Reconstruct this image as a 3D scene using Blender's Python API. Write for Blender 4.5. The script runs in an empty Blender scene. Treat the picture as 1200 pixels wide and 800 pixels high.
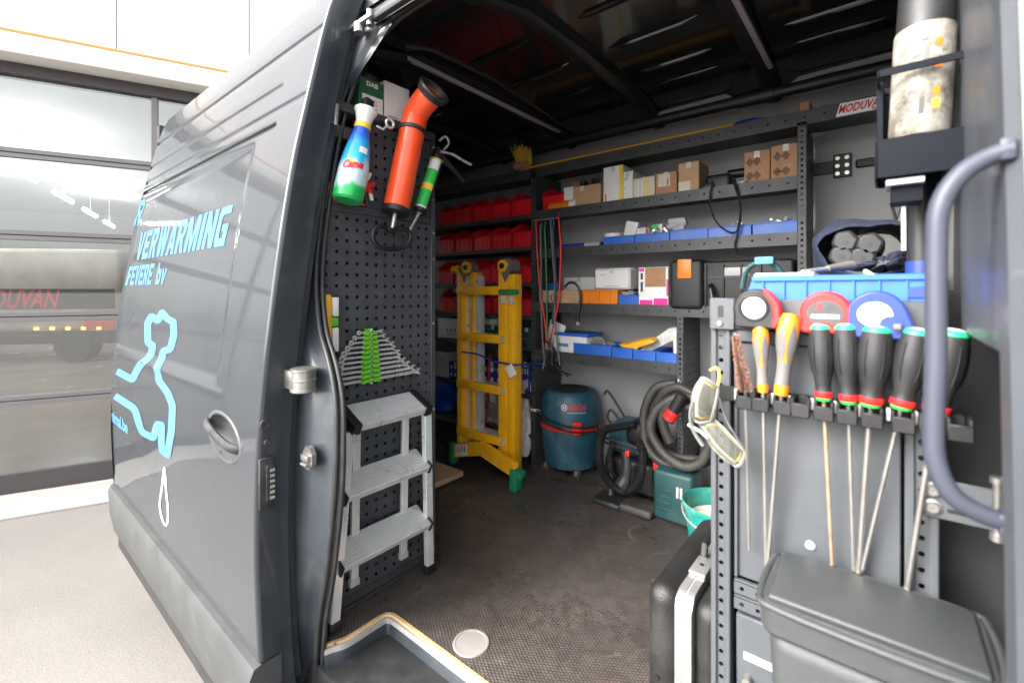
import bpy, bmesh, math, random
from mathutils import Vector, Matrix, Euler
random.seed(7)
S = bpy.context.scene
COL = S.collection
R = math.radians

# ------------------------------------------------------------------ camera
CAM_Z, FOC, PX, PY, YAW = 1.12, 533.0, 600.0, 340.0, R(39.35)
cam = bpy.data.cameras.new('camera')
cam.lens, cam.sensor_width = 16.0, 36.0
cam.shift_y = -0.05
cam.clip_start, cam.clip_end = 0.02, 2000
cam.dof.use_dof = True
cam.dof.focus_distance = 2.3
cam.dof.aperture_fstop = 3.2
cam_o = bpy.data.objects.new('camera', cam)
COL.objects.link(cam_o)
cam_o.location = (0, 0, CAM_Z)
cam_o.rotation_euler = (R(90), 0, YAW)
S.camera = cam_o

# ------------------------------------------------------------------ sky, sun, exposure
SUN_EL, SUN_AZ = 36, 205
w = bpy.data.worlds.new('World'); S.world = w; w.use_nodes = True
nt = w.node_tree; nt.nodes.clear()
sky = nt.nodes.new('ShaderNodeTexSky'); sky.sky_type = 'NISHITA'; sky.sun_disc = False
sky.sun_elevation = R(SUN_EL); sky.sun_rotation = R(SUN_AZ)
sky.air_density = 1.0; sky.dust_density = 4.0; sky.ozone_density = 1.0
hs = nt.nodes.new('ShaderNodeHueSaturation'); hs.inputs['Saturation'].default_value = 0.16
bg = nt.nodes.new('ShaderNodeBackground'); bg.inputs['Strength'].default_value = 0.15
wo = nt.nodes.new('ShaderNodeOutputWorld')
# a broken layer of cloud over the whole sky
tc = nt.nodes.new('ShaderNodeTexCoord'); nz = nt.nodes.new('ShaderNodeTexNoise')
nz.inputs['Scale'].default_value = 3.0; nz.inputs['Detail'].default_value = 6
mr = nt.nodes.new('ShaderNodeMapRange'); mr.inputs[1].default_value = .35; mr.inputs[2].default_value = .7
mr.inputs[3].default_value = .8; mr.inputs[4].default_value = 1.25
mx = nt.nodes.new('ShaderNodeMix'); mx.data_type = 'RGBA'; mx.blend_type = 'MULTIPLY'; mx.inputs[0].default_value = 1
nt.links.new(tc.outputs['Generated'], nz.inputs['Vector']); nt.links.new(nz.outputs[0], mr.inputs[0])
nt.links.new(sky.outputs[0], hs.inputs['Color']); nt.links.new(hs.outputs[0], mx.inputs[6]); nt.links.new(mr.outputs[0], mx.inputs[7])
nt.links.new(mx.outputs[2], bg.inputs[0]); nt.links.new(bg.outputs[0], wo.inputs[0])
sun = bpy.data.lights.new('sun', 'SUN'); sun.energy = 1.5; sun.angle = R(40); sun.color = (1, .96, .9)
sun_o = bpy.data.objects.new('sun', sun); COL.objects.link(sun_o)
sd = Vector((math.sin(R(SUN_AZ)) * math.cos(R(SUN_EL)), math.cos(R(SUN_AZ)) * math.cos(R(SUN_EL)), math.sin(R(SUN_EL))))
sun_o.rotation_euler = (-sd).to_track_quat('-Z', 'Y').to_euler()
sun_o.location = sd * 30
S.view_settings.view_transform = 'Standard'; S.view_settings.look = 'None'
S.view_settings.exposure = 2.28; S.view_settings.gamma = 1; S.view_settings.use_curve_mapping = False
S.cycles.use_denoising = True
S.cycles.max_bounces = 8; S.cycles.diffuse_bounces = 5; S.cycles.glossy_bounces = 4; S.cycles.transparent_max_bounces = 12
S.cycles.use_adaptive_sampling = True; S.cycles.adaptive_threshold = .015

# ------------------------------------------------------------------ measuring aid: a pixel of the 1200x800 photo on a known plane
def ray(px, py):
    k = (px - PX) / FOC
    return Vector((-math.sin(YAW) + math.cos(YAW) * k, math.cos(YAW) + math.sin(YAW) * k, (PY - py) / FOC))
def at(px, py, x=None, y=None, z=None):
    d = ray(px, py)
    t = x / d.x if x is not None else (y / d.y if y is not None else (z - CAM_Z) / d.z)
    return Vector((d.x * t, d.y * t, CAM_Z + d.z * t))

# ------------------------------------------------------------------ mesh builder
class MB:
    def __init__(s): s.v = []; s.f = []
    def add(s, vs, fs, m=None):
        o = len(s.v)
        s.v += [tuple(m @ Vector(p)) if m else tuple(p) for p in vs]
        s.f += [tuple(i + o for i in f) for f in fs]
        return s
    def box(s, x0, x1, y0, y1, z0, z1, m=None):
        vs = [(x, y, z) for z in (z0, z1) for y in (y0, y1) for x in (x0, x1)]
        return s.add(vs, [(0, 2, 3, 1), (4, 5, 7, 6), (0, 1, 5, 4), (2, 6, 7, 3), (0, 4, 6, 2), (1, 3, 7, 5)], m)
    def rbox(s, x0, x1, y0, y1, z0, z1, r=.005, seg=2, m=None, taper=1.0, vonly=False):
        bm = bmesh.new(); bmesh.ops.create_cube(bm, size=1)
        for v in bm.verts:
            k = taper if v.co.z < 0 else 1
            v.co = ((x0 + x1) / 2 + v.co.x * (x1 - x0) * k, (y0 + y1) / 2 + v.co.y * (y1 - y0) * k, (z0 + z1) / 2 + v.co.z * (z1 - z0))
        es = [e for e in bm.edges if not vonly or abs(e.verts[0].co.z - e.verts[1].co.z) > 1e-5]
        bmesh.ops.bevel(bm, geom=es, offset=r, segments=seg, affect='EDGES', profile=.5)
        bm.verts.ensure_lookup_table(); bm.verts.index_update()
        s.add([v.co.copy() for v in bm.verts], [[v.index for v in f.verts] for f in bm.faces], m)
        bm.free(); return s
    def tube(s, pts, r, n=8, closed=False, caps=True, sq=1.0):
        pts = [Vector(p) for p in pts]; N = len(pts)
        rs = r if isinstance(r, (list, tuple)) else [r] * N
        T = []
        for i in range(N):
            a = pts[(i - 1) % N] if closed or i > 0 else pts[0]
            b = pts[(i + 1) % N] if closed or i < N - 1 else pts[-1]
            d = b - a
            T.append(d.normalized() if d.length > 1e-9 else Vector((0, 0, 1)))
        up = Vector((0, 0, 1)) if abs(T[0].z) < .9 else Vector((0, 1, 0))
        nrm = (up - T[0] * up.dot(T[0])).normalized()
        vs = []; fs = []
        for i in range(N):
            if i:
                nrm = (nrm - T[i] * nrm.dot(T[i]))
                nrm = nrm.normalized() if nrm.length > 1e-9 else Vector((1, 0, 0))
            bn = T[i].cross(nrm)
            for j in range(n):
                a = 2 * math.pi * j / n
                vs.append(pts[i] + nrm * (math.cos(a) * rs[i]) + bn * (math.sin(a) * rs[i] * sq))
        for i in range(N if closed else N - 1):
            for j in range(n):
                a, b = i * n + j, i * n + (j + 1) % n
                c, d = ((i + 1) % N) * n + (j + 1) % n, ((i + 1) % N) * n + j
                fs.append((a, b, c, d))
        if caps and not closed:
            fs.append(tuple(range(n - 1, -1, -1))); fs.append(tuple((N - 1) * n + j for j in range(n)))
        return s.add(vs, fs)
    def cyl(s, p0, p1, r0, r1=None, n=16):
        return s.tube([p0, p1], [r0, r0 if r1 is None else r1], n)
    def lathe(s, prof, n=24, m=None, caps=True, a0=0, a1=2 * math.pi):
        full = abs(a1 - a0 - 2 * math.pi) < 1e-6
        cols = n if full else n + 1
        vs = [(r * math.cos(a0 + (a1 - a0) * j / n), r * math.sin(a0 + (a1 - a0) * j / n), z) for r, z in prof for j in range(cols)]
        fs = []
        for i in range(len(prof) - 1):
            for j in range(n):
                j2 = (j + 1) % cols
                fs.append((i * cols + j, i * cols + j2, (i + 1) * cols + j2, (i + 1) * cols + j))
        if caps and full:
            fs.append(tuple(range(cols - 1, -1, -1))); fs.append(tuple((len(prof) - 1) * cols + j for j in range(cols)))
        return s.add(vs, fs, m)
    def prism(s, poly, h, m=None, h0=0):
        n = len(poly)
        vs = [(x, y, h0) for x, y in poly] + [(x, y, h0 + h) for x, y in poly]
        return s.add(vs, [tuple(range(n - 1, -1, -1)), tuple(range(n, 2 * n))] + [(i, (i + 1) % n, n + (i + 1) % n, n + i) for i in range(n)], m)
    def surf(s, fn, us, vs_):
        vs = [fn(u, v) for v in vs_ for u in us]; n = len(us)
        return s.add(vs, [(j * n + i, j * n + i + 1, (j + 1) * n + i + 1, (j + 1) * n + i) for j in range(len(vs_) - 1) for i in range(n - 1)])
    def plate(s, o, u, v, nu, nv, pu, pv, hole, skip=None, depth=.0025, round_=False):
        """a sheet of nu x nv cells, each with a square punched hole"""
        o, u, v = Vector(o), Vector(u), Vector(v); nn = u.cross(v).normalized() * depth
        for i in range(nu):
            for j in range(nv):
                c = o + u * (i * pu) + v * (j * pv)
                O = [c, c + u * pu, c + u * pu + v * pv, c + v * pv]
                if skip and skip(i, j): s.add(O, [(0, 1, 2, 3)]); continue
                m = c + u * pu / 2 + v * pv / 2; h = hole / 2
                if round_:
                    I = [m + u * (h * math.cos(a)) + v * (h * math.sin(a)) for a in [R(225 + 45 * k) for k in range(8)]]
                    J = [p - nn for p in I]
                    s.add(O + I + J, [(0, 1, 6, 5, 4), (1, 2, 8, 7, 6), (2, 3, 10, 9, 8), (3, 0, 4, 11, 10)] + [(4 + k, 4 + (k + 1) % 8, 12 + (k + 1) % 8, 12 + k) for k in range(8)])
                else:
                    I = [m - u * h - v * h, m + u * h - v * h, m + u * h + v * h, m - u * h + v * h]
                    J = [p - nn for p in I]
                    s.add(O + I + J, [(0, 1, 5, 4), (1, 2, 6, 5), (2, 3, 7, 6), (3, 0, 4, 7), (4, 5, 9, 8), (5, 6, 10, 9), (6, 7, 11, 10), (7, 4, 8, 11)])
        return s
    def mapv(s, fn, start=0):
        for i in range(start, len(s.v)): s.v[i] = tuple(fn(Vector(s.v[i])))
        return s

def mesh_obj(name, mb, m, off=None, angle=38, bevel=0, solid=0, sub=0):
    me = bpy.data.meshes.new(name)
    me.from_pydata([tuple(Vector(p) - off) for p in mb.v] if off is not None else mb.v, [], mb.f)
    me.update()
    bm = bmesh.new(); bm.from_mesh(me); bmesh.ops.recalc_face_normals(bm, faces=bm.faces); bm.to_mesh(me); bm.free()
    me.polygons.foreach_set('use_smooth', [True] * len(me.polygons))
    me.set_sharp_from_angle(angle=R(angle))
    me.materials.append(m)
    o = bpy.data.objects.new(name, me); COL.objects.link(o)
    if solid:
        k = o.modifiers.new('solid', 'SOLIDIFY'); k.thickness = solid; k.offset = 0
    if bevel:
        k = o.modifiers.new('bevel', 'BEVEL'); k.width = bevel; k.segments = 2; k.limit_method = 'ANGLE'; k.angle_limit = R(40)
    if sub:
        k = o.modifiers.new('sub', 'SUBSURF'); k.levels = sub; k.render_levels = sub
    return o

class Thing:
    """an Empty at the base of a thing; parts given in world coordinates (or in its own frame when it is turned)"""
    def __init__(s, name, label, cat, loc=(0, 0, 0), rot=None, group=None, kind=None):
        s.o = bpy.data.objects.new(name, None); COL.objects.link(s.o)
        s.o.empty_display_size = .02
        s.o.location = loc; s.off = Vector(loc); s.local = rot is not None
        if rot: s.o.rotation_euler = rot
        if label: s.o['label'] = label
        if cat: s.o['category'] = cat
        if group: s.o['group'] = group
        if kind: s.o['kind'] = kind
    def part(s, name, mb, m, parent=None, label=None, **k):
        o = mesh_obj(name, mb, m, None if s.local else s.off, **k)
        o.parent = parent or s.o
        if label: o['label'] = label
        return o

def one(name, label, cat, mb, m, group=None, kind=None, loc=None, **k):
    """a thing that is one mesh"""
    if loc is None:
        xs, ys, zs = zip(*mb.v)
        loc = Vector(((min(xs) + max(xs)) / 2, (min(ys) + max(ys)) / 2, min(zs)))
    o = mesh_obj(name, mb, m, Vector(loc), **k); o.location = loc
    if label: o['label'] = label
    if cat: o['category'] = cat
    if group: o['group'] = group
    if kind: o['kind'] = kind
    return o

_tx = {}
def text2d(body, size=1.0, shear=0.0, weight=0.0, spacing=1.0):
    c = bpy.data.curves.new('lettering', 'FONT'); c.body = body; c.size = size; c.shear = shear; c.offset = weight; c.space_character = spacing
    c.resolution_u = 3; c.fill_mode = 'FRONT'
    o = bpy.data.objects.new('lettering', c)
    me = bpy.data.meshes.new_from_object(o)
    vs = [v.co.copy() for v in me.vertices]; fs = [tuple(p.vertices) for p in me.polygons]
    bpy.data.objects.remove(o); bpy.data.curves.remove(c); bpy.data.meshes.remove(me)
    x0, x1 = min(v.x for v in vs), max(v.x for v in vs); y0, y1 = min(v.y for v in vs), max(v.y for v in vs)
    return [((v.x - x0) / (x1 - x0), (v.y - y0) / (y1 - y0)) for v in vs], fs
def text_on(body, fn, **k):
    """lettering laid out in the unit square and carried onto a surface by fn(u, v)"""
    uv, fs = text2d(body, **k); mb = MB(); mb.add([fn(u, v) for u, v in uv], fs); return mb
def stroke(pts, wd, closed=False):
    """a mitred ribbon of 2-D points; returns rows of (left, right)"""
    P = [Vector((a, b)) for a, b in pts]; n = len(P); out = []
    for i in range(n):
        a = P[(i - 1) % n] if closed or i else None; b = P[(i + 1) % n] if closed or i < n - 1 else None
        d1 = (P[i] - a).normalized() if a is not None else None; d2 = (b - P[i]).normalized() if b is not None else None
        d1 = d1 or d2; d2 = d2 or d1
        n1 = Vector((-d1.y, d1.x)); n2 = Vector((-d2.y, d2.x)); m = n1 + n2
        m = m.normalized() if m.length > .2 else n1
        k = wd / 2 / max(.5, m.dot(n1))
        out.append((P[i] + m * k, P[i] - m * k))
    return out

def smooth(pts, n=6, closed=False):
    """Catmull-Rom through the points"""
    P = [Vector(p) for p in pts]; N = len(P); out = []
    for i in range(N if closed else N - 1):
        g = (lambda k: P[k % N]) if closed else (lambda k: P[max(0, min(N - 1, k))])
        a, b, c, d = g(i - 1), g(i), g(i + 1), g(i + 2)
        for j in range(n):
            t = j / n
            out.append(.5 * ((2 * b) + (c - a) * t + (2 * a - 5 * b + 4 * c - d) * t * t + (3 * b - a - 3 * c + d) * t ** 3))
    if not closed: out.append(P[-1].copy())
    return out
def chaikin(pts, it=2):
    for _ in range(it):
        out = [pts[0]]
        for a, b in zip(pts, pts[1:]):
            out += [(a[0] * .9 + b[0] * .1, a[1] * .9 + b[1] * .1), (a[0] * .1 + b[0] * .9, a[1] * .1 + b[1] * .9)]
        pts = out + [pts[-1]]
    return pts
def helix_corr(pts, r, amp, step):
    """resample a path and give it the ribs of a corrugated hose"""
    P = [Vector(p) for p in pts]; out = []; acc = 0.0
    L = [0]
    for a, b in zip(P, P[1:]): L.append(L[-1] + (b - a).length)
    n = int(L[-1] / step); i = 0
    for k in range(n + 1):
        s_ = L[-1] * k / n
        while i < len(P) - 2 and L[i + 1] < s_: i += 1
        t = (s_ - L[i]) / max(1e-9, L[i + 1] - L[i]); out.append(P[i].lerp(P[i + 1], min(1, t)))
    return out, [r + (amp if k % 2 else -amp) for k in range(n + 1)]
def trs(loc=(0, 0, 0), rot=(0, 0, 0), sc=1):
    return Matrix.Translation(Vector(loc)) @ Euler(rot).to_matrix().to_4x4() @ Matrix.Scale(sc, 4)
def align(p0, p1):
    """frame whose z axis runs from p0 to p1, origin p0"""
    p0, p1 = Vector(p0), Vector(p1)
    return Matrix.Translation(p0) @ (p1 - p0).to_track_quat('Z', 'X').to_matrix().to_4x4()

# ------------------------------------------------------------------ materials
def nodes(name):
    m = bpy.data.materials.new(name); m.use_nodes = True
    t = m.node_tree; return m, t, t.nodes['Principled BSDF']
def mat(name, col, rough=.5, metal=0, var=.12, scale=9, bump=0, bscale=120, coat=0, dirt=0, dirtcol=(.20, .17, .14), spec=.5, dscale=5, sss=0):
    m, t, b = nodes(name); L = t.links.new; N = t.nodes.new
    tc = N('ShaderNodeTexCoord')
    n1 = N('ShaderNodeTexNoise'); n1.inputs['Scale'].default_value = scale; n1.inputs['Detail'].default_value = 5; n1.inputs['Roughness'].default_value = .6
    L(tc.outputs['Object'], n1.inputs['Vector'])
    cr = N('ShaderNodeMapRange'); cr.inputs[1].default_value = .3; cr.inputs[2].default_value = .7; cr.inputs[3].default_value = 1 - var; cr.inputs[4].default_value = 1 + var
    L(n1.outputs[0], cr.inputs[0])
    mx = N('ShaderNodeMix'); mx.data_type = 'RGBA'; mx.blend_type = 'MULTIPLY'; mx.inputs[0].default_value = 1
    mx.inputs[6].default_value = (*col, 1); L(cr.outputs[0], mx.inputs[7]); out = mx.outputs[2]
    rr = N('ShaderNodeMapRange'); rr.inputs[1].default_value = .3; rr.inputs[2].default_value = .7; rr.inputs[3].default_value = max(.02, rough * .85); rr.inputs[4].default_value = min(1, rough * 1.15)
    L(n1.outputs[0], rr.inputs[0]); rout = rr.outputs[0]
    if dirt:
        n2 = N('ShaderNodeTexNoise'); n2.inputs['Scale'].default_value = dscale; n2.inputs['Detail'].default_value = 9; n2.inputs['Roughness'].default_value = .72
        L(tc.outputs['Object'], n2.inputs['Vector'])
        dr = N('ShaderNodeMapRange'); dr.inputs[1].default_value = .5; dr.inputs[2].default_value = .75; dr.inputs[3].default_value = 0; dr.inputs[4].default_value = dirt
        L(n2.outputs[0], dr.inputs[0])
        m2 = N('ShaderNodeMix'); m2.data_type = 'RGBA'; L(dr.outputs[0], m2.inputs[0]); L(out, m2.inputs[6]); m2.inputs[7].default_value = (*dirtcol, 1); out = m2.outputs[2]
        m3 = N('ShaderNodeMix'); L(dr.outputs[0], m3.inputs[0]); L(rout, m3.inputs[2]); m3.inputs[3].default_value = .8; rout = m3.outputs[0]
    L(out, b.inputs['Base Color']); L(rout, b.inputs['Roughness'])
    b.inputs['Metallic'].default_value = metal; b.inputs['Specular IOR Level'].default_value = spec
    if coat: b.inputs['Coat Weight'].default_value = coat; b.inputs['Coat Roughness'].default_value = .04
    if bump:
        n3 = N('ShaderNodeTexNoise'); n3.inputs['Scale'].default_value = bscale; n3.inputs['Detail'].default_value = 4
        L(tc.outputs['Object'], n3.inputs['Vector'])
        bp = N('ShaderNodeBump'); bp.inputs['Strength'].default_value = bump; bp.inputs['Distance'].default_value = .01
        L(n3.outputs[0], bp.inputs['Height']); L(bp.outputs[0], b.inputs['Normal'])
    return m
def clear(name, col, rough=.15, alpha=.35, mirror=False):
    """thin clear plastic or glass: part lets through, part mirrors"""
    m, t, b = nodes(name); L = t.links.new; N = t.nodes.new
    tr = N('ShaderNodeBsdfTransparent'); tr.inputs[0].default_value = (*col, 1)
    mx = N('ShaderNodeMixShader'); b.inputs['Base Color'].default_value = (*col, 1); b.inputs['Roughness'].default_value = rough
    if mirror:
        b = N('ShaderNodeBsdfGlossy'); b.inputs[0].default_value = (.9, .92, .92, 1); b.inputs['Roughness'].default_value = rough
    lw = N('ShaderNodeLayerWeight'); lw.inputs[0].default_value = .25
    ad = N('ShaderNodeMath'); ad.operation = 'ADD'; ad.use_clamp = True; ad.inputs[1].default_value = alpha
    L(lw.outputs['Fresnel'], ad.inputs[0]); L(ad.outputs[0], mx.inputs[0]); L(tr.outputs[0], mx.inputs[1]); L(b.outputs[0], mx.inputs[2])
    L(mx.outputs[0], t.nodes['Material Output'].inputs[0]); return m

M = {}
M['paint'] = mat('van_paint', (.036, .040, .046), .5, .0, var=.05, scale=2, spec=.15, coat=.8, dirt=.08, dirtcol=(.10, .095, .09), dscale=3)
M['paint_in'] = mat('van_paint_inside', (.034, .041, .050), .38, .1, var=.1, coat=.25, dirt=.3, dirtcol=(.14, .13, .12), dscale=7)
M['paint_light'] = mat('van_paint_pillar', (.055, .060, .070), .5, .0, var=.05, coat=.08)
M['trim'] = mat('grey_trim_plastic', (.052, .055, .056), .52, 0, var=.08, bump=.12, bscale=900, dirt=.15, dscale=4)
M['rubber'] = mat('black_rubber', (.022, .022, .023), .48, var=.2, dirt=.3, dirtcol=(.09, .085, .08), dscale=14)
M['black'] = mat('black_plastic', (.010, .010, .011), .45, var=.2, dirt=.25, dirtcol=(.045, .043, .04))
M['blackdirty'] = mat('dusty_black_plastic', (.020, .020, .021), .5, var=.25, dirt=.6, dirtcol=(.11, .10, .09), dscale=9)
M['charcoal'] = mat('charcoal_sheet_steel', (.043, .044, .047), .46, .0, var=.12, bump=.06, bscale=500, dirt=.25, dirtcol=(.085, .08, .075), dscale=6)
M['perf'] = mat('anthracite_sheet_steel', (.052, .056, .064), .46, 0, var=.1, bump=.05, bscale=500, dirt=.3, dirtcol=(.12, .12, .12), dscale=9)
M['greysteel'] = mat('grey_powder_coat', (.064, .069, .077), .5, 0, var=.07, bump=.06, bscale=700, dirt=.22, dirtcol=(.13, .13, .13), dscale=8)
M['wall'] = mat('grey_wall_lining', (.33, .335, .34), .6, 0, var=.06, scale=3, dirt=.15)
M['wallstrip'] = mat('light_grey_frame', (.30, .30, .30), .5, 0, var=.08)
M['roof'] = mat('gloss_black_roof', (.010, .010, .011), .14, 0, var=.3, scale=2, coat=.3)
M['roofrib'] = mat('black_rib', (.011, .011, .012), .4, 0, var=.2)
M['alu'] = mat('aluminium', (.80, .80, .80), .3, .45, var=.08, scale=14, bump=.04, bscale=300, dirt=.12, dirtcol=(.33, .32, .30), dscale=10)
M['alu2'] = mat('bright_aluminium', (.70, .70, .69), .28, .5, var=.08, dirt=.2, dirtcol=(.4, .39, .37))
M['steel'] = mat('steel', (.58, .58, .58), .28, .6, var=.1, scale=20)
M['rodsteel'] = mat('tool_steel', (.50, .48, .45), .32, .85, var=.12, scale=30, dirt=.3, dirtcol=(.35, .22, .13), dscale=9)
M['rustrod'] = mat('rusty_steel', (.48, .33, .22), .45, .6, var=.25, scale=30)
M['yellow'] = mat('yellow_lacquer', (.92, .46, .008), .42, 0, var=.08, coat=.2, dirt=.4, dirtcol=(.38, .22, .06), dscale=12)
M['yellow2'] = mat('yellow_plastic', (.80, .40, .03), .45, var=.1)
M['green'] = mat('green_plastic', (.01, .20, .085), .45, var=.12, dirt=.2)
M['limegreen'] = mat('lime_plastic', (.12, .46, .015), .4, var=.1)
M['capgreen'] = mat('green_cap', (.02, .42, .18), .4, var=.08)
M['red'] = mat('red_bin_plastic', (.70, .014, .022), .36, var=.12, dirt=.12, dirtcol=(.3, .1, .08), dscale=9)
M['red2'] = mat('red_plastic', (.66, .02, .02), .4, var=.08)
M['orange'] = mat('orange_red_pvc', (.86, .085, .022), .32, var=.05, coat=.2, dirt=.15, dirtcol=(.5, .12, .06), dscale=8)
M['orange2'] = mat('orange_plastic', (.72, .20, .012), .42, var=.08)
M['blue'] = mat('blue_bin_plastic', (.02, .115, .48), .4, var=.08, dirt=.15, dirtcol=(.15, .2, .35))
M['bluedeep'] = mat('deep_blue_plastic', (.02, .045, .24), .4, var=.1)
M['bluecloth'] = mat('blue_sheet', (.01, .05, .28), .45, var=.25, bump=.5, bscale=25)
M['navy'] = mat('navy_cloth', (.010, .015, .036), .9, var=.35, scale=30, bump=.6, bscale=55)
M['teal'] = mat('teal_blue_plastic', (.020, .080, .118), .42, var=.15, dirt=.75, dirtcol=(.13, .165, .18), dscale=8)
M['tealbox'] = mat('petrol_green_plastic', (.010, .055, .058), .5, var=.15, dirt=.5, dirtcol=(.10, .12, .115), dscale=8)
M['bucket'] = mat('sea_green_bucket', (.012, .19, .155), .42, var=.1, dirt=.45, dirtcol=(.3, .45, .4), dscale=7)
M['cyan'] = mat('cyan_vinyl', (.085, .215, .40), .6, var=.03, spec=.08)
M['whitevinyl'] = mat('white_vinyl', (.75, .75, .75), .6, var=.03, spec=.2)
M['white'] = mat('white_card', (.74, .73, .71), .6, var=.06, dirt=.15, dirtcol=(.4, .37, .33))
M['cream'] = mat('cream_card', (.60, .55, .45), .6, var=.06, dirt=.12, dirtcol=(.4, .35, .28))
M['whitepl'] = mat('white_plastic', (.75, .75, .74), .4, var=.04)
M['card'] = mat('cardboard', (.46, .28, .16), .75, var=.12, scale=14, bump=.1, bscale=200, dirt=.2, dirtcol=(.22, .13, .07))
M['card2'] = mat('brown_cardboard', (.38, .20, .10), .7, var=.15, scale=12, dirt=.2, dirtcol=(.15, .08, .04))
M['magenta'] = mat('magenta_print', (.72, .012, .30), .5, var=.05)
M['print'] = mat('dark_print', (.05, .05, .055), .6, var=.1)
M['redprint'] = mat('red_print', (.62, .02, .03), .5, var=.05)
M['greyprint'] = mat('grey_print', (.32, .32, .33), .6, var=.05)
M['greenprint'] = mat('green_print', (.02, .12, .05), .5, var=.1)
M['lightgreen'] = mat('bright_green_print', (.03, .50, .08), .45, var=.06)
M['yellowprint'] = mat('yellow_print', (.8, .55, .05), .5, var=.06)
M['poly'] = clear('clear_polythene', (.62, .62, .60), .3, .25)
M['lens'] = clear('scratched_lens', (.72, .72, .66), .15, .04)
M['glass'] = clear('door_glass', (.90, .92, .92), .02, .10, True)
M['greyhandle'] = mat('grey_soft_grip', (.13, .125, .12), .6, var=.1)
M['darkgrip'] = mat('charcoal_grip', (.017, .017, .018), .5, var=.15, dirt=.35, dirtcol=(.055, .053, .05), dscale=12)
M['hose'] = mat('dusty_grey_hose', (.036, .033, .030), .55, var=.25, scale=20, dirt=.5, dirtcol=(.12, .108, .095), dscale=9)
M['hoseb'] = mat('black_ribbed_hose', (.02, .02, .021), .45, var=.2, dirt=.4, dirtcol=(.1, .095, .09))
M['binlid'] = mat('grey_bin_plastic', (.044, .048, .049), .46, var=.06, bump=.15, bscale=600, dirt=.3, dirtcol=(.085, .085, .085), dscale=9)
M['handle'] = mat('grey_handle_plastic', (.042, .047, .066), .5, var=.06)
M['case'] = mat('black_case_shell', (.014, .0135, .013), .45, var=.2, bump=.25, bscale=350, dirt=.3, dirtcol=(.08, .075, .07), dscale=6)
M['wood'] = mat('plywood_edge', (.62, .40, .20), .6, var=.25, scale=20, dirt=.3, dirtcol=(.35, .25, .15), dscale=14)
M['sealant'] = mat('dirty_sealant', (.33, .32, .30), .65, var=.15, dirt=.6, dirtcol=(.2, .19, .18), dscale=16)
M['plank'] = mat('raw_board', (.52, .36, .24), .6, var=.1, scale=8)
M['bristle'] = mat('yellow_bristle', (.62, .38, .02), .6, var=.2)
M['copper'] = mat('brown_wire_brush', (.20, .10, .065), .6, .3, var=.3)
M['dirtyfoam'] = None
M['tape_grey'] = mat('grey_sticker', (.42, .42, .43), .5, var=.1)
M['bag'] = mat('milky_bag', (.55, .54, .51), .35, var=.18, scale=25, bump=.5, bscale=30)
M['tray'] = mat('black_step_plastic', (.005, .005, .0055), .45, var=.2, spec=.25, dirt=.2, dirtcol=(.02, .019, .018), dscale=12)
M['hardware'] = mat('dull_zinc_hardware', (.34, .33, .31), .35, .8, var=.2, scale=25, dirt=.3, dirtcol=(.2, .19, .18), dscale=12)
M['aluband'] = mat('brushed_aluminium_band', (.36, .36, .35), .3, .6, var=.1, dirt=.25, dirtcol=(.3, .29, .27))
M['skin_lit'] = mat('sky_lit_van_paint', (.15, .147, .14), .5, .0, var=.04, coat=.2)  # van paint lightened: sky brightness on the outer strip put into its colour

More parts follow.
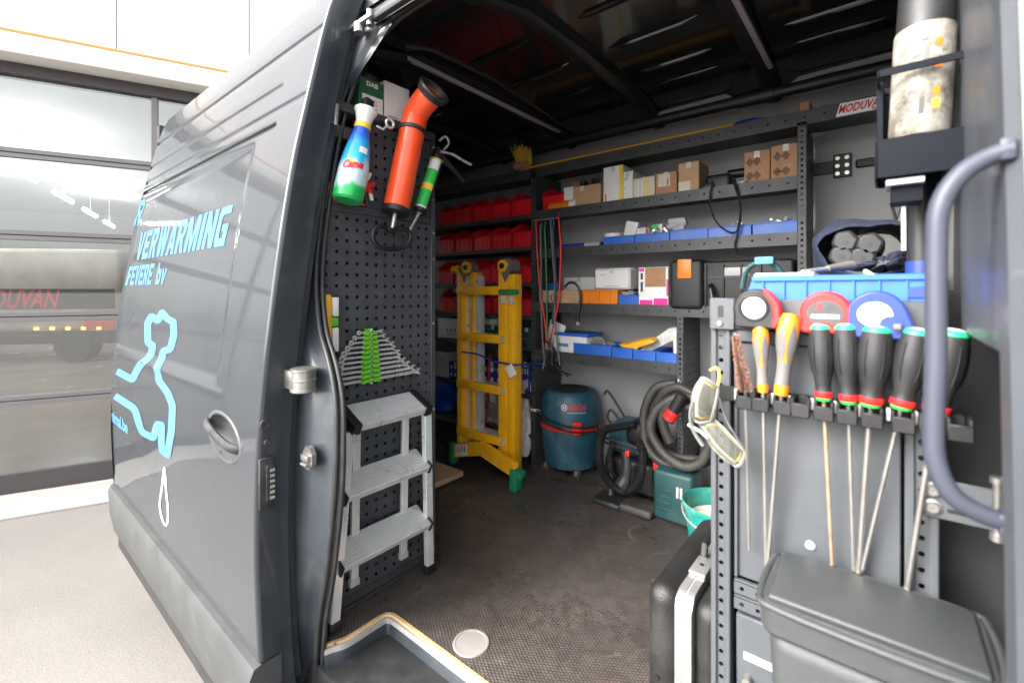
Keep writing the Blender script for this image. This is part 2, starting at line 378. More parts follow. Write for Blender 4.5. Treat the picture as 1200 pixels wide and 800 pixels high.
def floor_mat():
    """dark anti-slip floor: small raised studs on a hexagonal grid, dust rubbed onto them"""
    m, t, b = nodes('antislip_floor'); L = t.links.new; N = t.nodes.new
    tc = N('ShaderNodeTexCoord')
    mp = N('ShaderNodeMapping'); mp.inputs['Scale'].default_value = (1, 1, 1); mp.inputs['Rotation'].default_value = (0, 0, R(0)); L(tc.outputs['Object'], mp.inputs[0])
    sx = N('ShaderNodeSeparateXYZ'); L(mp.outputs[0], sx.inputs[0])
    def M2(op, a, bb=None):
        n = N('ShaderNodeMath'); n.operation = op
        for i, q in enumerate((a, bb)):
            if q is None: continue
            if isinstance(q, (int, float)): n.inputs[i].default_value = q
            else: L(q, n.inputs[i])
        return n.outputs[0]
    p = .019
    def lattice(ox, oy):
        u = M2('SUBTRACT', M2('FRACT', M2('ADD', M2('DIVIDE', sx.outputs[0], p), ox)), .5)
        v = M2('SUBTRACT', M2('FRACT', M2('ADD', M2('DIVIDE', sx.outputs[1], p * .62), oy)), .5)
        return M2('SQRT', M2('ADD', M2('POWER', u, 2), M2('POWER', M2('MULTIPLY', v, .7), 2)))
    d = M2('MINIMUM', lattice(0, 0), lattice(.5, .5))
    st = N('ShaderNodeMapRange'); st.interpolation_type = 'SMOOTHSTEP'; st.inputs[1].default_value = .32; st.inputs[2].default_value = .2; st.inputs[3].default_value = 0; st.inputs[4].default_value = 1
    L(d, st.inputs[0])
    def noise(sc, det=6, rg=.6):
        n = N('ShaderNodeTexNoise'); n.inputs['Scale'].default_value = sc; n.inputs['Detail'].default_value = det; n.inputs['Roughness'].default_value = rg
        L(tc.outputs['Object'], n.inputs['Vector']); return n.outputs[0]
    def rng(x, a, bb, c, dd):
        n = N('ShaderNodeMapRange'); n.inputs[1].default_value = a; n.inputs[2].default_value = bb; n.inputs[3].default_value = c; n.inputs[4].default_value = dd; L(x, n.inputs[0]); return n.outputs[0]
    worn = rng(noise(1.5), .22, .84, 0, 1); fine = rng(noise(30, 8, .75), .4, .7, 0, 1); stain = rng(noise(.9), .55, .75, 0, .5)
    def mix(f, a, bb):
        n = N('ShaderNodeMix'); n.data_type = 'RGBA'
        if isinstance(f, float): n.inputs[0].default_value = f
        else: L(f, n.inputs[0])
        for i, q in ((6, a), (7, bb)):
            if isinstance(q, tuple): n.inputs[i].default_value = (*q, 1)
            else: L(q, n.inputs[i])
        return n.outputs[2]
    base = mix(fine, (.014, .012, .0112), (.032, .0275, .025))
    base = mix(stain, base, (.06, .034, .018))
    studs = mix(worn, (.055, .046, .042), (.26, .215, .19))
    fac = M2('MULTIPLY', st.outputs[0], M2('ADD', M2('MULTIPLY', fine, .5), .5))
    c = mix(fac, base, studs)
    scr = N('ShaderNodeTexNoise'); scr.inputs['Scale'].default_value = 5; scr.inputs['Detail'].default_value = 10; scr.inputs['Distortion'].default_value = 2.5
    L(tc.outputs['Object'], scr.inputs['Vector'])
    c = mix(rng(scr.outputs[0], .66, .76, 0, .6), c, (.20, .185, .17))
    L(c, b.inputs['Base Color'])
    L(rng(noise(4), .3, .7, .22, .42), b.inputs['Roughness'])
    bp = N('ShaderNodeBump'); bp.inputs['Strength'].default_value = .5; bp.inputs['Distance'].default_value = .0012; L(st.outputs[0], bp.inputs['Height']); L(bp.outputs[0], b.inputs['Normal'])
    return m
M['floor'] = floor_mat()
def concrete(name, col, col2, sp):
    m, t, b = nodes(name); L = t.links.new; N = t.nodes.new
    tc = N('ShaderNodeTexCoord')
    a = N('ShaderNodeTexNoise'); a.inputs['Scale'].default_value = .9; a.inputs['Detail'].default_value = 8
    c = N('ShaderNodeTexVoronoi'); c.inputs['Scale'].default_value = sp
    f = N('ShaderNodeTexNoise'); f.inputs['Scale'].default_value = sp * .6; f.inputs['Detail'].default_value = 8; f.inputs['Roughness'].default_value = .8
    for n in (a, c, f): L(tc.outputs['Object'], n.inputs['Vector'])
    m1 = N('ShaderNodeMix'); m1.data_type = 'RGBA'; m1.inputs[6].default_value = (*col, 1); m1.inputs[7].default_value = (*col2, 1)
    r1 = N('ShaderNodeMapRange'); r1.inputs[1].default_value = .38; r1.inputs[2].default_value = .62; L(f.outputs[0], r1.inputs[0]); L(r1.outputs[0], m1.inputs[0])
    m2 = N('ShaderNodeMix'); m2.data_type = 'RGBA'; m2.blend_type = 'MULTIPLY'; m2.inputs[0].default_value = .22; L(m1.outputs[2], m2.inputs[6]); L(c.outputs['Color'], m2.inputs[7])
    hsv = N('ShaderNodeHueSaturation'); hsv.inputs['Saturation'].default_value = .55; hsv.inputs['Value'].default_value = 1.15; L(m2.outputs[2], hsv.inputs['Color'])
    m3 = N('ShaderNodeMix'); m3.data_type = 'RGBA'; m3.blend_type = 'MULTIPLY'; m3.inputs[0].default_value = .6
    r2 = N('ShaderNodeMapRange'); r2.inputs[3].default_value = .5; r2.inputs[4].default_value = 1.3; L(a.outputs[0], r2.inputs[0])
    L(hsv.outputs[0], m3.inputs[6]); L(r2.outputs[0], m3.inputs[7]); L(m3.outputs[2], b.inputs['Base Color'])
    b.inputs['Roughness'].default_value = .85
    bp = N('ShaderNodeBump'); bp.inputs['Strength'].default_value = .25; bp.inputs['Distance'].default_value = .003; L(c.outputs[0], bp.inputs['Height']); L(bp.outputs[0], b.inputs['Normal'])
    return m
M['concrete'] = concrete('washed_concrete', (.245, .213, .182), (.190, .160, .134), 190)
M['apron'] = mat('pale_threshold', (.45, .43, .40), .8, var=.08)
M['cladding'] = mat('white_cladding', (.80, .80, .80), .45, var=.02)
M['fascia'] = mat('cream_fascia', (.70, .67, .62), .5, var=.03)
M['copperline'] = mat('orange_edge', (.65, .28, .05), .5)
M['frame'] = mat('grey_aluminium_frame', (.17, .16, .165), .45, .2, var=.05)
M['framedark'] = mat('dark_frame', (.055, .047, .05), .5, .1, var=.05)
M['hallwall'] = mat('hall_wall', (.72, .71, .69), .7, var=.04)
M['hallfloor'] = mat('hall_floor', (.33, .31, .29), .25, var=.1, scale=1)
M['truckside'] = mat('truck_side', (.42, .37, .33), .5, var=.2, scale=1.5)
M['truckred'] = mat('truck_red', (.62, .10, .07), .5, var=.1)
def emit(name, col, s):
    m, t, b = nodes(name); b.inputs['Base Color'].default_value = (*col, 1); b.inputs['Emission Color'].default_value = (*col, 1); b.inputs['Emission Strength'].default_value = s; return m
M['lamp'] = emit('fluorescent_tube', (1, .98, .95), 13.0)
M['marker'] = emit('marker_lamp', (1, .45, .05), 1.5)

# ------------------------------------------------------------------ ground
GZ = -.65
g = MB(); g.add([(-300, -300, GZ), (300, -300, GZ), (300, 300, GZ), (-300, 300, GZ)], [(0, 1, 2, 3)])
one('ground', None, None, g, M['concrete'], kind='structure', loc=(0, 0, GZ))

# ------------------------------------------------------------------ building behind the van: glass sectional door under white cladding
BA = math.atan2(.923, .384); BL = (-5.84, .23, GZ)
zl = lambda z: z - GZ
bt = Thing('garage_building', 'white clad hall with cream fascia above a glazed garage door', 'building', BL, (0, 0, BA))
edges = [.749 + 1.093 * k for k in range(-9, 8)]
pan = MB().rbox(.004, 1.089, .10, .16, zl(3.30), zl(6.6), .006, 1)
pm = None
for i, e in enumerate(edges[:-1]):
    if pm is None:
        o = bt.part('cladding_panel', pan, M['cladding']); pm = o.data
    else:
        o = bpy.data.objects.new('cladding_panel', pm); COL.objects.link(o); o.parent = bt.o
    o.location = (e, 0, 0)
bt.part('backing_wall', MB().box(edges[0], edges[-1], .17, .35, zl(3.1), zl(6.6)), M['framedark'])
bt.part('fascia', MB().rbox(edges[0], edges[-1], -.22, .165, zl(3.085), zl(3.255), .008, 2), M['fascia'])
bt.part('edge_strip', MB().box(edges[0], edges[-1], -.222, .09, zl(3.2555), zl(3.275)), M['copperline'])
bt.part('lintel', MB().box(edges[0], edges[-1], .0, .162, zl(2.985), zl(3.083)), M['framedark'])
D = 22.0
bt.part('hall_floor', MB().box(-9, 9, .3, D, .004, .02), M['hallfloor'])
bt.part('back_wall', MB().box(-9, 9, D, D + .2, 0, 5.2), M['hallwall'])
bt.part('side_wall', MB().box(-9.2, -9, .36, D, 0, 5.2), M['hallwall'])
bt.part('side_wall', MB().box(9, 9.2, .36, D, 0, 5.2), M['hallwall'])
bt.part('hall_ceiling', MB().box(-9.2, 9.2, .36, D + .2, 5.2, 5.4), M['hallwall'])
gd = Thing('garage_door', 'glazed sectional garage door with grey aluminium frames behind the van', 'garage door', BL, (0, 0, BA))
zr = [-.56, .16, .887, 1.60, 2.314, 2.99]
cols = [-6.85, -4.2, -1.58, 1.05, 3.68, 6.3]
for i, z in enumerate(zr):
    if i == 0: gd.part('bottom_rail', MB().rbox(cols[0], cols[-1], .03, .08, zl(-.645), zl(-.47), .004, 1), M['framedark'])
    elif i < 5:
        gd.part('rail', MB().rbox(cols[0], cols[-1], .03, .08, zl(z + .004), zl(z + .042), .003, 1), M['frame'])
        gd.part('rail', MB().rbox(cols[0], cols[-1], .03, .08, zl(z - .042), zl(z - .004), .003, 1), M['frame'])
        gd.part('joint', MB().box(cols[0], cols[-1], .045, .075, zl(z - .0045), zl(z + .0045)), M['rubber'])
for j in range(5):
    z0, z1 = zl(zr[j] + (.09 if j == 0 else .042)), zl(zr[j + 1] - .042 if j < 4 else 2.985)
    for i in range(len(cols)):
        x = cols[i]
        gd.part('mullion', MB().rbox(x - .025, x + .025, .032, .078, z0, z1, .003, 1), M['frame'])
    for i in range(len(cols) - 1):
        gd.part('pane', MB().box(cols[i] + .024, cols[i + 1] - .024, .05, .056, z0 - .003, z1 + .003), M['glass'])
one('threshold_strip', None, None, MB().box(-7.2, 7, -.55, .02, .004, .014).mapv(lambda p: Matrix.Translation(BL) @ Matrix.Rotation(BA, 4, 'Z') @ p), M['apron'], kind='structure')
# fluorescent tubes under the hall ceiling
a, b_ = Vector((-13.0, .68, 3.5)), Vector((-22.0, 3.6, 3.5)); dv = (b_ - a)
tnames = ['nearest', 'second', 'third', 'fourth']
for r_, (sh, cnt) in enumerate(((0, 4), (-1.5, 3))):
    for k in range(cnt):
        p = a + dv * (k * .30 - .02) + Vector((0, sh * 1.5, 0)); q = p + dv.normalized() * 1.5
        t = Thing('tube_lamp', f'lit fluorescent tube inside the hall, {tnames[k]} of the {"left" if sh else "right"} row', 'lamp', tuple(p), group='fluorescent tubes in the hall')
        t.part('tube', MB().cyl(p, q, .05, n=10), M['lamp'])
        t.part('hanger', MB().cyl(p + (q - p) * .5 + Vector((0, 0, .04)), p + (q - p) * .5 + Vector((0, 0, 1.04)), .01, n=6), M['alu'])
# the truck body standing in the hall, seen through the panes
TL = at(-130, 430, z=GZ); TR_ = at(140, 425, z=GZ)
tv = (TR_ - TL); ta = math.atan2(tv.y, tv.x); tl = tv.length
tk = Thing('box_truck', 'beige truck body with black stripe and red lettering seen through the garage glass', 'truck', tuple(TL + Vector((0, 0, .02))), (0, 0, ta))
H = 2.75
tk.part('box_body', MB().rbox(-.5, tl, 0, 2.3, .75, H, .12, 3), M['truckside'])
tk.part('stripe', MB().box(-.5, tl - .1, -.012, -.002, 1.30, 1.78), M['rubber'])
tk.part('red_panel', MB().box(tl * .84, tl * .98, -.014, -.002, .78, 1.26), M['truckred'])
tk.part('red_panel', MB().box(tl * .30, tl * .46, -.014, -.002, 1.95, 2.3), M['truckred'])
u0, u1 = tl * .30, tl * .735
tk.part('lettering', text_on('MODUVAN', lambda u, v: (u0 + (u1 - u0) * u, -.016, 1.32 + .44 * v), shear=.3, weight=.02), M['redprint'])
tk.part('underride', MB().box(-.3, tl - .3, .1, 2.2, .45, .74), M['rubber'])
for k in range(5): tk.part('marker_lamp', MB().rbox(tl * (.62 + .07 * k), tl * (.62 + .07 * k) + .09, -.03, -.002, .80, .86, .01), M['marker'])
for k in (.15, .78):
    tk.part('wheel', MB().cyl((tl * k, .05, .42), (tl * k, .4, .42), .42, n=24), M['rubber'])

# ------------------------------------------------------------------ the van
PROF = [(-.6, .66), (-.35, .60), (-.05, .565), (.08, .556), (.38, .546), (.72, .556), (1.12, .597), (1.49, .650), (1.74, .702), (2.0, .762), (2.12, .80), (2.22, .86), (2.27, .95), (2.30, 1.1)]
def prof(z):
    n = len(PROF)
    if z <= PROF[0][0]: return PROF[0][1]
    if z >= PROF[-1][0]: return PROF[-1][1]
    for i in range(n - 1):
        if PROF[i][0] <= z <= PROF[i + 1][0]: break
    (z0, y0), (z1, y1) = PROF[i], PROF[i + 1]
    za, ya = PROF[max(0, i - 1)]; zb, yb = PROF[min(n - 1, i + 2)]
    h = z1 - z0; t = (z - z0) / h
    m0 = (y1 - ya) / (z1 - za); m1 = (yb - y0) / (zb - z0)
    return (2 * t ** 3 - 3 * t * t + 1) * y0 + (t ** 3 - 2 * t * t + t) * h * m0 + (-2 * t ** 3 + 3 * t * t) * y1 + (t ** 3 - t * t) * h * m1
def on_skin(px, py, off):
    """point of the body side (offset inwards by off) seen at a pixel"""
    y = .6 + off
    for _ in range(30):
        p = at(px, py, y=y); y = prof(p.z) + off
    return at(px, py, y=y)
XF, XR = -1.41, -3.38
def sstep(a, b, x):
    t = max(0, min(1, (x - a) / (b - a))); return t * t * (3 - 2 * t)
GROOVES = [(1.987, -9, 9, .007), (1.838, -9, -1.62, .006), (1.745, -9, 9, .006), (1.685, -9, -1.60, .012)]
def skin(x, z):
    y = prof(z)
    for gz, a, b, d in GROOVES:
        k = max(0, 1 - abs(z - gz) / .011)
        if k: y += d * min(1, k * 1.6) * (1 - sstep(b - .03, b, x))
    # pressed blank window and the crease above the handle
    inn = sstep(-1.74, -1.80, x) * sstep(.79, .83, z) * sstep(1.67, 1.62, z) * sstep(-3.36, -3.30, x)
    y += .010 * inn
    y -= .006 * max(0, 1 - abs(z - .775) / .02) * sstep(-1.66, -1.74, x)
    y += .006 * sstep(.50, .40, z) * sstep(.02, .12, z)
    return y
vz = sorted(set([-.1 + .055 * i for i in range(43)] + [gz + d for gz, *_ in GROOVES for d in (-.014, -.010, -.005, 0, .005, .010, .014)] + [.775 + d for d in (-.022, -.012, 0, .012, .022)] + [.79, .80, .81, .82, .83, 1.62, 1.63, 1.65, 1.67]))
HC = on_skin(262, 511, 0)
vz = sorted([z for z in vz if z <= 2.2] + [HC.z - .09 + .012 * i + .0011 for i in range(16)])
vx = sorted(set([XR + .03 + (XF - XR - .04) * i / 40 for i in range(41)] + [-1.60, -1.62, -1.63, -1.65, -1.74, -1.755, -1.77, -1.785, -1.80, -3.36, -3.345, -3.33, -3.31] + [HC.x - .17 + .0145 * i + .0007 for i in range(24)]))
van = Thing('van', 'dark grey panel van with its side door slid open and shelving inside', 'van', (-1.5, 1.6, GZ))
door = MB().surf(lambda x, z: (x, skin(x, z), z), vx, vz)
# rounded hems: front, rear
door.surf(lambda a, z: (XF - .01 + .01 * math.sin(a), prof(z) + .012 * (1 - math.cos(a)), z), [R(0), R(30), R(60), R(90)], vz)
door.surf(lambda a, z: (XR + .03 - .03 * math.sin(a), prof(z) + .03 * (1 - math.cos(a)), z), [R(90), R(60), R(30), R(0)], vz)
def in_cup(f):
    c = sum((Vector(door.v[i]) for i in f), Vector()) / len(f); return ((c.x - HC.x) / .128) ** 2 + ((c.z - HC.z + (c.x - HC.x) * .12) / .064) ** 2 < 1
door.f = [f for f in door.f if not in_cup(f)]
dr = van.part('sliding_door', door, M['paint'])
edge = MB().surf(lambda y, z: (XF + (.0 if y < .05 else -.004 if y < .09 else -.03), prof(z) + .012 + y, z), [0, .045, .055, .085, .095, .115], vz)
edge.surf(lambda y, z: (XR, prof(z) + .03 + y, z), [0, .08], vz)
edge.surf(lambda x, z: (x, prof(z) + .127, z), [XR, XF - .03], vz)
van.part('door_return', edge, M['paint_in'], dr)
# rub strip along the foot of the door
tp = [(.030, .004), (.026, -.016), (.0, -.030), (-.12, -.034), (-.22, -.026), (-.255, -.010), (-.262, .02)]
tm = MB().surf(lambda x, i: (x, prof(tp[i][0]) + tp[i][1] + .03 * (1 - math.sqrt(max(0, 1 - (max(0, XR + .05 - x) / .06) ** 2))), tp[i][0]), [XR - .008, XR - .002, XR + .02, XR + .05, -2.4, XF - .02, XF + .004], range(len(tp)))
tm.add([(XF + .004, prof(a) + b, a) for a, b in tp] + [(XF + .004, .62, .03), (XF + .004, .62, -.262)], [tuple(range(7)) + (8, 7)])
van.part('rub_strip', tm, M['trim'], dr)
van.part('lower_panel', MB().box(XR + .02, XF - .02, .58, .66, -.33, -.05), M['rubber'], dr)
# handle in its cup
hc = on_skin(262, 511, 0)
cup = MB().lathe([(.001, .045), (.5, .042), (.82, .028), (.96, .004), (1.0, -.003), (1.10, -.004), (1.16, -.0005)], 36, None, caps=False)
cup.mapv(lambda p: (hc.x + p.x * .128, skin(hc.x + p.x * .128, hc.z + p.y * .064) + p.z, hc.z + p.y * .064 - p.x * .128 * .12))
van.part('handle_cup', cup, M['trim'], dr)
hp = [(-.145, .004), (-.12, -.010), (-.06, -.018), (.04, -.020), (.10, -.014), (.135, .004)]
van.part('handle', MB().tube(smooth([(hc.x + a, skin(hc.x, hc.z) + b, hc.z + .004 - a * .16) for a, b in hp], 4), [.010] + [.0155] * 19 + [.011], 10, sq=.7), M['blackdirty'], dr)
# latch and plugs on the door's front edge
for px, py, r in ((311, 497, .016), (313, 518, .010)):
    p = at(px, py, x=XF + .001); van.part('rubber_plug', MB().lathe([(r, 0), (r, .006), (r * .5, .008), (.001, .005)], 16, Matrix.Translation(p) @ Matrix.Rotation(R(90), 4, 'Y'), caps=False), M['rubber'], dr)
p = at(312, 565, x=XF + .001)
van.part('latch', MB().rbox(p.x - .002, p.x + .010, p.y - .022, p.y + .022, p.z - .075, p.z + .075, .004).rbox(p.x + .008, p.x + .018, p.y - .006, p.y + .016, p.z - .05, p.z + .055, .003), M['blackdirty'], dr)
for k in range(6): van.part('latch_tooth', MB().box(p.x + .017, p.x + .021, p.y + .004, p.y + .016, p.z - .045 + .016 * k, p.z - .037 + .016 * k), M['steel'], dr)
# vinyl lettering and the tap emblem on the door
vin = lambda x, z: (x, skin(x, z) - .0016, z)
def fit(x0, x1, z0, z1): return lambda u, v: vin(x0 + (x1 - x0) * u, z0 + (z1 - z0) * v)
GL = {'V': [[(.34, 0), (.66, 0), (1, 1), (.68, 1), (.5, .32), (.32, 1), (0, 1)]],
 'E': [[(0, 0), (1, 0), (1, .2), (.34, .2), (.34, .39), (.86, .39), (.86, .6), (.34, .6), (.34, .8), (1, .8), (1, 1), (0, 1)]],
 'F': [[(0, 0), (.34, 0), (.34, .38), (.86, .38), (.86, .59), (.34, .59), (.34, .8), (1, .8), (1, 1), (0, 1)]],
 'R': [[(0, 0), (.33, 0), (.33, 1), (0, 1)], [(.33, .38), (.45, .38), (.66, 0), (1, 0), (.76, .42), (.98, .6), (.98, .85), (.82, 1), (.33, 1), (.33, .8), (.6, .8), (.66, .75), (.66, .64), (.6, .58), (.33, .58)]],
 'W': [[(.16, 0), (.40, 0), (.5, .45), (.60, 0), (.84, 0), (1, 1), (.78, 1), (.70, .42), (.60, 1), (.40, 1), (.30, .42), (.22, 1), (0, 1)]],
 'A': [[(0, 0), (.31, 0), (.36, .19), (.5, .19), (.5, .38), (.42, .38), (.5, .70), (.5, 1), (.32, 1)], [(1, 0), (.68, 1), (.5, 1), (.5, .70), (.58, .38), (.5, .38), (.5, .19), (.64, .19), (.69, 0)]],
 'M': [[(0, 0), (.25, 0), (.25, .58), (.42, 0), (.58, 0), (.75, .58), (.75, 0), (1, 0), (1, 1), (.70, 1), (.5, .40), (.30, 1), (0, 1)]],
 'I': [[(0, 0), (1, 0), (1, 1), (0, 1)]],
 'N': [[(0, 0), (.31, 0), (.31, .52), (.66, 0), (1, 0), (1, 1), (.69, 1), (.69, .48), (.34, 1), (0, 1)]],
 'G': [[(.15, 0), (1, 0), (1, .55), (.5, .55), (.5, .38), (.68, .38), (.68, .2), (.40, .2), (.33, .27), (.33, .73), (.40, .8), (1, .8), (1, 1), (.15, 1), (0, .85), (0, .15)]],
 'b': [[(0, 0), (.33, 0), (.33, 1), (0, 1)], [(.33, 0), (.85, 0), (1, .14), (1, .56), (.85, .7), (.33, .7), (.33, .5), (.62, .5), (.68, .45), (.68, .25), (.62, .2), (.33, .2)]],
 'v': [[(.34, 0), (.66, 0), (1, .7), (.68, .7), (.5, .26), (.32, .7), (0, .7)]]}
GW = {'I': .36, 'W': 1.35, 'M': 1.32}
def block(body, x0, x1, z0, z1, lean=.16):
    mb = MB(); tot = sum(GW.get(c, 1) + .15 for c in body) - .15; k = (x1 - x0 - lean * (z1 - z0)) / tot; x = 0
    for c in body:
        w1 = GW.get(c, 1)
        for poly in GL[c]:
            mb.add([vin(x0 + (x + u * w1) * k + lean * v * (z1 - z0), z0 + v * (z1 - z0)) for u, v in poly], [tuple(range(len(poly)))])
        x += w1 + .15
    return mb
van.part('lettering', block('VERWARMING', -3.22, -1.87, 1.285, 1.437), M['cyan'], dr)
van.part('lettering', block('FEVERE', -3.33, -2.80, 1.148, 1.252), M['cyan'], dr)
van.part('lettering', block('bv', -2.74, -2.57, 1.148, 1.252), M['cyan'], dr)
van.part('lettering', block('R', -3.368, -3.27, 1.49, 1.64), M['cyan'], dr)
van.part('lettering', text_on('nimal.be', fit(-3.365, -2.98, .385, .455), shear=.15, weight=.03), M['cyan'], dr)
def decal(pts, wd, closed, sc=.375, oy=300, ox=0):
    rows = stroke(pts, wd, closed); mb = MB(); L = len(rows)
    for a, b in rows:
        for q in (a, b):
            p = on_skin(ox + q.x * sc, oy + q.y * sc, 0); mb.v.append(vin(min(p.x, XF - .03), p.z))
    for i in range(L if closed else L - 1):
        j = (i + 1) % L; mb.f.append((2 * i, 2 * i + 1, 2 * j + 1, 2 * j))
    return mb
def dense(pts, n=3, closed=False):
    out = []; N = len(pts)
    for i in range(N if closed else N - 1):
        a, b = pts[i], pts[(i + 1) % N]
        out += [(a[0] + (b[0] - a[0]) * k / n, a[1] + (b[1] - a[1]) * k / n) for k in range(n)]
    return out + ([] if closed else [pts[-1]])
tap0 = [(362, 360), (436, 385), (452, 352), (470, 330), (470, 296), (452, 282), (458, 222), (474, 196), (489, 206), (502, 186), (515, 206), (530, 200), (535, 240), (527, 296), (498, 302), (494, 355), (504, 412), (532, 440), (541, 500), (537, 570), (526, 640), (506, 628), (506, 530), (494, 532), (474, 574), (432, 548), (414, 492), (358, 440)]
tap0 = [(84, 566), (124, 588), (140, 556), (163, 534), (171, 500), (158, 492), (157, 442), (167, 424), (184, 434), (195, 414), (208, 430), (224, 438), (225, 472), (216, 508), (197, 515), (191, 556), (193, 590), (216, 622), (229, 655), (226, 722), (214, 785), (199, 772), (200, 706), (189, 704), (178, 740), (147, 724), (131, 664), (79, 630)]
tap = chaikin(chaikin(tap0, 1), 1)
van.part('tap_emblem', decal(dense(tap, 5), 18, False, .45, 180, 100), M['cyan'], dr)
drop = [(510, 662), (503, 720), (496, 770), (500, 810), (512, 840), (520, 830), (521, 790), (516, 740)]
van.part('drop_emblem', decal([tuple(p) for p in smooth([Vector((a, b, 0)) for a, b in drop], 4, True)] and [(p.x, p.y) for p in smooth([Vector((a, b, 0)) for a, b in drop], 4, True)], 5, True), M['whitevinyl'], dr)

# rear jamb of the doorway: body side sheet up to the seal line
SEAL_PX = [(372, 815), (374, 770), (378, 720), (385, 680), (390, 640), (394, 600), (397, 560), (398, 520), (398, 480), (395, 450), (388, 418), (380, 392), (376, 365), (374, 335), (375, 300), (379, 262), (384, 225), (390, 185), (397, 150), (405, 118), (418, 82), (436, 52), (458, 28), (482, 10), (505, -4), (540, -22), (600, -46)]
seal = [on_skin(a, b, .165) for a, b in SEAL_PX]
def xs_at(z):
    if z <= seal[0].z: return seal[0].x
    for a, b in zip(seal, seal[1:]):
        if a.z <= z <= b.z: return a.x + (b.x - a.x) * (z - a.z) / max(1e-6, b.z - a.z)
    return .12
zs = [-.45 + .04 * i for i in range(57)]
ztop = max(p.z for p in seal)
zs = [z for z in zs if z < ztop - .01] + [ztop - .006]
jamb = MB()
fr = [0, .55, .80, .86, .90, .97, 1.0]
dp = [0, 0, 0, .012, .024, .028, .032]
def jfn(i, z):
    x0, x1 = -1.75, xs_at(z) - .012; return (x0 + (x1 - x0) * fr[i], prof(z) + .125 + dp[i], z)
jamb.surf(jfn, range(7), zs)
jamb.surf(lambda x, z: (x, prof(z) + .13, z), [-3.55, -1.75], [-.5 + .1 * i for i in range(27)])
van.part('rear_jamb', jamb, M['paint_in'])
# inner return from the seal to the lining
def outw(p):
    v = Vector((min(0, (p.x + .9)) / .5, 0, max(0, p.z - 1.55) / .35)); v = v if v.length > 1e-6 else Vector((-1, 0, 0)); return v.normalized()
ret = MB().surf(lambda i, k: tuple(Vector(seal[k]) + (Vector((0, .004, 0)), Vector((0, .045, 0)) + outw(seal[k]) * .10, Vector((0, .10, 0)) + outw(seal[k]) * .20)[i]), range(3), range(len(seal)))
van.part('jamb_return', ret, M['charcoal'])
hd = [p for p in seal if p.z > 1.6]
sl = smooth(seal, 3)
yh = sl[-1]
path = sl + [Vector((-.4, yh.y, yh.z)), Vector((.0, yh.y, yh.z - .01))]
van.part('door_seal', MB().tube([p + Vector((.004, -.012, 0)) for p in path], .009, 10).tube([p + Vector((.015, .004, -.004)) for p in path], .008, 10), M['rubber'])
# the sheet above the opening, top track and outer roof edge
ph = lambda z: prof(z) + .125
van.part('door_header', MB().surf(lambda x, z: (x, ph(z), z), [-1.75, -1.2, -.6, .0, .6], [ztop - .004, ztop + .05, ztop + .10, ztop + .16]), M['paint_in'])
van.part('top_track', MB().rbox(-1.30, .3, ph(2.0) - .03, ph(2.0) - .006, 2.0, 2.02, .006), M['rubber'])
van.part('roof', MB().surf(lambda x, i: (x, [.905, .93, 1.0, 1.15, 1.7, 2.4, 2.68, 2.76, 2.78][i], [2.10, 2.19, 2.26, 2.30, 2.34, 2.30, 2.24, 2.12, 1.6][i]), [-3.6, -2.4, -1.2, 0, .9], range(9)), M['paint'])
# hardware on the rear jamb
p = on_skin(366, 535, .125)
oc = [(.03 * math.cos(R(22.5 + 45 * k)), .036 * math.sin(R(22.5 + 45 * k))) for k in range(8)]
mm = Matrix.Translation(p + Vector((0, -.001, 0))) @ Matrix.Rotation(R(90), 4, 'X')
van.part('striker_plate', MB().prism(oc, .014, mm).rbox(-.02, .02, -.007, .012, .012, .026, .004, m=mm).tube([mm @ Vector((.014, -.016, .012)), mm @ Vector((.014, -.016, .024)), mm @ Vector((-.014, -.016, .024)), mm @ Vector((-.014, -.016, .012))], .005, 8), M['hardware'])
a, b_ = on_skin(326, 444, .10), on_skin(377, 444, .135)
rb = MB().rbox(-1.62, b_.x - .036, b_.y - .072, b_.y - .003, b_.z - .028, b_.z + .028, .004, 2)
rb.lathe([(.030, -.037), (.038, -.034), (.038, -.027), (.035, -.025), (.035, -.004), (.037, -.002), (.037, .002), (.035, .004), (.035, .025), (.038, .027), (.038, .034), (.030, .037)], 32, Matrix.Translation((b_.x - .036, b_.y - .037, b_.z)))
van.part('roller_arm', rb, M['hardware'])
w0 = [on_skin(a, b, .1265) for a, b in ((352, 506), (370, 483), (379, 500), (378, 560), (375, 660), (360, 690), (349, 640), (346, 560))]
q0 = [on_skin(a, b, .11) for a, b in ((381, 116), (395, 106), (392, 146), (386, 142))]
van.part('hinge_plate', MB().add([tuple(q) for q in q0] + [tuple(q + Vector((0, .01, 0))) for q in q0], [(0, 1, 2, 3)] + [(i, (i + 1) % 4, 4 + (i + 1) % 4, 4 + i) for i in range(4)]), M['steel'], bevel=.002)
q = on_skin(388, 121, .10); van.part('bolt', MB().cyl(q, q + Vector((0, -.012, 0)), .010, n=8), M['alu2'])
for px, py, r in ((358, 137, .008), (355, 168, .009)):
    q = on_skin(px, py, .118); van.part('bolt', MB().cyl(q, q + Vector((0, -.014, 0)), r, n=10), M['alu2'])
a, b_ = on_skin(357, 140, .11), on_skin(372, 165, .115)
van.part('catch', MB().rbox(a.x, b_.x, a.y - .03, a.y + .01, b_.z + .004, b_.z + .03, .004).rbox(a.x, b_.x + .02, a.y - .012, a.y + .01, b_.z - .02, b_.z + .05, .004), M['blackdirty'])
a, b_ = on_skin(357, 178, .118), on_skin(349, 218, .118)
van.part('cyan_strip', MB().tube([a, b_], .005, 4), M['cyan'])  # thin cyan line along the rear jamb, small cyan pieces below it
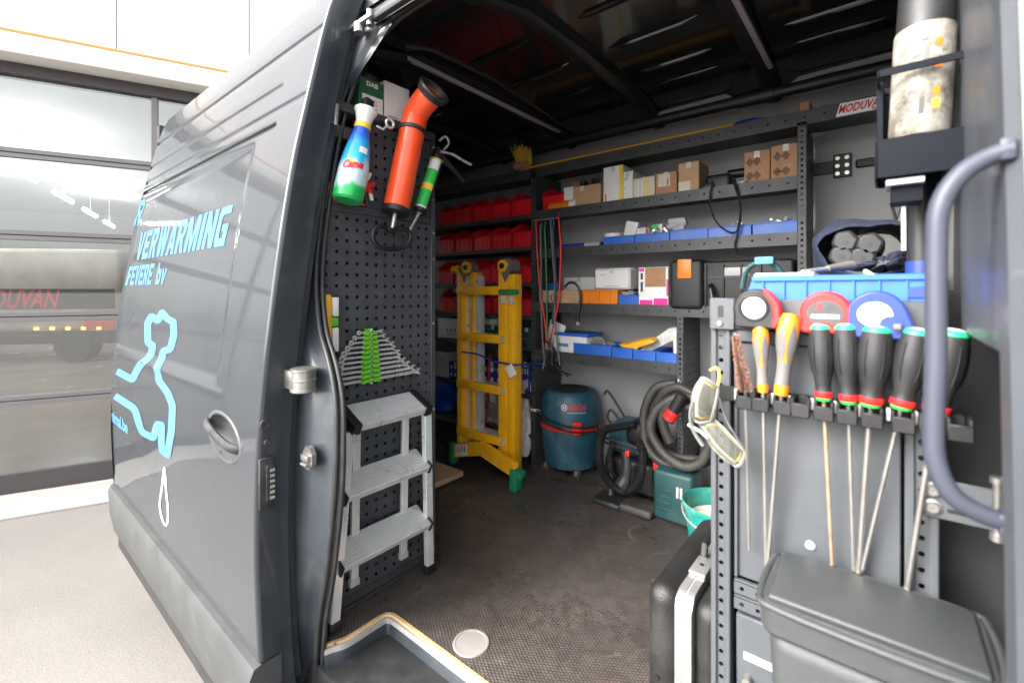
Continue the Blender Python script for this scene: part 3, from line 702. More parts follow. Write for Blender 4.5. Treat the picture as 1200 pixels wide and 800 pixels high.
for pz in ((345, 303), (344, 313), (342, 332)):
    q = on_skin(*pz, .118); van.part('cyan_strip', MB().rbox(q.x - .01, q.x + .01, q.y - .003, q.y + .003, q.z - .008, q.z + .008, .002), M['cyan'])
q = on_skin(425, 26, .09)
van.part('roller_carriage', MB().rbox(q.x - .10, q.x + .06, q.y - .01, q.y + .02, q.z - .006, q.z + .008, .003).cyl(q + Vector((-.02, 0, -.03)), q + Vector((-.02, 0, .0)), .018, n=14).cyl(q + Vector((.03, .01, -.02)), q + Vector((.03, .01, .03)), .013, n=14).tube([q + Vector((-.10, -.02, .0)), q + Vector((-.16, -.035, .01)), q + Vector((-.22, -.04, .015))], .012, 8), M['hardware'])
# crease lines of the pressed jamb
for pl in (((351, 190), (345, 260), (338, 340), (331, 415)), ((361, 190), (353, 300), (350, 400), (349, 430)), ((391, 60), (388, 110), (378, 150), (371, 190))):
    van.part('jamb_bead', MB().tube(smooth([on_skin(a, b, .127) for a, b in pl], 4), .0042, 6), M['paint_in'])

# cargo floor with the step well cut out of it
fl = [(-3.5, .76), (-1.352, .76)] + [(-1.352 + .03 - .03 * math.cos(R(a)), .945 + .022 * math.sin(R(a))) for a in (0, 30, 60, 90)] + [(.36, .967), (.36, 2.655), (-3.5, 2.655)]
van.part('cargo_floor', MB().prism(fl, .018, None, -.018), M['floor'])
ep = smooth([(-1.372, .735, 0), (-1.362, .76, 0), (-1.345, .80, 0), (-1.343, .90, 0), (-1.340, .938, 0), (-1.325, .953, 0), (-1.28, .958, 0), (-1.0, .958, 0), (-.5, .958, 0), (.05, .958, 0)], 4)
def ribbon(path, wd, z0, z1, side):
    rows = stroke([(p.x, p.y) for p in path], wd); mb = MB()
    for a, b in rows: mb.v += [(a.x, a.y, z1), (b.x, b.y, z1), (a.x, a.y, z0), (b.x, b.y, z0)]
    for i in range(len(rows) - 1):
        o = 4 * i; n = o + 4
        mb.f += [(o, o + 1, n + 1, n), (o + 2, n + 2, n + 3, o + 3), (o, n, n + 2, o + 2), (o + 1, o + 3, n + 3, n + 1)]
    mb.f += [(0, 2, 3, 1), (n, n + 1, n + 3, n + 2)]
    return mb
van.part('wood_edge', ribbon(ep, .011, -.014, .0015, 0), M['wood'])
off = [p + Vector((.018 if p.x > -1.3399 or True else 0, -.014, 0)) for p in ep]
off = []
rws = stroke([(p.x, p.y) for p in ep], .020)
van.part('sealant_bead', ribbon([Vector((b.x, b.y, 0)) for a, b in rws], .009, -.03, -.006, 0), M['sealant'])
rw2 = stroke([(p.x, p.y) for p in ep], .034); rw3 = stroke([(p.x, p.y) for p in ep], .11); rw4 = stroke([(p.x, p.y) for p in ep], .15)
sw = MB(); n_ = len(ep)
for row, z in ((rws, -.012), (rw2, -.03), (rw2, -.075), (rw3, -.10), (rw3, -.115), (rw4, -.14), (rw4, -.2)):
    for a, b in row: sw.v.append((b.x, b.y, z))
sw.f = [(j * n_ + i, j * n_ + i + 1, (j + 1) * n_ + i + 1, (j + 1) * n_ + i) for j in range(6) for i in range(n_ - 1)]
van.part('step_frame', sw, M['paint_in'])
st = MB()
st.rbox(-1.275, .2, .60, .885, -.235, -.205, .01).rbox(-1.235, .2, .60, .850, -.21, -.19, .018, 3)
van.part('step_tray', st, M['tray'])
van.part('door_sill', MB().rbox(-1.6, .6, .58, .70, -.42, -.2, .02), M['paint_in'])
ft = at(552, 753, z=0)
van.part('floor_cap', MB().lathe([(.058, 0), (.057, .003), (.050, .0035), (.049, .002), (.001, .0025)], 32, Matrix.Translation(ft + Vector((0, 0, .0005)))), mat('floor_cap_plastic', (.27, .25, .235), .5, var=.1, dirt=.3))

# inner walls, ceiling, ribs
CZ = 2.15
van.part('left_wall', MB().box(-3.5, .36, 2.655, 2.70, 0, 2.10), M['wall'])
rd = van.part('rear_doors', MB().box(-3.55, -3.5, .80, 2.70, -.05, .95).box(-3.55, -3.5, .80, 2.70, 1.70, CZ).box(-3.55, -3.5, .80, .95, .95, 1.70).box(-3.55, -3.5, 1.68, 1.82, .95, 1.70).box(-3.55, -3.5, 2.55, 2.70, .95, 1.70), M['charcoal'])
for y0, y1 in ((.95, 1.68), (1.82, 2.55)): van.part('added_rear_window', MB().box(-3.53, -3.525, y0, y1, .95, 1.70), M['glass'], rd)  # unseen windows, added to let daylight into the deep end of the van
van.part('front_partition', MB().box(.36, .40, .80, 2.70, -.05, CZ), M['wall'])
van.part('right_wall', MB().box(-3.5, -1.60, .93, .95, 0, CZ), M['charcoal'])
van.part('roof_lining', MB().surf(lambda x, i: (x, [.90, 1.05, 1.3, 1.7, 2.2, 2.5, 2.655, 2.70][i], [2.02, 2.10, CZ, CZ + .015, CZ, 2.13, 2.10, 2.02][i]), [-3.55, -2.5, -1.5, -.7, .0, .40], range(8)), M['roof'], solid=.004)
van.part('underbody', MB().box(-3.6, .9, .72, 2.72, -.30, -.06), M['rubber'])
for x in (-2.75, -2.2, -1.62, -1.02, -.43, .14):
    van.part('roof_rib', MB().surf(lambda i, j: (x + [-.045, -.035, -.018, .018, .035, .045][i], [.95, 1.3, 1.7, 2.2, 2.5, 2.6][j], [2.06, CZ, CZ + .015, CZ, 2.125, 2.10][j] - [.002, .03, .038, .038, .03, .002][i]), range(6), range(6)), M['roofrib'])
for y in (1.25, 1.5, 1.78, 2.05, 2.22):
    for x0, x1 in ((-2.1, -1.75), (-1.5, -1.12), (-.92, -.55), (-.33, .05)):
        van.part('roof_pressing', MB().tube([(x0, y, CZ + .012), (x0 + .06, y, CZ + .002), (x1 - .06, y, CZ + .002), (x1, y, CZ + .012)], [.004, .012, .012, .004], 8), M['roof'])
for x, y0, y1 in ((-1.585, 1.22, 2.40), (-.395, 1.0, 2.30)):
    van.part('light_strip', MB().rbox(x - .011, x + .011, y0, y1, CZ - .045, CZ - .028, .004), mat('led_diffuser', (.33, .30, .33), .35, var=.04))
van.part('roof_duct', MB().tube([(-3.4, 2.42, 2.045), (-1.2, 2.42, 2.045), (.3, 2.42, 2.035)], .026, 14).cyl((-.56, 2.42, 2.04), (-.40, 2.42, 2.04), .034, n=14).cyl((-1.30, 2.42, 2.045), (-1.16, 2.42, 2.045), .034, n=14), M['black'])
for x0, x1 in ((-1.02, -.60), (-.36, .10)):
    van.part('roof_side_frame', MB().prism([(x0, 2.085), (x0 + .05, 2.115), (x1 - .03, 2.12), (x1, 2.10), (x1 - .03, 2.088), (x0 + .12, 2.098)], .012, Matrix.Translation((0, 2.50, 0)) @ Matrix(((1, 0, 0, 0), (0, 0, -1, 0), (0, 1, 0, 0), (0, 0, 0, 1)))), M['wallstrip'])

# front pillar of the doorway with its grab handle
pz = [-.45 + .1 * i for i in range(26)]
yo = lambda z: prof(z) + .02
van.part('front_pillar', MB().surf(lambda i, z: ([.30, .15, .100, .090, .087, .087, .088, .090][i], [yo(z), yo(z), yo(z) + .002, yo(z) + .012, yo(z) + .04, yo(z) + .14, yo(z) + .25, yo(z) + .36][i], z), range(2, 8), [1.06 + .1 * k for k in range(11)]), M['paint_light'])
van.part('front_pillar_foot', MB().surf(lambda i, z: ([.100, .090, .087, .105, .22][i], [yo(z) + .002, yo(z) + .012, yo(z) + .04, yo(z) + .055, yo(z) + .06][i], z), range(5), [-.45 + .1 * k for k in range(15)] + [1.06]), M['paint_light'])
van.part('gap_shade', MB().surf(lambda i, z: ([.22, .225, .30][i], [yo(z) + .06, 1.03, 1.04][i], z), range(3), [-.45, .3, 1.06, 1.10]), M['black'])  # black sheet painting the shade of the open gap behind the grab handle
van.part('front_skin', MB().surf(lambda x, z: (x, yo(z) - .001, z), [.100, .30, .9], pz), M['skin_lit'])
van.part('front_seal', MB().tube([(.100, .985, 2.05), (.094, .99, 1.8), (.084, 1.0, 1.4), (.082, 1.0, 1.12)], .014, 8), M['rubber'])
van.part('dark_gap_sheet', MB().box(.068, .35, 1.10, 1.115, -.05, 2.05), M['charcoal'])  # dark sheet added so the gap beside the cabinet stays black
hpts = [(.095, .640, 1.255), (.078, .640, 1.250), (.058, .635, 1.235), (.043, .63, 1.205), (.040, .63, 1.16), (.040, .63, 1.06), (.038, .63, .98), (.040, .63, .945), (.052, .632, .915), (.075, .638, .900), (.100, .645, .895)]
van.part('grab_handle', MB().tube(smooth(hpts, 4), .0092, 12), M['handle'])
for z in (1.255, .895): van.part('handle_mount', MB().rbox(.084, .097, .632, .654, z - .011, z + .011, .004), M['handle'])

# ------------------------------------------------------------------ shelving along the far wall
YS, YB = 2.33, 2.63
XL, XM, XE = -1.735, -.806, -.28
sh = Thing('shelf_unit', 'tall charcoal steel shelving with hole-punched lips along the far wall', 'shelving', (-1.0, 2.48, 0))
def post(T, x, z0, z1, y=YS, wd=.036):
    n = int((z1 - z0) / .025)
    p = MB().plate((x - wd / 2, y, z0), (1, 0, 0), (0, 0, 1), 1, n, wd, (z1 - z0) / n, .010)
    p.box(x - wd / 2, x - wd / 2 + .002, y, y + .035, z0, z1).box(x + wd / 2 - .002, x + wd / 2, y, y + .035, z0, z1)
    return T.part('post', p, M['charcoal'])
def shelf(T, x0, x1, ztop, lip=.058, y=YS, yb=YB, name='shelf'):
    n = max(1, int((x1 - x0) / .0705)); pt = (x1 - x0) / n
    p = MB().plate((x0, y, ztop - lip), (1, 0, 0), (0, 0, 1), n, 1, pt, lip, .010, round_=True)
    p.box(x0, x1, y + .001, yb, ztop - .022, ztop - .019)
    p.box(x0, x1, y + .0005, y + .006, ztop - .002, ztop)
    p.box(x0, x1, y + .002, y + .012, ztop - lip - .0005, ztop - lip + .002)
    o = T.part(name, p, M['charcoal'])
    return o
post(sh, XL, 0, 1.87); post(sh, XM, 0, .985); post(sh, XE, 0, 1.85); post(sh, -3.0, 0, 1.87)
S2, S3, S4, S5 = 1.622, 1.377, 1.043, .7455
shelf(sh, XL + .018, XE - .018, S2); shelf(sh, XL + .018, XE - .018, S3); shelf(sh, XL + .018, XE + .05, S4, y=YS - .003); shelf(sh, XL + .018, XM - .018, S5, .06)
tb = shelf(sh, -3.2, .33, 1.90, .062, name='top_tray')
# end panels behind the posts
for x, z0, z1 in ((XL + .01, 0, 1.86), (XM + .006, 0, .985), (XE + .01, 1.05, 1.85)):
    sh.part('side_panel', MB().plate((x, YS + .03, z0), (0, 1, 0), (0, 0, 1), 8, int((z1 - z0) / .04), .034, (z1 - z0) / int((z1 - z0) / .04), .008), M['charcoal'])
# maker's sticker on the top tray
a, b_ = at(979, 121, y=YS - .002), at(1037, 112, y=YS - .002)
zs_ = 1.858
sh.part('sticker', MB().prism([(a.x, 1.842), (b_.x + .02, 1.842), (b_.x + .035, 1.895), (a.x + .015, 1.895)], .0006, Matrix.Translation((0, YS - .0005, 0)) @ Matrix(((1, 0, 0, 0), (0, 0, -1, 0), (0, 1, 0, 0), (0, 0, 0, 1)))), M['whitevinyl'], tb)
sh.part('sticker_lettering', text_on('MODUVAN', lambda u, v: (a.x + .008 + u * (b_.x - a.x), YS - .0018, 1.853 + v * .034), shear=.35, weight=.03), M['redprint'], tb)
sh.part('sticker_lettering', text_on('ESSENTIAL', lambda u, v: (a.x + .12 + u * .07, YS - .0018, 1.844 + v * .008), weight=.03), M['print'], tb)
sh.part('wall_strip', MB().rbox(-3.3, .33, 2.63, 2.652, 1.90, 2.075, .003, 1), M['wall'])
# rack for the red bins
bz = [1.612, 1.405, 1.172, .961]
for z in bz + [.76, .45, .2]:
    sh.part('bin_shelf', MB().rbox(-3.0, XL - .018, YS + .004, YB, z - .03, z - .004, .002, 1), M['charcoal'])

# ------------------------------------------------------------------ red bins
BW, BD, BH = .160, .27, .165
def bin_mesh(bw, bd, bh, th=.004, fh=.60):
    mb = MB(); x0, x1 = -bw / 2, bw / 2
    side = [(0, 0), (bd, 0), (bd, bh), (.085, bh), (.012, bh * (fh + .12)), (0, bh * fh)]
    for x in (x0, x1 - th):
        mb.prism(side, th, Matrix(((0, 0, 1, x), (1, 0, 0, 0), (0, 1, 0, 0), (0, 0, 0, 1))))
    mb.box(x0 + th, x1 - th, 0, th, 0, bh * fh).box(x0 + th, x1 - th, bd - th, bd, 0, bh).box(x0 + th, x1 - th, th, bd - th, 0, th)
    rim = MB().tube([(x0, bd, bh), (x0, .085, bh), (x0, .012, bh * (fh + .12)), (x0, -.002, bh * fh), (x1, -.002, bh * fh), (x1, .012, bh * (fh + .12)), (x1, .085, bh), (x1, bd, bh)],   .0075, 6)
    mb.add(rim.v, rim.f)
    for k in (-.28, 0, .28): mb.box(k * bw - .004, k * bw + .004, -.004, 0, .01, bh * fh - .012)
    return mb
red_me = None
cx = [-1.845, -2.03, -2.215, -2.40, -2.585]
rown = ['top', 'second', 'third', 'bottom']; coln = ['rightmost', 'second from right', 'middle', 'second from left', 'leftmost']
fill = {(0, 0): 'black', (1, 1): 'steel', (1, 2): 'white', (0, 1): 'black', (1, 3): 'yellow2', (2, 0): 'alu', (2, 2): 'black', (1, 0): 'black', (0, 2): 'alu', (2, 1): 'black', (3, 0): 'black'}
red_obj = None
for r_ in range(4):
    for c_ in range(5):
        lab = f'red open storage bin, {coln[c_]} in the {rown[r_]} row of bins'
        x = cx[c_] + random.uniform(-.006, .006); loc = (x, YS + .02 + random.uniform(0, .02), bz[r_] - .0035)
        if red_me is None:
            o = one('red_bin', lab, 'storage bin', bin_mesh(BW, BD, BH), M['red'], group='red bins in the rack', loc=(0, 0, 0)); red_me = o.data; o.location = loc
        else:
            o = bpy.data.objects.new('red_bin', red_me); COL.objects.link(o); o.location = loc
            o['label'] = lab; o['category'] = 'storage bin'; o['group'] = 'red bins in the rack'
        o.rotation_euler = (0, 0, R(random.uniform(-2, 2)))
        k = fill.get((r_, c_))
        if k:
            mb = MB()
            for i in range(9):
                q = Vector((random.uniform(-.05, .05), random.uniform(.05, .2), .045 + random.uniform(0, .05)))
                dq = Vector((random.uniform(-1, 1), random.uniform(-1, 1), random.uniform(-.3, .3))).normalized() * random.uniform(.02, .035)
                mb.cyl(q - dq, q + dq, random.uniform(.008, .014), n=8)
            mb.mapv(lambda p: p + Vector(loc))
            one('pipe_fittings', f'loose fittings inside the {rown[r_]} row bin, {coln[c_]}', 'fittings', mb, M[k], kind='stuff')
# a bin behind the post and an orange roll
o = bpy.data.objects.new('red_bin', red_me); COL.objects.link(o); o.location = (-1.60, YS + .03, S2 - .016); o['label'] = 'red storage bin on the upper shelf right of the post'; o['category'] = 'storage bin'; o['group'] = 'red bins in the rack'

# ------------------------------------------------------------------ goods on the shelves
def span(p0, p1, ptop, yf):
    """real width and top height of a box whose front stands at depth yf"""
    a, b = at(p0, ptop, y=yf), at(p1, ptop, y=yf); return a.x, b.x, at((p0 + p1) / 2, ptop, y=yf).z
def carton(name, label, cat, p0, p1, ptop, zb, m, yf=YS + .02, dep=.16, r=.002, marks=(), group=None):
    x0, x1, z1 = span(p0, p1, ptop, yf)
    t = Thing(name, label, cat, ((x0 + x1) / 2, yf + dep / 2, zb), group=group)
    body = t.part('carton', MB().rbox(x0, x1, yf, yf + dep, zb, z1, r, 1), M[m])
    for (nm, u0, u1, v0, v1, mm) in marks:
        t.part(nm, MB().box(x0 + (x1 - x0) * u0, x0 + (x1 - x0) * u1, yf - .0012, yf - .0002, zb + (z1 - zb) * v0, zb + (z1 - zb) * v1), M[mm], body)
    rg = random.Random(int(p0 * 7 + ptop))
    if not marks and x1 - x0 > .05:
        for k in range(rg.randint(2, 4)):
            u = rg.uniform(.08, .45); v = rg.uniform(.12, .85); t.part('print_line', MB().box(x0 + (x1 - x0) * u, x0 + (x1 - x0) * (u + rg.uniform(.15, .45)), yf - .0012, yf - .0002, zb + (z1 - zb) * v, zb + (z1 - zb) * v + .004), M['greyprint'], body)
    t.part('tape_seam', MB().box((x0 + x1) / 2 - .012, (x0 + x1) / 2 + .012, yf - .0007, yf - .00015, z1 - .03 * min(1, (z1 - zb) * 8), z1), M['bag'], body)
    t.part('flap_line', MB().box(x0 + .002, x1 - .002, yf + dep / 2 - .001, yf + dep / 2 + .001, z1 + .0002, z1 + .001), M['print'], body)
    return t, (x0, x1, zb, z1)
f2, f3, f4, f5 = S2 - .019, S3 - .019, S4 - .019, S5 - .019
# upper shelf
x0, x1, z1 = span(659, 676, 232, YS + .03)
t = Thing('orange_roll', 'orange tube with white end lying at the left end of the upper shelf', 'tube', (x0, YS + .05, f2))
t.part('tube', MB().cyl((-1.62, YS + .03, f2 + .034), (x1 - .04, YS + .03, f2 + .034), .03, n=16), M['orange2']); t.part('end_cap', MB().cyl((x1 - .04, YS + .03, f2 + .034), (x1, YS + .03, f2 + .034), .031, n=16), M['white'])
t, q = carton('open_carton', 'open cardboard carton with black fittings at the left of the upper shelf', 'box', 661, 704, 218, f2, 'card', marks=(('label_sheet', .0, .26, .15, 1.05, 'white'),))
t.part('flap', MB().add([(q[0] + .02, YS + .1, q[3]), (q[0] + .12, YS + .17, q[3]), (q[0] + .06, YS + .18, q[3] + .07), (q[0] + .0, YS + .11, q[3] + .06)], [(0, 1, 2, 3)]), M['card'], solid=.003)
mb = MB()
for i in range(10): mb.cyl((q[0] + .10 + .012 * i, YS + .07 + random.uniform(-.02, .02), q[3] - .02), (q[0] + .09 + .012 * i, YS + .08, q[3] + random.uniform(.02, .05)), .012, n=8)
one('black_fittings', 'black plastic fittings heaped in the open carton', 'fittings', mb, M['black'], kind='stuff')
carton('white_carton', 'tallest white carton on the upper shelf', 'box', 707, 730, 195, f2, 'white', marks=(('print_strip', .82, 1, .0, 1, 'yellowprint'), ('print_mark', .1, .16, .06, .3, 'redprint')))
carton('white_carton', 'narrow white carton right of the tallest white carton', 'box', 729.5, 741.5, 201, f2, 'white', yf=YS + .03)
carton('white_carton', 'low cream carton with a yellow stripe on the upper shelf', 'box', 742, 767, 208, f2, 'cream', marks=(('print_strip', .58, .68, 0, 1, 'yellowprint'), ('print_mark', .2, .26, 0, .9, 'white'), ('print_mark', .4, .45, 0, .9, 'white')))
carton('brown_carton', 'brown carton with a white label on the upper shelf', 'box', 768, 793, 202, f2, 'card2', marks=(('label_sheet', .12, .7, .45, .95, 'cream'), ('print_mark', .55, .62, .5, .7, 'redprint')))
carton('brown_carton', 'taller brown carton beside the black charger on the upper shelf', 'box', 795, 819, 190, f2, 'card', marks=(('label_sheet', .0, .58, .02, .42, 'cream'),))
t = Thing('cable_charger', 'black corded charger with hanging cable on the upper shelf', 'charger', tuple(at(845, 208, y=YS + .06)))
a = at(845, 205, y=YS + .05); a.z = f2 + .04
t.part('housing', MB().rbox(a.x - .07, a.x + .05, YS + .02, YS + .12, f2, f2 + .085, .02, 3).rbox(a.x - .09, a.x - .02, YS + .01, YS + .1, f2 + .0, f2 + .05, .015, 2), M['black'])
t.part('foot', MB().rbox(a.x + .06, a.x + .13, YS + .02, YS + .06, f2 + .01, f2 + .035, .005), M['tape_grey'])
cb = [at(x, y, y=YS - .015) for x, y in ((836, 212), (833, 222), (832, 240), (838, 258), (850, 270), (862, 272), (866, 260), (868, 240), (862, 222), (858, 208))]
t.part('cable', MB().tube(smooth(cb, 6), .004, 6), M['black'])
cb = [at(x, y, y=YS - .014) for x, y in ((860, 208), (866, 230), (868, 255), (864, 275), (861, 288), (866, 297), (880, 300))]
t.part('cable', MB().tube(smooth(cb, 6), .004, 6), M['black'])
t.part('tube', MB().cyl((a.x + .02, YS + .10, f2 + .09), (a.x + .16, YS + .10, f2 + .09), .022, n=12), M['black'])
def patterned(p0, p1, pt, label):
    t, q = carton('patterned_carton', label, 'box', p0, p1, pt, f2, 'card2', dep=.14)
    w_ = q[1] - q[0]; h_ = q[3] - q[2]
    for i in range(2 if w_ < .14 else 3):
        for j in range(2):
            c = Vector((q[0] + w_ * (.22 + .28 * i), YS + .0188, q[2] + h_ * (.3 + .4 * j)))
            t.part('printed_diamond', MB().add([c + Vector((-.018, 0, 0)), c + Vector((0, 0, -.022)), c + Vector((.018, 0, 0)), c + Vector((0, 0, .022))], [(0, 1, 2, 3)]), mat('faded_print', (.15, .075, .04), .7, var=.2))
patterned(872, 902, 177, 'smaller of two brown patterned cartons at the right of the upper shelf')
patterned(903, 939, 169, 'larger brown patterned carton against the right post of the upper shelf')
# middle shelf: low blue trays
def tray(p0, p1, z0, ptop, label, yf=YS + .012, dep=.22, grp='blue trays on the middle shelf', slope=0):
    x0, x1, z1 = span(p0, p1, ptop, yf); th = .004
    t = Thing('blue_tray', label, 'tray', ((x0 + x1) / 2, yf + dep / 2, z0), group=grp)
    m = MB().box(x0, x1, yf, yf + th, z0, z1).box(x0, x1, yf + dep - th, yf + dep, z0, z1).box(x0, x0 + th, yf + th, yf + dep - th, z0, z1).box(x1 - th, x1, yf + th, yf + dep - th, z0, z1).box(x0 + th, x1 - th, yf + th, yf + dep - th, z0, z0 + th)
    t.part('tub', m, M['blue']); t.part('rim', MB().tube([(x0, yf, z1), (x1, yf, z1), (x1, yf + dep, z1), (x0, yf + dep, z1)], .004, 6, closed=True), M['blue'])
    return x0, x1, z1
tt = []
for (p0, p1, pt), nm in zip(((707, 743, 277.5), (744, 784, 274), (785.5, 829, 269), (830, 880, 265.5), (882, 939, 260.5)), ('leftmost', 'second from left', 'middle', 'second from right', 'rightmost')):
    tt.append(tray(p0, p1, f3, pt, f'{nm} of the five low blue trays on the middle shelf'))
zt = tt[0][2]
a = at(718, 276, y=YS + .08); one('white_roll', 'white tape roll lying in the leftmost low blue tray', 'tape roll', MB().lathe([(.02, 0), (.055, 0), (.055, .04), (.02, .04), (.02, 0)], 24, Matrix.Translation((a.x, YS + .09, zt - .012)), caps=False), M['whitepl'])
mm = trs((at(738, 265, y=YS + .09).x, YS + .09, zt - .01), (0, R(14), 0)); one('white_block', 'tilted white block standing in a low blue tray', 'block', MB().rbox(-.036, .036, -.02, .02, 0, .10, .004, m=mm), M['white'])
carton('small_carton', 'small white and red carton in a low blue tray', 'box', 746, 760, 267, zt - .03, 'white', yf=YS + .06, dep=.05, marks=(('print_mark', .75, .95, 0, 1, 'redprint'),))
carton('small_carton', 'small green and white carton in a low blue tray', 'box', 764, 776, 263, zt - .03, 'white', yf=YS + .07, dep=.05, marks=(('print_mark', 0, .6, 0, 1, 'lightgreen'),))
a = at(793, 264, y=YS + .09)
mb = MB().rbox(a.x - .045, a.x + .045, YS + .08, YS + .12, zt + .05, zt + .085, .008).rbox(a.x - .02, a.x + .04, YS + .085, YS + .115, zt - .03, zt + .055, .006).cyl((a.x - .05, YS + .1, zt + .04), (a.x + .05, YS + .1, zt + .06), .02, n=12)
one('grey_bracket', 'grey plastic bracket sticking up from the middle blue tray', 'bracket', mb, M['tape_grey'])
mb = MB()
for i in range(26):
    c = Vector((random.uniform(-.58, -.52) if i > 12 else random.uniform(-1.0, -.88), YS + random.uniform(.04, .12), zt + random.uniform(-.01, .03)))
    if i > 18: c.x = random.uniform(-.42, -.34)
    dq = Vector((random.uniform(-1, 1), random.uniform(-1, 1), random.uniform(0, 1))).normalized() * .014; mb.cyl(c - dq, c + dq, .007, n=6)
one('metal_fittings', 'small metal fittings heaped in the right hand blue trays', 'fittings', mb, M['alu'], kind='stuff')
a, b_ = at(650, 285, y=YS + .05), at(706, 281, y=YS + .05)
t = Thing('sealant_tube', 'dark tube with a grey band lying left of the blue trays', 'tube', (a.x, YS + .05, f3))
t.part('tube', MB().cyl((a.x, YS + .05, f3 + .024), (b_.x, YS + .05, f3 + .024), .022, n=14), M['bluedeep']); t.part('band', MB().cyl((b_.x - .11, YS + .05, f3 + .024), (b_.x - .01, YS + .05, f3 + .024), .0232, n=14), M['tape_grey'])
# lower shelf
x0, x1, z1 = span(632, 680, 340, YS + .01)
t = Thing('cardboard_tray', 'low cardboard tray with a blue item at the left of the case shelf', 'tray', (x0, YS + .1, f4))
t.part('tub', MB().box(x0, x1, YS + .01, YS + .014, f4, z1).box(x0, x1, YS + .2, YS + .204, f4, z1).box(x0, x0 + .004, YS + .014, YS + .2, f4, z1).box(x1 - .004, x1, YS + .014, YS + .2, f4, z1).box(x0, x1, YS + .01, YS + .2, f4, f4 + .004), M['card'])
t.part('stamp', MB().tube([(x0 + .11 + .022 * math.cos(R(a)), YS + .009, (f4 + z1) / 2 + .022 * math.sin(R(a))) for a in range(0, 360, 30)], .003, 5, closed=True), M['print'])
a = at(649, 335, y=YS + .1); one('blue_clamp', 'small blue clamp standing in the cardboard tray', 'clamp', MB().rbox(a.x - .03, a.x + .03, YS + .08, YS + .12, z1 - .02, z1 + .045, .008).rbox(a.x + .01, a.x + .05, YS + .085, YS + .115, z1 + .02, z1 + .035, .004), M['blue'])
cb = [at(x, y, y=YS - .016) for x, y in ((662, 336), (668, 331), (676, 334), (680, 345), (679, 360), (677, 370))]
t = Thing('power_cable', 'black power cable with plug dangling over the case shelf edge', 'cable', tuple(cb[-1]))
t.part('cord', MB().tube(smooth(cb, 6), .008, 8), M['black']); t.part('plug', MB().cyl(cb[-1], cb[-1] + Vector((0, 0, -.035)), .011, .014, 10), M['black'])
for d_ in (-.006, .006): t.part('prong', MB().cyl(cb[-1] + Vector((d_, 0, -.035)), cb[-1] + Vector((d_, 0, -.055)), .0022, n=6), M['steel'])
carton('white_panel_box', 'flat white box standing behind the orange crate', 'box', 661, 697, 325, f4, 'white', yf=YS + .21, dep=.05)
t, q = carton('beige_box', 'pale grey box on top of the orange crate', 'box', 696, 738, 314, f4 + .10, 'white', yf=YS + .03, dep=.18, r=.012)
x0, x1, _ = span(682, 724, 338, YS + .015)
t = Thing('orange_crate', 'orange plastic crate on the case shelf', 'crate', ((x0 + x1) / 2, YS + .1, f4))
zc = f4 + .098
t.part('tub', MB().box(x0, x1, YS + .012, YS + .017, f4, zc).box(x0, x1, YS + .22, YS + .225, f4, zc).box(x0, x0 + .005, YS + .017, YS + .22, f4, zc).box(x1 - .005, x1, YS + .017, YS + .22, f4, zc).box(x0, x1, YS + .012, YS + .22, f4, f4 + .004), M['orange2'])
t.part('rim', MB().tube([(x0, YS + .011, zc - .004), (x1, YS + .011, zc - .004), (x1, YS + .22, zc - .004), (x0, YS + .22, zc - .004)], .006, 6, closed=True), M['orange2'])
for k in (.2, .5, .8): t.part('rib', MB().box(x0 + (x1 - x0) * k - .003, x0 + (x1 - x0) * k + .003, YS + .006, YS + .012, f4 + .004, zc - .012), M['orange2'])
tray(725, 748, f4, 346, 'small blue crate between the orange crate and the pink printed box', dep=.15, grp=None)
a = at(740, 341, y=YS + .1); mb = MB()
for i in range(14): mb.add([(a.x + random.uniform(-.05, .05), YS + random.uniform(.04, .12), f4 + random.uniform(.05, .10)) for _ in range(3)], [(0, 1, 2)])
one('plastic_wrap', 'crumpled clear wrap sticking out of the small blue crate', 'plastic wrap', mb, M['bag'], kind='stuff')
carton('printed_carton', 'white and magenta printed carton beside the black case', 'box', 748, 783, 313, f4, 'whitepl', dep=.18, marks=(('open_front', .24, .92, .52, .99, 'card2'), ('print_block', .05, .48, 0, .2, 'magenta'), ('print_block', .52, .98, 0, .24, 'magenta'), ('print_block', .94, 1.0, .3, .7, 'magenta'), ('print_block', .02, .2, .9, .98, 'magenta'), ('print_block', .08, .16, .40, .64, 'print'), ('print_block', .08, .16, .70, .86, 'print')))
# black tool case lying on the shelf with handle forward
x0, x1, z1 = span(785, 935, 302, YS - .005); x1 = -.31
t = Thing('tool_case', 'black plastic tool case with an orange latch on the shelf', 'tool case', ((x0 + x1) / 2, YS + .1, f4))
yc = YS - .02
b_ = t.part('shell', MB().rbox(x0, x0 + .165, yc, yc + .28, f4, z1, .022, 3).rbox(x0 + .15, x1, yc + .025, yc + .28, f4, z1 - .012, .014, 3), M['case'])
t.part('seam', MB().box(x0 + .16, x1 - .02, yc + .019, yc + .026, (f4 + z1) / 2 + .028, (f4 + z1) / 2 + .038), M['black'], b_)
t.part('latch', MB().rbox(x0 + .045, x0 + .115, yc - .008, yc + .004, z1 - .095, z1 + .002, .004), M['orange2'])
hx = x0 + .20
t.part('handle', MB().tube([(hx, yc + .02, f4 + .12), (hx + .01, yc - .02, f4 + .10), (hx + .02, yc - .03, f4 + .055), (hx + .06, yc - .032, f4 + .045), (x1 - .06, yc - .032, f4 + .045), (x1 - .03, yc - .02, f4 + .06), (x1 - .02, yc + .02, f4 + .10)], .012, 8), M['black'])
t.part('name_plate', MB().rbox(hx + .06, hx + .17, yc + .018, yc + .026, z1 - .085, z1 - .045, .003), M['tape_grey'])
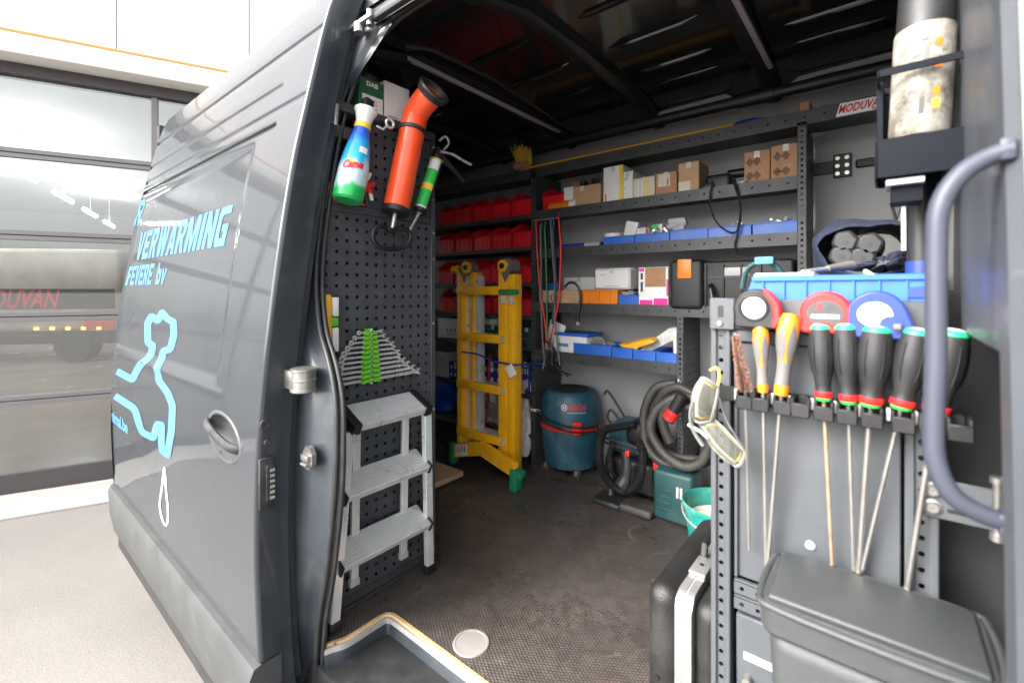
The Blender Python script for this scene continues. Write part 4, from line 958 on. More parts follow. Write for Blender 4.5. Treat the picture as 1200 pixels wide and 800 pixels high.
for k in range(4): t.part('rib', MB().rbox(x0 + .17 + k * .08, x0 + .18 + k * .08, yc + .015, yc + .03, f4 + .01, z1 - .03, .003), M['case'])
# bottom shelf
x0, x1, z1 = span(640, 652, 380, YS + .02)
mb = MB().add([(at(636, 402, y=YS + .0).x, YS + .01, f5 + .02), (at(652, 410, y=YS).x, YS + .01, f5 + .02), (at(657, 385, y=YS).x, YS + .06, f5 + .17), (at(640, 373, y=YS).x, YS + .05, f5 + .21), (at(638, 402, y=YS).x, YS + .08, f5 + .01)], [(0, 1, 2, 3), (0, 3, 4), (1, 4, 2), (2, 4, 3)])
one('paper_bag', 'upright white paper bag behind the hanging tubes', 'paper bag', mb, M['white'], solid=.002)
x0, x1, z1 = span(651, 690, 392, YS + .03)
t = Thing('glove_box', 'white carton with a blue lid on the lowest full shelf', 'box', ((x0 + x1) / 2, YS + .1, f5))
t.part('carton', MB().rbox(x0, x1 - .01, YS + .02, YS + .2, f5, z1 - .01, .003), M['white']); t.part('lid', MB().rbox(x0 - .003, x1, YS + .016, YS + .21, z1 - .009, z1 + .01, .004), M['blue'])
t.part('print_block', MB().box(x0 + .02, x0 + .1, YS + .0185, YS + .0196, f5 + .05, f5 + .07), M['cyan'])
for (p0, p1, pt), nm in zip(((672, 716, 404), (717, 741, 408), (742, 768, 411), (769, 794, 414)), ('leftmost', 'second from left', 'second from right', 'rightmost')):
    tray(p0, p1, f5, pt, f'{nm} of the four blue trays under the yellow glove', yf=YS + .008, grp='blue trays on the lowest full shelf')
def crumple(name, label, cat, c, sx, sy, sz, m, seed=1, n=3, kind=None):
    bm = bmesh.new(); bmesh.ops.create_icosphere(bm, subdivisions=n, radius=1); rg = random.Random(seed)
    ph = [(Vector((rg.uniform(-1, 1), rg.uniform(-1, 1), rg.uniform(-1, 1))).normalized() * rg.uniform(2, 7), rg.uniform(0, 6), rg.uniform(.04, .13)) for _ in range(9)]
    for v in bm.verts:
        d = v.co.normalized(); k = 1 + sum(a * math.sin(q.dot(d) + p) for q, p, a in ph)
        v.co = Vector((c[0] + d.x * sx * k, c[1] + d.y * sy * k, c[2] + max(-.9, d.z * k) * sz))
    mb = MB(); bm.verts.index_update(); mb.add([v.co.copy() for v in bm.verts], [[v.index for v in f.verts] for f in bm.faces]); bm.free()
    return one(name, label, cat, mb, m, kind=kind, angle=28)
a = at(700, 402, y=YS + .1); crumple('clear_bag', 'crumpled clear bag in the leftmost lower blue tray', 'plastic bag', (a.x, YS + .1, f5 + .08), .10, .05, .035, M['poly'], 3)
# yellow glove
gl = [at(x, y, y=YS + .03 - .0005 * (x - 725)) for x, y in ((724, 404), (734, 404), (748, 400), (762, 398), (768, 401), (758, 405), (748, 408), (744, 414), (741, 415), (739, 409), (730, 408))]
n = len(gl); mb = MB().add([tuple(p) for p in gl] + [tuple(p + Vector((0, .05, .015))) for p in gl], [tuple(range(n)), tuple(range(2 * n - 1, n - 1, -1))] + [(i, (i + 1) % n, n + (i + 1) % n, n + i) for i in range(n)])
one('work_glove', 'yellow work glove draped over the blue trays', 'glove', mb, M['yellow2'], bevel=.008)
gl = [at(x, y, y=YS + .06) for x, y in ((748, 411), (762, 412), (793, 397), (794, 384), (782, 386), (768, 395))]
n = len(gl); mb = MB().add([tuple(p + Vector((0, .02 * (i % 2), 0))) for i, p in enumerate(gl)] + [tuple(p + Vector((0, .035, .01))) for p in gl], [tuple(range(n)), tuple(range(2 * n - 1, n - 1, -1))] + [(i, (i + 1) % n, n + (i + 1) % n, n + i) for i in range(n)])
one('white_pouch', 'white plastic pouch leaning in the right hand lower blue tray', 'pouch', mb, M['bag'], bevel=.006)
carton('white_card', 'narrow white carton in the rightmost lower blue tray', 'box', 789, 794, 395, f5 + .005, 'white', yf=YS + .02, dep=.1)
# coloured tubes hanging from the upper shelf
for nm, pts, m, r in (('red', ((628, 257), (630, 300), (633, 340), (638, 372), (641, 400)), 'red2', .006), ('grey', ((633, 262), (634, 310), (634, 350), (636, 400), (638, 420), (636, 432)), 'greyhandle', .007), ('green', ((638, 260), (640, 310), (641, 360), (641, 398)), 'green', .005), ('pale blue', ((645, 256), (647, 290), (650, 330), (650, 370), (653, 400), (656, 428)), 'greyhandle', .006), ('teal', ((650, 250), (648, 275), (650, 300), (651, 340), (647, 380)), 'teal', .006), ('salmon', ((654, 250), (657, 290), (656, 330), (655, 350), (650, 375), (645, 398), (641, 405)), 'red2', .006)):
    P = smooth([at(x, y, y=YS - .02) for x, y in pts], 6); P[0] = Vector((P[0].x, YS - .008, P[0].z))
    one('hanging_tube', f'{nm} flexible tube hanging in front of the shelves beside the post', 'tube', MB().tube(P, r, 8), M[m], group='flexible tubes hanging by the post')
mb = MB()
for i in range(5):
    P = smooth([at(x + random.uniform(-5, 5), y + random.uniform(-4, 4), y=YS - .02 - .004 * i) for x, y in ((641, 400), (646, 412), (644, 425), (648, 432), (650 + 4 * i, 438))], 5); mb.tube(P, .005, 6)
one('cable_ends', 'black cable ends bunched below the hanging tubes', 'cables', mb, M['black'], kind='stuff')
for x in (628, 637, 645, 653):
    p = at(x, 252, y=YS - .006)
one('tube_hook', 'small steel hook bar holding the hanging tubes under the upper shelf', 'hook', MB().cyl((at(626, 256, y=YS).x, YS - .008, S2 - .062), (at(656, 250, y=YS).x, YS - .008, S2 - .062), .004, n=6), M['steel'])
# top tray: broom, blue cloth, hammer
a, b_ = at(622, 196, y=YS + .03), at(860, 151, y=YS + .03)
t = Thing('broom', 'yellow handled broom with yellow bristles lying along the top tray', 'broom', (a.x, YS + .03, 1.9))
za = 1.905
t.part('handle', MB().cyl((a.x, YS + .02, za), (b_.x, YS + .04, za + .005), .013, n=12), M['yellow2'])
mb = MB(); hb = Vector((a.x - .02, YS + .02, za + .01))
t.part('head', MB().rbox(hb.x - .05, hb.x + .03, hb.y - .09, hb.y + .05, hb.z - .02, hb.z + .02, .006), M['card2'])
for i in range(70):
    p = hb + Vector((random.uniform(-.045, .02), random.uniform(-.08, .04), .01)); q = p + Vector((random.uniform(-.04, .04), random.uniform(-.05, .02), random.uniform(.08, .13))); mb.tube([p, q], [.004, .002], 4)
t.part('bristles', mb, M['bristle'])
a = at(872, 140, y=YS + .05); crumple('blue_cloth', 'blue cloth tied round the broom handle on the top tray', 'cloth', (a.x, YS + .05, 1.905), .08, .03, .022, M['bluecloth'], 5)
a, b_ = at(893, 136, y=YS + .05), at(944, 126, y=YS + .05)
t = Thing('wood_hammer', 'hammer with wooden head lying on the top tray', 'hammer', (b_.x, YS + .05, 1.9))
t.part('handle', MB().cyl((a.x, YS + .05, 1.905), (b_.x, YS + .05, 1.915), .007, n=8), M['yellow2']); t.part('head', MB().rbox(b_.x - .02, b_.x + .02, YS + .02, YS + .09, 1.885, 1.945, .006), M['card2'])
# low shelves left of the post, seen between the ladder rails
za, zb_, zc_ = .757, .447, .197
carton('white_carton', 'flat white carton below the red bins, left of the yellow ladder', 'box', 513, 541, 373, za, 'white', yf=YS + .03, marks=(('print_mark', .4, .44, .3, .5, 'print'), ('print_mark', .55, .59, .3, .5, 'print'), ('print_mark', .7, .74, .3, .5, 'print')))
carton('white_carton', 'flat white carton seen between the ladder rails below the bins', 'box', 563, 582, 373, za, 'white', yf=YS + .06)
carton('teal_box', 'teal plastic box seen between the ladder rails', 'box', 566, 589, 381, za, 'tealbox', yf=YS + .02)
carton('teal_box', 'teal plastic box between the yellow ladder and the post', 'box', 611, 623, 384, za, 'tealbox', yf=YS + .02)
mb = MB()
for i in range(5): mb.cyl((-2.62 + .02 * i, YS + .02, za + .012 + .012 * (i % 2)), (-2.38, YS + .02 + .01 * i, za + .012 + .01 * i), .010, n=8)
one('pipe_offcuts', 'pale pipe offcuts lying left of the yellow ladder', 'pipes', mb, M['bag'], kind='stuff')
for p0, p1, nm in ((526, 541, 'left of the yellow ladder'), (563, 590, 'between the rails of the yellow ladder'), (611, 620, 'right of the yellow ladder')):
    t, q = carton('blue_roll_box', f'blue carton with white printed arrows, {nm}', 'box', p0, p1, 424 if p0 < 540 else 424, zb_ + .003, 'bluedeep', yf=YS + .03)
    for k in range(3):
        for j in range(2):
            t.part('printed_arrow', MB().box(q[0] + (q[1] - q[0]) * (.15 + .3 * k), q[0] + (q[1] - q[0]) * (.27 + .3 * k), YS + .0285, YS + .0296, q[2] + (q[3] - q[2]) * (.2 + .4 * j), q[2] + (q[3] - q[2]) * (.38 + .4 * j)), M['white'])
carton('white_carton', 'pale carton left of the blue printed carton under the bins', 'box', 510, 525, 412, zb_ + .003, 'tape_grey', yf=YS + .05)
a = at(523, 465, y=YS + .06); crumple('blue_bag', 'crumpled bright blue bag low on the left beside the perforated panel', 'bag', (a.x, YS + .05, zc_ + .13), .17, .09, .13, M['bluecloth'], 8, 4)
a = at(578, 490, y=YS + .08); crumple('milky_bag', 'milky plastic bag behind the lower ladder rungs', 'plastic bag', (a.x, YS + .1, .23), .13, .08, .15, M['bag'], 11, 4)
a = at(617, 445, y=YS + .05); crumple('milky_bag', 'milky plastic bag between the ladder and the post on the second shelf', 'plastic bag', (a.x, YS + .06, zb_ + .055), .05, .05, .055, M['bag'], 13, 3)
a = at(616, 505, y=YS + .05); crumple('milky_bag', 'milky plastic bag at floor level between the ladder and the post', 'plastic bag', (a.x, YS + .04, .23), .05, .06, .20, M['bag'], 17, 4)
a = at(580, 440, y=YS + .05); crumple('milky_bag', 'milky plastic bag below the blue printed carton', 'plastic bag', (a.x + .05, YS - .0, .215 + .08), .10, .02, .05, M['poly'], 19, 3)
P = [at(x, y, y=YS - .03) for x, y in ((575, 415), (573, 425), (573, 445), (572, 470), (569, 500))]
one('red_strap', 'thin red strap hanging behind the ladder rungs', 'strap', MB().tube(smooth(P, 5), .008, 6, sq=.4), M['red2'])
a, b_ = at(509, 545, z=.05), at(527, 535, z=.05)
one('raw_board', 'raw wooden board lying on the floor behind the perforated panel', 'board', MB().rbox(-2.32, -1.95, 1.55, 1.92, .01, .04, .002, 1), M['plank'])

# ------------------------------------------------------------------ yellow folding ladder in front of the bins
ly = 2.12
ld = Thing('folding_ladder', 'yellow folding ladder with green feet standing in front of the red bins', 'ladder', (-1.95, ly, 0))
xr0, xr1 = at(590, 400, y=ly).x, at(608, 400, y=ly).x      # right stile
xl0, xl1 = at(542, 400, y=ly).x, at(562, 400, y=ly).x      # left stile pair
zt_ = 1.235
def channel(x0, x1, y0, y1, z0, z1):
    return MB().rbox(x0, x1, y0, y0 + .012, z0, z1, .002, 1).rbox(x0, x0 + .012, y0 + .012, y1, z0, z1, .002, 1).rbox(x1 - .012, x1, y0 + .012, y1, z0, z1, .002, 1)
w_ = xr1 - xr0
ld.part('stile', MB().rbox(xr0, xr0 + w_ * .55, ly - .05, ly + .025, .09, zt_, .004).rbox(xr0 + w_ * .60, xr1, ly - .045, ly + .03, .03, zt_ - .02, .004), M['yellow'])
ld.part('stile_groove', MB().box(xr0 + w_ * .55, xr0 + w_ * .60, ly - .03, ly + .04, .09, zt_ - .03), M['yellow'])
wl = xl1 - xl0
ld.part('stile', MB().rbox(xl0, xl0 + wl * .30, ly - .05, ly + .06, .09, zt_, .004), M['yellow'])
ld.part('stile', MB().rbox(xl0 + wl * .58, xl0 + wl * .80, ly - .02, ly + .06, .09, zt_, .004), M['yellow'])
ld.part('inner_stile', MB().rbox(xl0 + wl * .30, xl0 + wl * .58, ly - .012, ly + .05, .10, zt_ - .02, .003), M['alu'])
ld.part('inner_stile', MB().rbox(xl0 + wl * .80, xl0 + wl * 1.0, ly - .012, ly + .05, .10, zt_ - .02, .003), M['alu'])
for z, nm in ((1.118, 0), (.826, 1), (.52, 2), (.215, 3)):
    ld.part('rung', MB().rbox(xl0 + .012, xr0 + .03, ly - .068, ly - .048, z - .026, z + .026, .004), M['yellow'])
    if nm:
        ld.part('rung', MB().rbox(xl1 - .02, xr0 + .005, ly + .03, ly + .05, z - .028, z + .02, .004), M['yellow'])
        ld.part('tread', MB().rbox(xl0 + .02, xr0, ly - .047, ly + .03, z + .01, z + .022, .003), M['alu'])
        ld.part('rung_end', MB().rbox(xr0 + .0301, xr0 + .052, ly - .066, ly - .0505, z - .02, z + .02, .004), M['tape_grey'])
for x, s_ in ((xl0 + wl * .45, 1), (xr0 + w_ * .5, -1)):
    z = zt_ + .03
    hg = ld.part('hinge', MB().cyl((x, ly - .045, z), (x, ly + .03, z), .047, n=28), M['greyhandle'])
    ld.part('hinge_cover', MB().cyl((x + .02 * s_, ly - .06, z), (x + .02 * s_, ly - .045, z), .037, n=24), M['yellow'], hg)
    ld.part('hinge_bolt', MB().cyl((x + .02 * s_, ly - .068, z), (x + .02 * s_, ly - .06, z), .017, n=16), M['black'], hg)
    ld.part('hinge_plate', MB().prism([(-.05, 0), (.05, 0), (.0, -.10)], .006, Matrix.Translation((x, ly - .0505, z)) @ Matrix(((1, 0, 0, 0), (0, 0, -1, 0), (0, 1, 0, 0), (0, 0, 0, 1)))), M['greyhandle'], hg)
ld.part('knob', MB().cyl((xl0 - .035, ly - .05, zt_ + .02), (xl0 + .01, ly - .05, zt_ + .02), .026, n=18), M['yellow'])
ld.part('lock_lever', MB().rbox(xr0 + .03, xr1 + .06, ly - .085, ly - .069, 1.095, 1.125, .005), M['green'])
ld.part('lock_lever', MB().rbox(xl0 - .02, xl0 + .012, ly - .07, ly - .045, 1.10, 1.13, .006), M['green'])
ld.part('lever_plate', MB().rbox(xr0 + .03, xr0 + .06, ly - .068, ly - .052, 1.04, 1.09, .004), M['alu'])
ld.part('lever_plate', MB().rbox(xr1 - .03, xr1 + .0, ly - .066, ly - .0465, 1.04, 1.09, .004), M['alu'])
# angled stabiliser bar at the foot
p0, p1, p2 = at(534, 527, y=2.05), at(565, 525, y=2.035), at(605, 551, y=1.99)
bar = MB(); pr = [(-.018, -.045), (.018, -.045), (.018, .045), (-.018, .045)]
for a, b in ((p0, p1), (p1, p2)):
    d = (b - a); nrm = Vector((-d.y, d.x, 0)).normalized() * .018; h = Vector((0, 0, .042))
    bar.add([a - nrm - h, a + nrm - h, a + nrm + h, a - nrm + h, b - nrm - h, b + nrm - h, b + nrm + h, b - nrm + h], [(0, 3, 2, 1), (4, 5, 6, 7), (0, 1, 5, 4), (2, 3, 7, 6), (0, 4, 7, 3), (1, 2, 6, 5)])
sb = ld.part('stabiliser_bar', bar, M['yellow'], bevel=.003)
ld.part('foot', MB().rbox(p0.x - .04, p0.x + .008, p0.y - .028, p0.y + .03, .0, p0.z + .05, .01), M['green'], sb); ld.part('foot', MB().rbox(p2.x - .025, p2.x + .025, p2.y - .035, p2.y + .035, .0, .12, .008).rbox(p2.x + .02, p2.x + .045, p2.y - .02, p2.y + .03, .07, .115, .006), M['green'], sb)
d = (p1 - p0).normalized(); c0 = p0 + d * .03 + Vector((-d.y, d.x, 0)) * -.0195
lb = MB().add([c0 + Vector((0, 0, -.032)), c0 + d * .11 + Vector((0, 0, -.032)), c0 + d * .11 + Vector((0, 0, .035)), c0 + Vector((0, 0, .035))], [(0, 1, 2, 3)])
ld.part('warning_label', lb, M['white'], sb)
for k, m_ in enumerate(('redprint', 'redprint', 'greenprint', 'print')):
    c1 = c0 + d * (.012 + .022 * k) + Vector((-d.y, d.x, 0)) * -.0008; ld.part('label_mark', MB().add([c1 + Vector((0, 0, -.012)), c1 + d * .009 + Vector((0, 0, -.012)), c1 + d * .009 + Vector((0, 0, .026)), c1 + Vector((0, 0, .026))], [(0, 1, 2, 3)]), M[m_], sb)
# blue rope round the ladder, tied to the post
P = [at(541, 412, y=ly - .075), at(560, 415, y=ly - .08), at(580, 423, y=ly - .085), at(600, 427, y=ly - .06), at(613, 427, y=ly - .02), at(627, 426, y=YS - .03), at(640, 427, y=YS - .015)]
t = Thing('blue_rope', 'thin blue rope tied round the yellow ladder and the post', 'rope', tuple(P[3]))
t.part('cord', MB().tube(smooth(P, 5), .006, 7), M['bluedeep'])
c = at(600, 430, y=ly - .06); t.part('tag', MB().rbox(-.03, .03, -.002, .002, -.035, .035, .002, m=trs(c + Vector((0, -.012, -.02)), (0, R(-35), 0))), M['white'])

# ------------------------------------------------------------------ workshop vacuum
vc = Vector((-1.535, 2.455, 0)); vr = .188
t = Thing('workshop_vacuum', 'dusty teal round workshop vacuum with red band by the post', 'vacuum cleaner', tuple(vc))
m0 = Matrix.Translation(vc)
tub = t.part('tub', MB().lathe([(.13, .04), (.160, .045), (.168, .07), (.176, .16), (.186, .24), (.188, .275)], 44, m0), M['teal'])
t.part('red_band', MB().lathe([(.188, .276), (.1925, .278), (.1925, .296), (.188, .298)], 44, m0, caps=False), M['red2'])
hdp = t.part('head', MB().lathe([(.188, .298), (.187, .33), (.182, .40), (.172, .455), (.160, .485), (.145, .50), (.120, .503), (.112, .496), (.001, .494)], 44, m0), M['teal'])
t.part('top_dish', MB().lathe([(.118, .5035), (.110, .5045), (.10, .498), (.001, .497)], 32, m0, caps=False), M['blackdirty'], hdp)
ac = math.atan2(-vc.y, -vc.x)
def oncyl(r, a, z): return Vector((vc.x + r * math.cos(a), vc.y + r * math.sin(a), z))
# angle a grows to the right as seen from the doorway
def cyl_text(body, a0, a1, z0, z1, r, m_, **k): return t.part('lettering', text_on(body, lambda u, v: oncyl(r(z0 + (z1 - z0) * v), a0 + (a1 - a0) * u, z0 + (z1 - z0) * v), **k), M[m_], hdp)
rr_ = lambda z: (.187 if z < .4 else .182 - (z - .40) * .18) + .0012
cyl_text('BOSCH', ac - .10, ac + .50, .408, .438, rr_, 'redprint', weight=.04)
cyl_text('PROFESSIONAL', ac - .10, ac + .50, .392, .398, rr_, 'white', weight=.02)
lc = lambda q: oncyl(rr_(.423), ac - .21 + .10 * math.cos(q), .423 + .018 * math.sin(q))
t.part('round_emblem', MB().tube([lc(R(a)) for a in range(0, 360, 20)], .0025, 5, closed=True).tube([oncyl(rr_(.423), ac - .25, .423), oncyl(rr_(.423), ac - .17, .423)], .003, 5).tube([oncyl(rr_(.423), ac - .245, .412), oncyl(rr_(.423), ac - .245, .434)], .003, 5).tube([oncyl(rr_(.423), ac - .175, .412), oncyl(rr_(.423), ac - .175, .434)], .003, 5), M['white'], hdp)
a1 = ac + .20; t.part('clip', MB().surf(lambda a, z: oncyl(.197, a, z), [a1 - .14 + .04 * i for i in range(8)], [.265, .275, .335, .345]), M['red2'], solid=.008)
for dx, dy in ((-.11, -.10), (.11, -.10), (-.1, .1), (.1, .1)):
    c = vc + Vector((dx, dy, .022)); t.part('castor', MB().cyl(c + Vector((-.012, 0, 0)), c + Vector((.012, 0, 0)), .022, n=14), M['greyhandle'])
# chain and strap holding vacuum and hoses to the rack
P = [Vector((XL + .03, YS - .012, .365)), oncyl(.203, ac - .9, .35), oncyl(.203, ac - .5, .335), oncyl(.203, ac - .1, .318), oncyl(.203, ac + .4, .31), oncyl(.203, ac + .9, .30), Vector((-1.22, 2.30, .30)), Vector((-1.05, 2.27, .295)), Vector((-.93, 2.26, .29))]
mb = MB().tube(smooth(P, 5), .007, 6); mb.tube([p + Vector((0, -.003, -.026)) for p in smooth(P, 5)], .006, 6)
t = Thing('tie_down_strap', 'worn black strap chained round the vacuum and the hoses', 'strap', tuple(P[0])); t.part('strap', mb, M['blackdirty'])
lk = MB()
for i in range(5):
    c = P[0] + Vector((-.03 + .014 * i, -.01, .0)); lk.tube([c + Vector((.012 * math.cos(R(a)), .004 * (i % 2) * math.sin(R(a)), .008 * math.sin(R(a)))) for a in range(0, 360, 45)], .003, 5, closed=True)
t.part('chain', lk, M['steel'])

# ------------------------------------------------------------------ hoses and the small black vacuum
def hose(name, label, cat, pts, r, m, amp=.0022, step=.007, n=10, extra=None, **kw):
    P, rs = helix_corr(smooth(pts, 8), r, amp, step)
    t = Thing(name, label, cat, tuple(min(P, key=lambda p: p.z)))
    t.part('hose', MB().tube(P, rs, n), M[m], angle=70); return t
hx, hy, hz = at(792, 502, y=2.27).x, 2.275, at(792, 502, y=2.27).z
pts = []
for k in range(0, 3 * 12 + 5):
    a = R(95 + 30 * k); rad = .205 - .022 * (k / 12) + .012 * math.sin(k * 1.7)
    pts.append((hx + rad * math.cos(a) * .95 + .02 * (k / 12), hy - .045 * math.sin(R(15 * k)) - .028 * (k / 12) + .05, hz + rad * math.sin(a) - .0 + .010 * math.cos(k)))
t = hose('coiled_hose', 'thick grey suction hose coiled and hung from the short post', 'hose', pts, .024, 'hose', .0014, .010)
a, b_ = at(783, 492, y=2.2), at(800, 462, y=2.2)
t.part('cuff', MB().cyl(a, b_, .030, .027, 18), M['black']); t.part('label', MB().cyl(a.lerp(b_, .05), a.lerp(b_, .38), .0318, .0312, 18), M['red2'])
P = [Vector((XM, YS - .012, .66)), Vector((XM, 2.30, .60)), Vector((XM - .01, 2.24, .555)), Vector((XM + .03, 2.22, .545)), Vector((XM + .02, 2.30, .60))]
lk = MB()
Ps = smooth(P, 5)
for i, c in enumerate(Ps): lk.tube([c + Vector((.009 * math.cos(R(a)) * (1 if i % 2 else .3), .006 * math.cos(R(a)) * (.3 if i % 2 else 1), .014 * math.sin(R(a)))) for a in range(0, 360, 45)], .003, 5, closed=True)
one('steel_chain', 'steel chain holding the coiled grey hose to the short post', 'chain', lk, M['rodsteel'])
vx0 = at(734, 545, y=2.30)
pts = [at(x, y, y=yy) for x, y, yy in ((745, 497, 2.30), (725, 500, 2.27), (709, 504, 2.24), (703, 520, 2.22), (704, 545, 2.21), (713, 563, 2.20), (728, 574, 2.19), (743, 570, 2.20), (752, 552, 2.22), (753, 530, 2.24), (748, 515, 2.26))]
hose('ribbed_hose', 'outer loop of ribbed black hose between vacuum and coiled hose', 'hose', pts, .021, 'hoseb', .0032, .0048)
pts = [at(x, y, y=yy) for x, y, yy in ((722, 520, 2.28), (715, 528, 2.27), (716, 550, 2.26), (724, 563, 2.26))]
hose('ribbed_hose', 'short inner loop of ribbed black hose behind the vacuum nozzle', 'hose', pts, .016, 'hoseb', .003, .0045)
t = Thing('hand_vacuum', 'dark blue and black compact vacuum lying between the hoses', 'vacuum cleaner', (vx0.x, 2.45, 0))
t.part('body', MB().rbox(-1.24, -1.0, 2.36, 2.6, .19, .37, .05, 3), M['teal']); t.part('hood', MB().rbox(-1.10, -.93, 2.30, 2.5, .28, .41, .04, 3), M['black']); t.part('base', MB().rbox(-1.24, -.94, 2.33, 2.6, .01, .19, .03, 3), M['blackdirty'])
t.part('side_tab', MB().rbox(-.93, -.90, 2.28, 2.31, .19, .24, .006), M['red2'])
t = Thing('crevice_nozzle', 'black flat vacuum nozzle with red mark inside the hose loop', 'nozzle', (vx0.x, 2.2, .03))
P = [at(733, 528, y=2.21), at(734, 548, y=2.20), at(731, 563, y=2.19), at(726, 570, y=2.17)]
t.part('nozzle', MB().tube(smooth(P, 4), [.018] * 4 + [.021] * 4 + [.026] * 5, 10, sq=1.3), M['blackdirty']); c = at(735, 531, y=2.18); t.part('mark', MB().rbox(c.x - .012, c.x + .012, c.y - .004, c.y + .02, c.z - .014, c.z + .014, .004), M['red2'])
# curved grey trays / floor nozzle on the floor
t = Thing('floor_nozzle', 'dusty grey floor nozzle lying under the ribbed hose', 'nozzle', tuple(at(730, 595, z=0)))
c = at(722, 586, z=.01); t.part('shoe', MB().rbox(c.x - .10, c.x + .06, 2.12, 2.26, .0, .03, .012, 3), M['blackdirty']); t.part('shoe', MB().rbox(c.x + .05, c.x + .22, 2.13, 2.27, .0, .04, .015, 3), M['hose'])
t.part('neck', MB().cyl((c.x - .03, 2.21, .025), (c.x - .06, 2.27, .13), .02, n=12), M['blackdirty'])
P = [at(x, y, y=2.5) for x, y in ((708, 462), (712, 458), (722, 472), (733, 492), (728, 494), (716, 480), (712, 490), (722, 500))]
one('grey_cable', 'looped grey mains cable behind the teal vacuum', 'cable', MB().tube(smooth(P, 6), .008, 7), M['hose'])
# petrol green case and bucket
x0, x1 = at(766, 590, y=2.18).x, at(800, 590, y=2.18).x
t = Thing('green_tool_case', 'petrol green tool case standing below the coiled hose', 'tool case', ((x0 + x1) / 2, 2.24, 0))
t.part('shell', MB().rbox(x0, x1 + .05, 2.17, 2.30, .004, .245, .018, 3), M['tealbox'])
for k in range(4): t.part('rib', MB().rbox(x0 + .02, x0 + .09, 2.164, 2.172, .06 + .03 * k, .068 + .03 * k, .003), M['tealbox'])
for k in (0, 1): t.part('catch', MB().rbox(x0 + .115 + .018 * k, x0 + .127 + .018 * k, 2.162, 2.172, .135, .185, .003), M['white'])
bc = Vector((-.505, 1.92, 0)); m0 = Matrix.Translation(bc) @ Matrix.Scale(.90, 4)
t = Thing('bucket', 'sea green builders bucket with splash of plaster behind the tool board', 'bucket', tuple(bc))
bk = t.part('pail', MB().lathe([(.105, .004), (.112, .006), (.152, .285), (.160, .290), (.162, .305), (.156, .31), (.149, .30), (.147, .285), (.108, .012), (.001, .012)], 40, m0, caps=False), M['bucket'])
t.part('lug', MB().rbox(bc.x - .02, bc.x + .02, bc.y + .135, bc.y + .16, .245, .29, .006), M['bucket'])
t.part('wire_handle', MB().tube([bc + Vector((.145 * math.cos(R(a)), .145 * math.sin(R(a)) * .9, .255 - .05 * abs(math.sin(R(a))))) for a in range(180, 361, 15)], .004, 6), M['steel'])
one('plaster_crust', 'pale dried plaster inside the green bucket', 'plaster', MB().lathe([(.001, .205), (.09, .21), (.13, .215), (.135, .235), (.1355, .20)], 32, m0, caps=False), M['cream'], kind='stuff')

# ------------------------------------------------------------------ perforated unit beside the doorway
XP, Y0, Y1 = -1.48, .90, 1.278
Y0 = .758
pu = Thing('perforated_unit', 'anthracite shelf unit with square-hole perforated end panel beside the doorway', 'shelving', (-1.7, 1.05, 0))
pit = .04; nr = 34; nc = 12
pu.part('perforated_panel', MB().plate((XP, Y1 - .018 - nc * pit, .035), (0, 1, 0), (0, 0, 1), nc, nr, pit, pit, .0115), M['perf'])
pu.part('panel_margin', MB().box(XP - .002, XP, Y0 - .0, Y1 - .018 - nc * pit, .0, 1.395).box(XP - .002, XP, Y1 - .018 - nc * pit, Y1 - .018, .0, .035), M['perf'])
pu.part('corner_post', MB().rbox(XP - .03, XP + .006, Y1 - .018, Y1 + .008, .0, 1.78, .002, 1).rbox(XP - .004, XP + .012, Y1 - .020, Y1 - .012, .0, 1.78, .002, 1), M['perf'])
for z in (.03, .62, .98, 1.25, 1.36, 1.5, 1.72): pu.part('rivet', MB().cyl((XP + .005, Y1 - .004, z), (XP + .0095, Y1 - .004, z), .005, n=8), M['steel'])
pu.part('floor_angle', MB().rbox(XP - .002, XP + .02, Y0, Y1, .0, .006, .002).rbox(XP + .001, XP + .006, Y0, Y1, .004, .032, .001, 1), M['charcoal'])
pu.part('shelf_edge', MB().rbox(XP - .30, XP + .006, Y0, Y1 - .0185, 1.396, 1.425, .003, 1), M['perf'])
y_u = at(432, 200, x=XP).y
pu.part('upper_panel', MB().plate((XP, y_u + .012, 1.44), (0, 1, 0), (0, 0, 1), int((Y1 - .02 - y_u - .012) / .0355), 8, (Y1 - .02 - y_u - .012) / int((Y1 - .02 - y_u - .012) / .0355), .0405, .011), M['perf'])
pu.part('upper_frame', MB().rbox(XP - .02, XP + .004, y_u - .012, y_u + .012, 1.425, 1.77, .002, 1).rbox(XP - .02, XP + .003, y_u + .0125, Y1 - .019, 1.425, 1.44, .002, 1), M['perf'])
pu.part('top_shelf', MB().rbox(XP - .35, XP + .02, Y0, Y1 - .002, 1.745, 1.778, .003, 1), M['charcoal'])
pu.part('cross_bar', MB().rbox(XP - .02, XP + .003, Y0, y_u - .0125, 1.655, 1.70, .003, 1), M['perf'])
pu.part('inner_shelf', MB().box(XP - .35, XP - .02, Y0 + .02, Y1 - .03, 1.38, 1.3945), M['charcoal'])
pu.part('back_panel', MB().box(XP - .11, XP - .105, Y0 + .02, Y1 - .02, .02, 1.375), M['charcoal'])
pu.part('side_sheet', MB().box(-2.9, XP - .032, Y1 - .012, Y1 + .004, 0, 1.77), M['charcoal'])
o = bpy.data.objects.new('red_bin', red_me); COL.objects.link(o); o.location = (XP - .05, .84, 1.428); o.rotation_euler = (0, 0, R(90)); o['label'] = 'red bin behind the green spray bottle in the perforated unit'; o['category'] = 'storage bin'; o['group'] = 'red bins in the rack'
a = at(402, 238, x=XP - .02); crumple('printed_bag', 'clear bag with red print below the green spray bottle', 'plastic bag', (XP - .03, .865, 1.465), .03, .07, .045, M['bag'], 23)
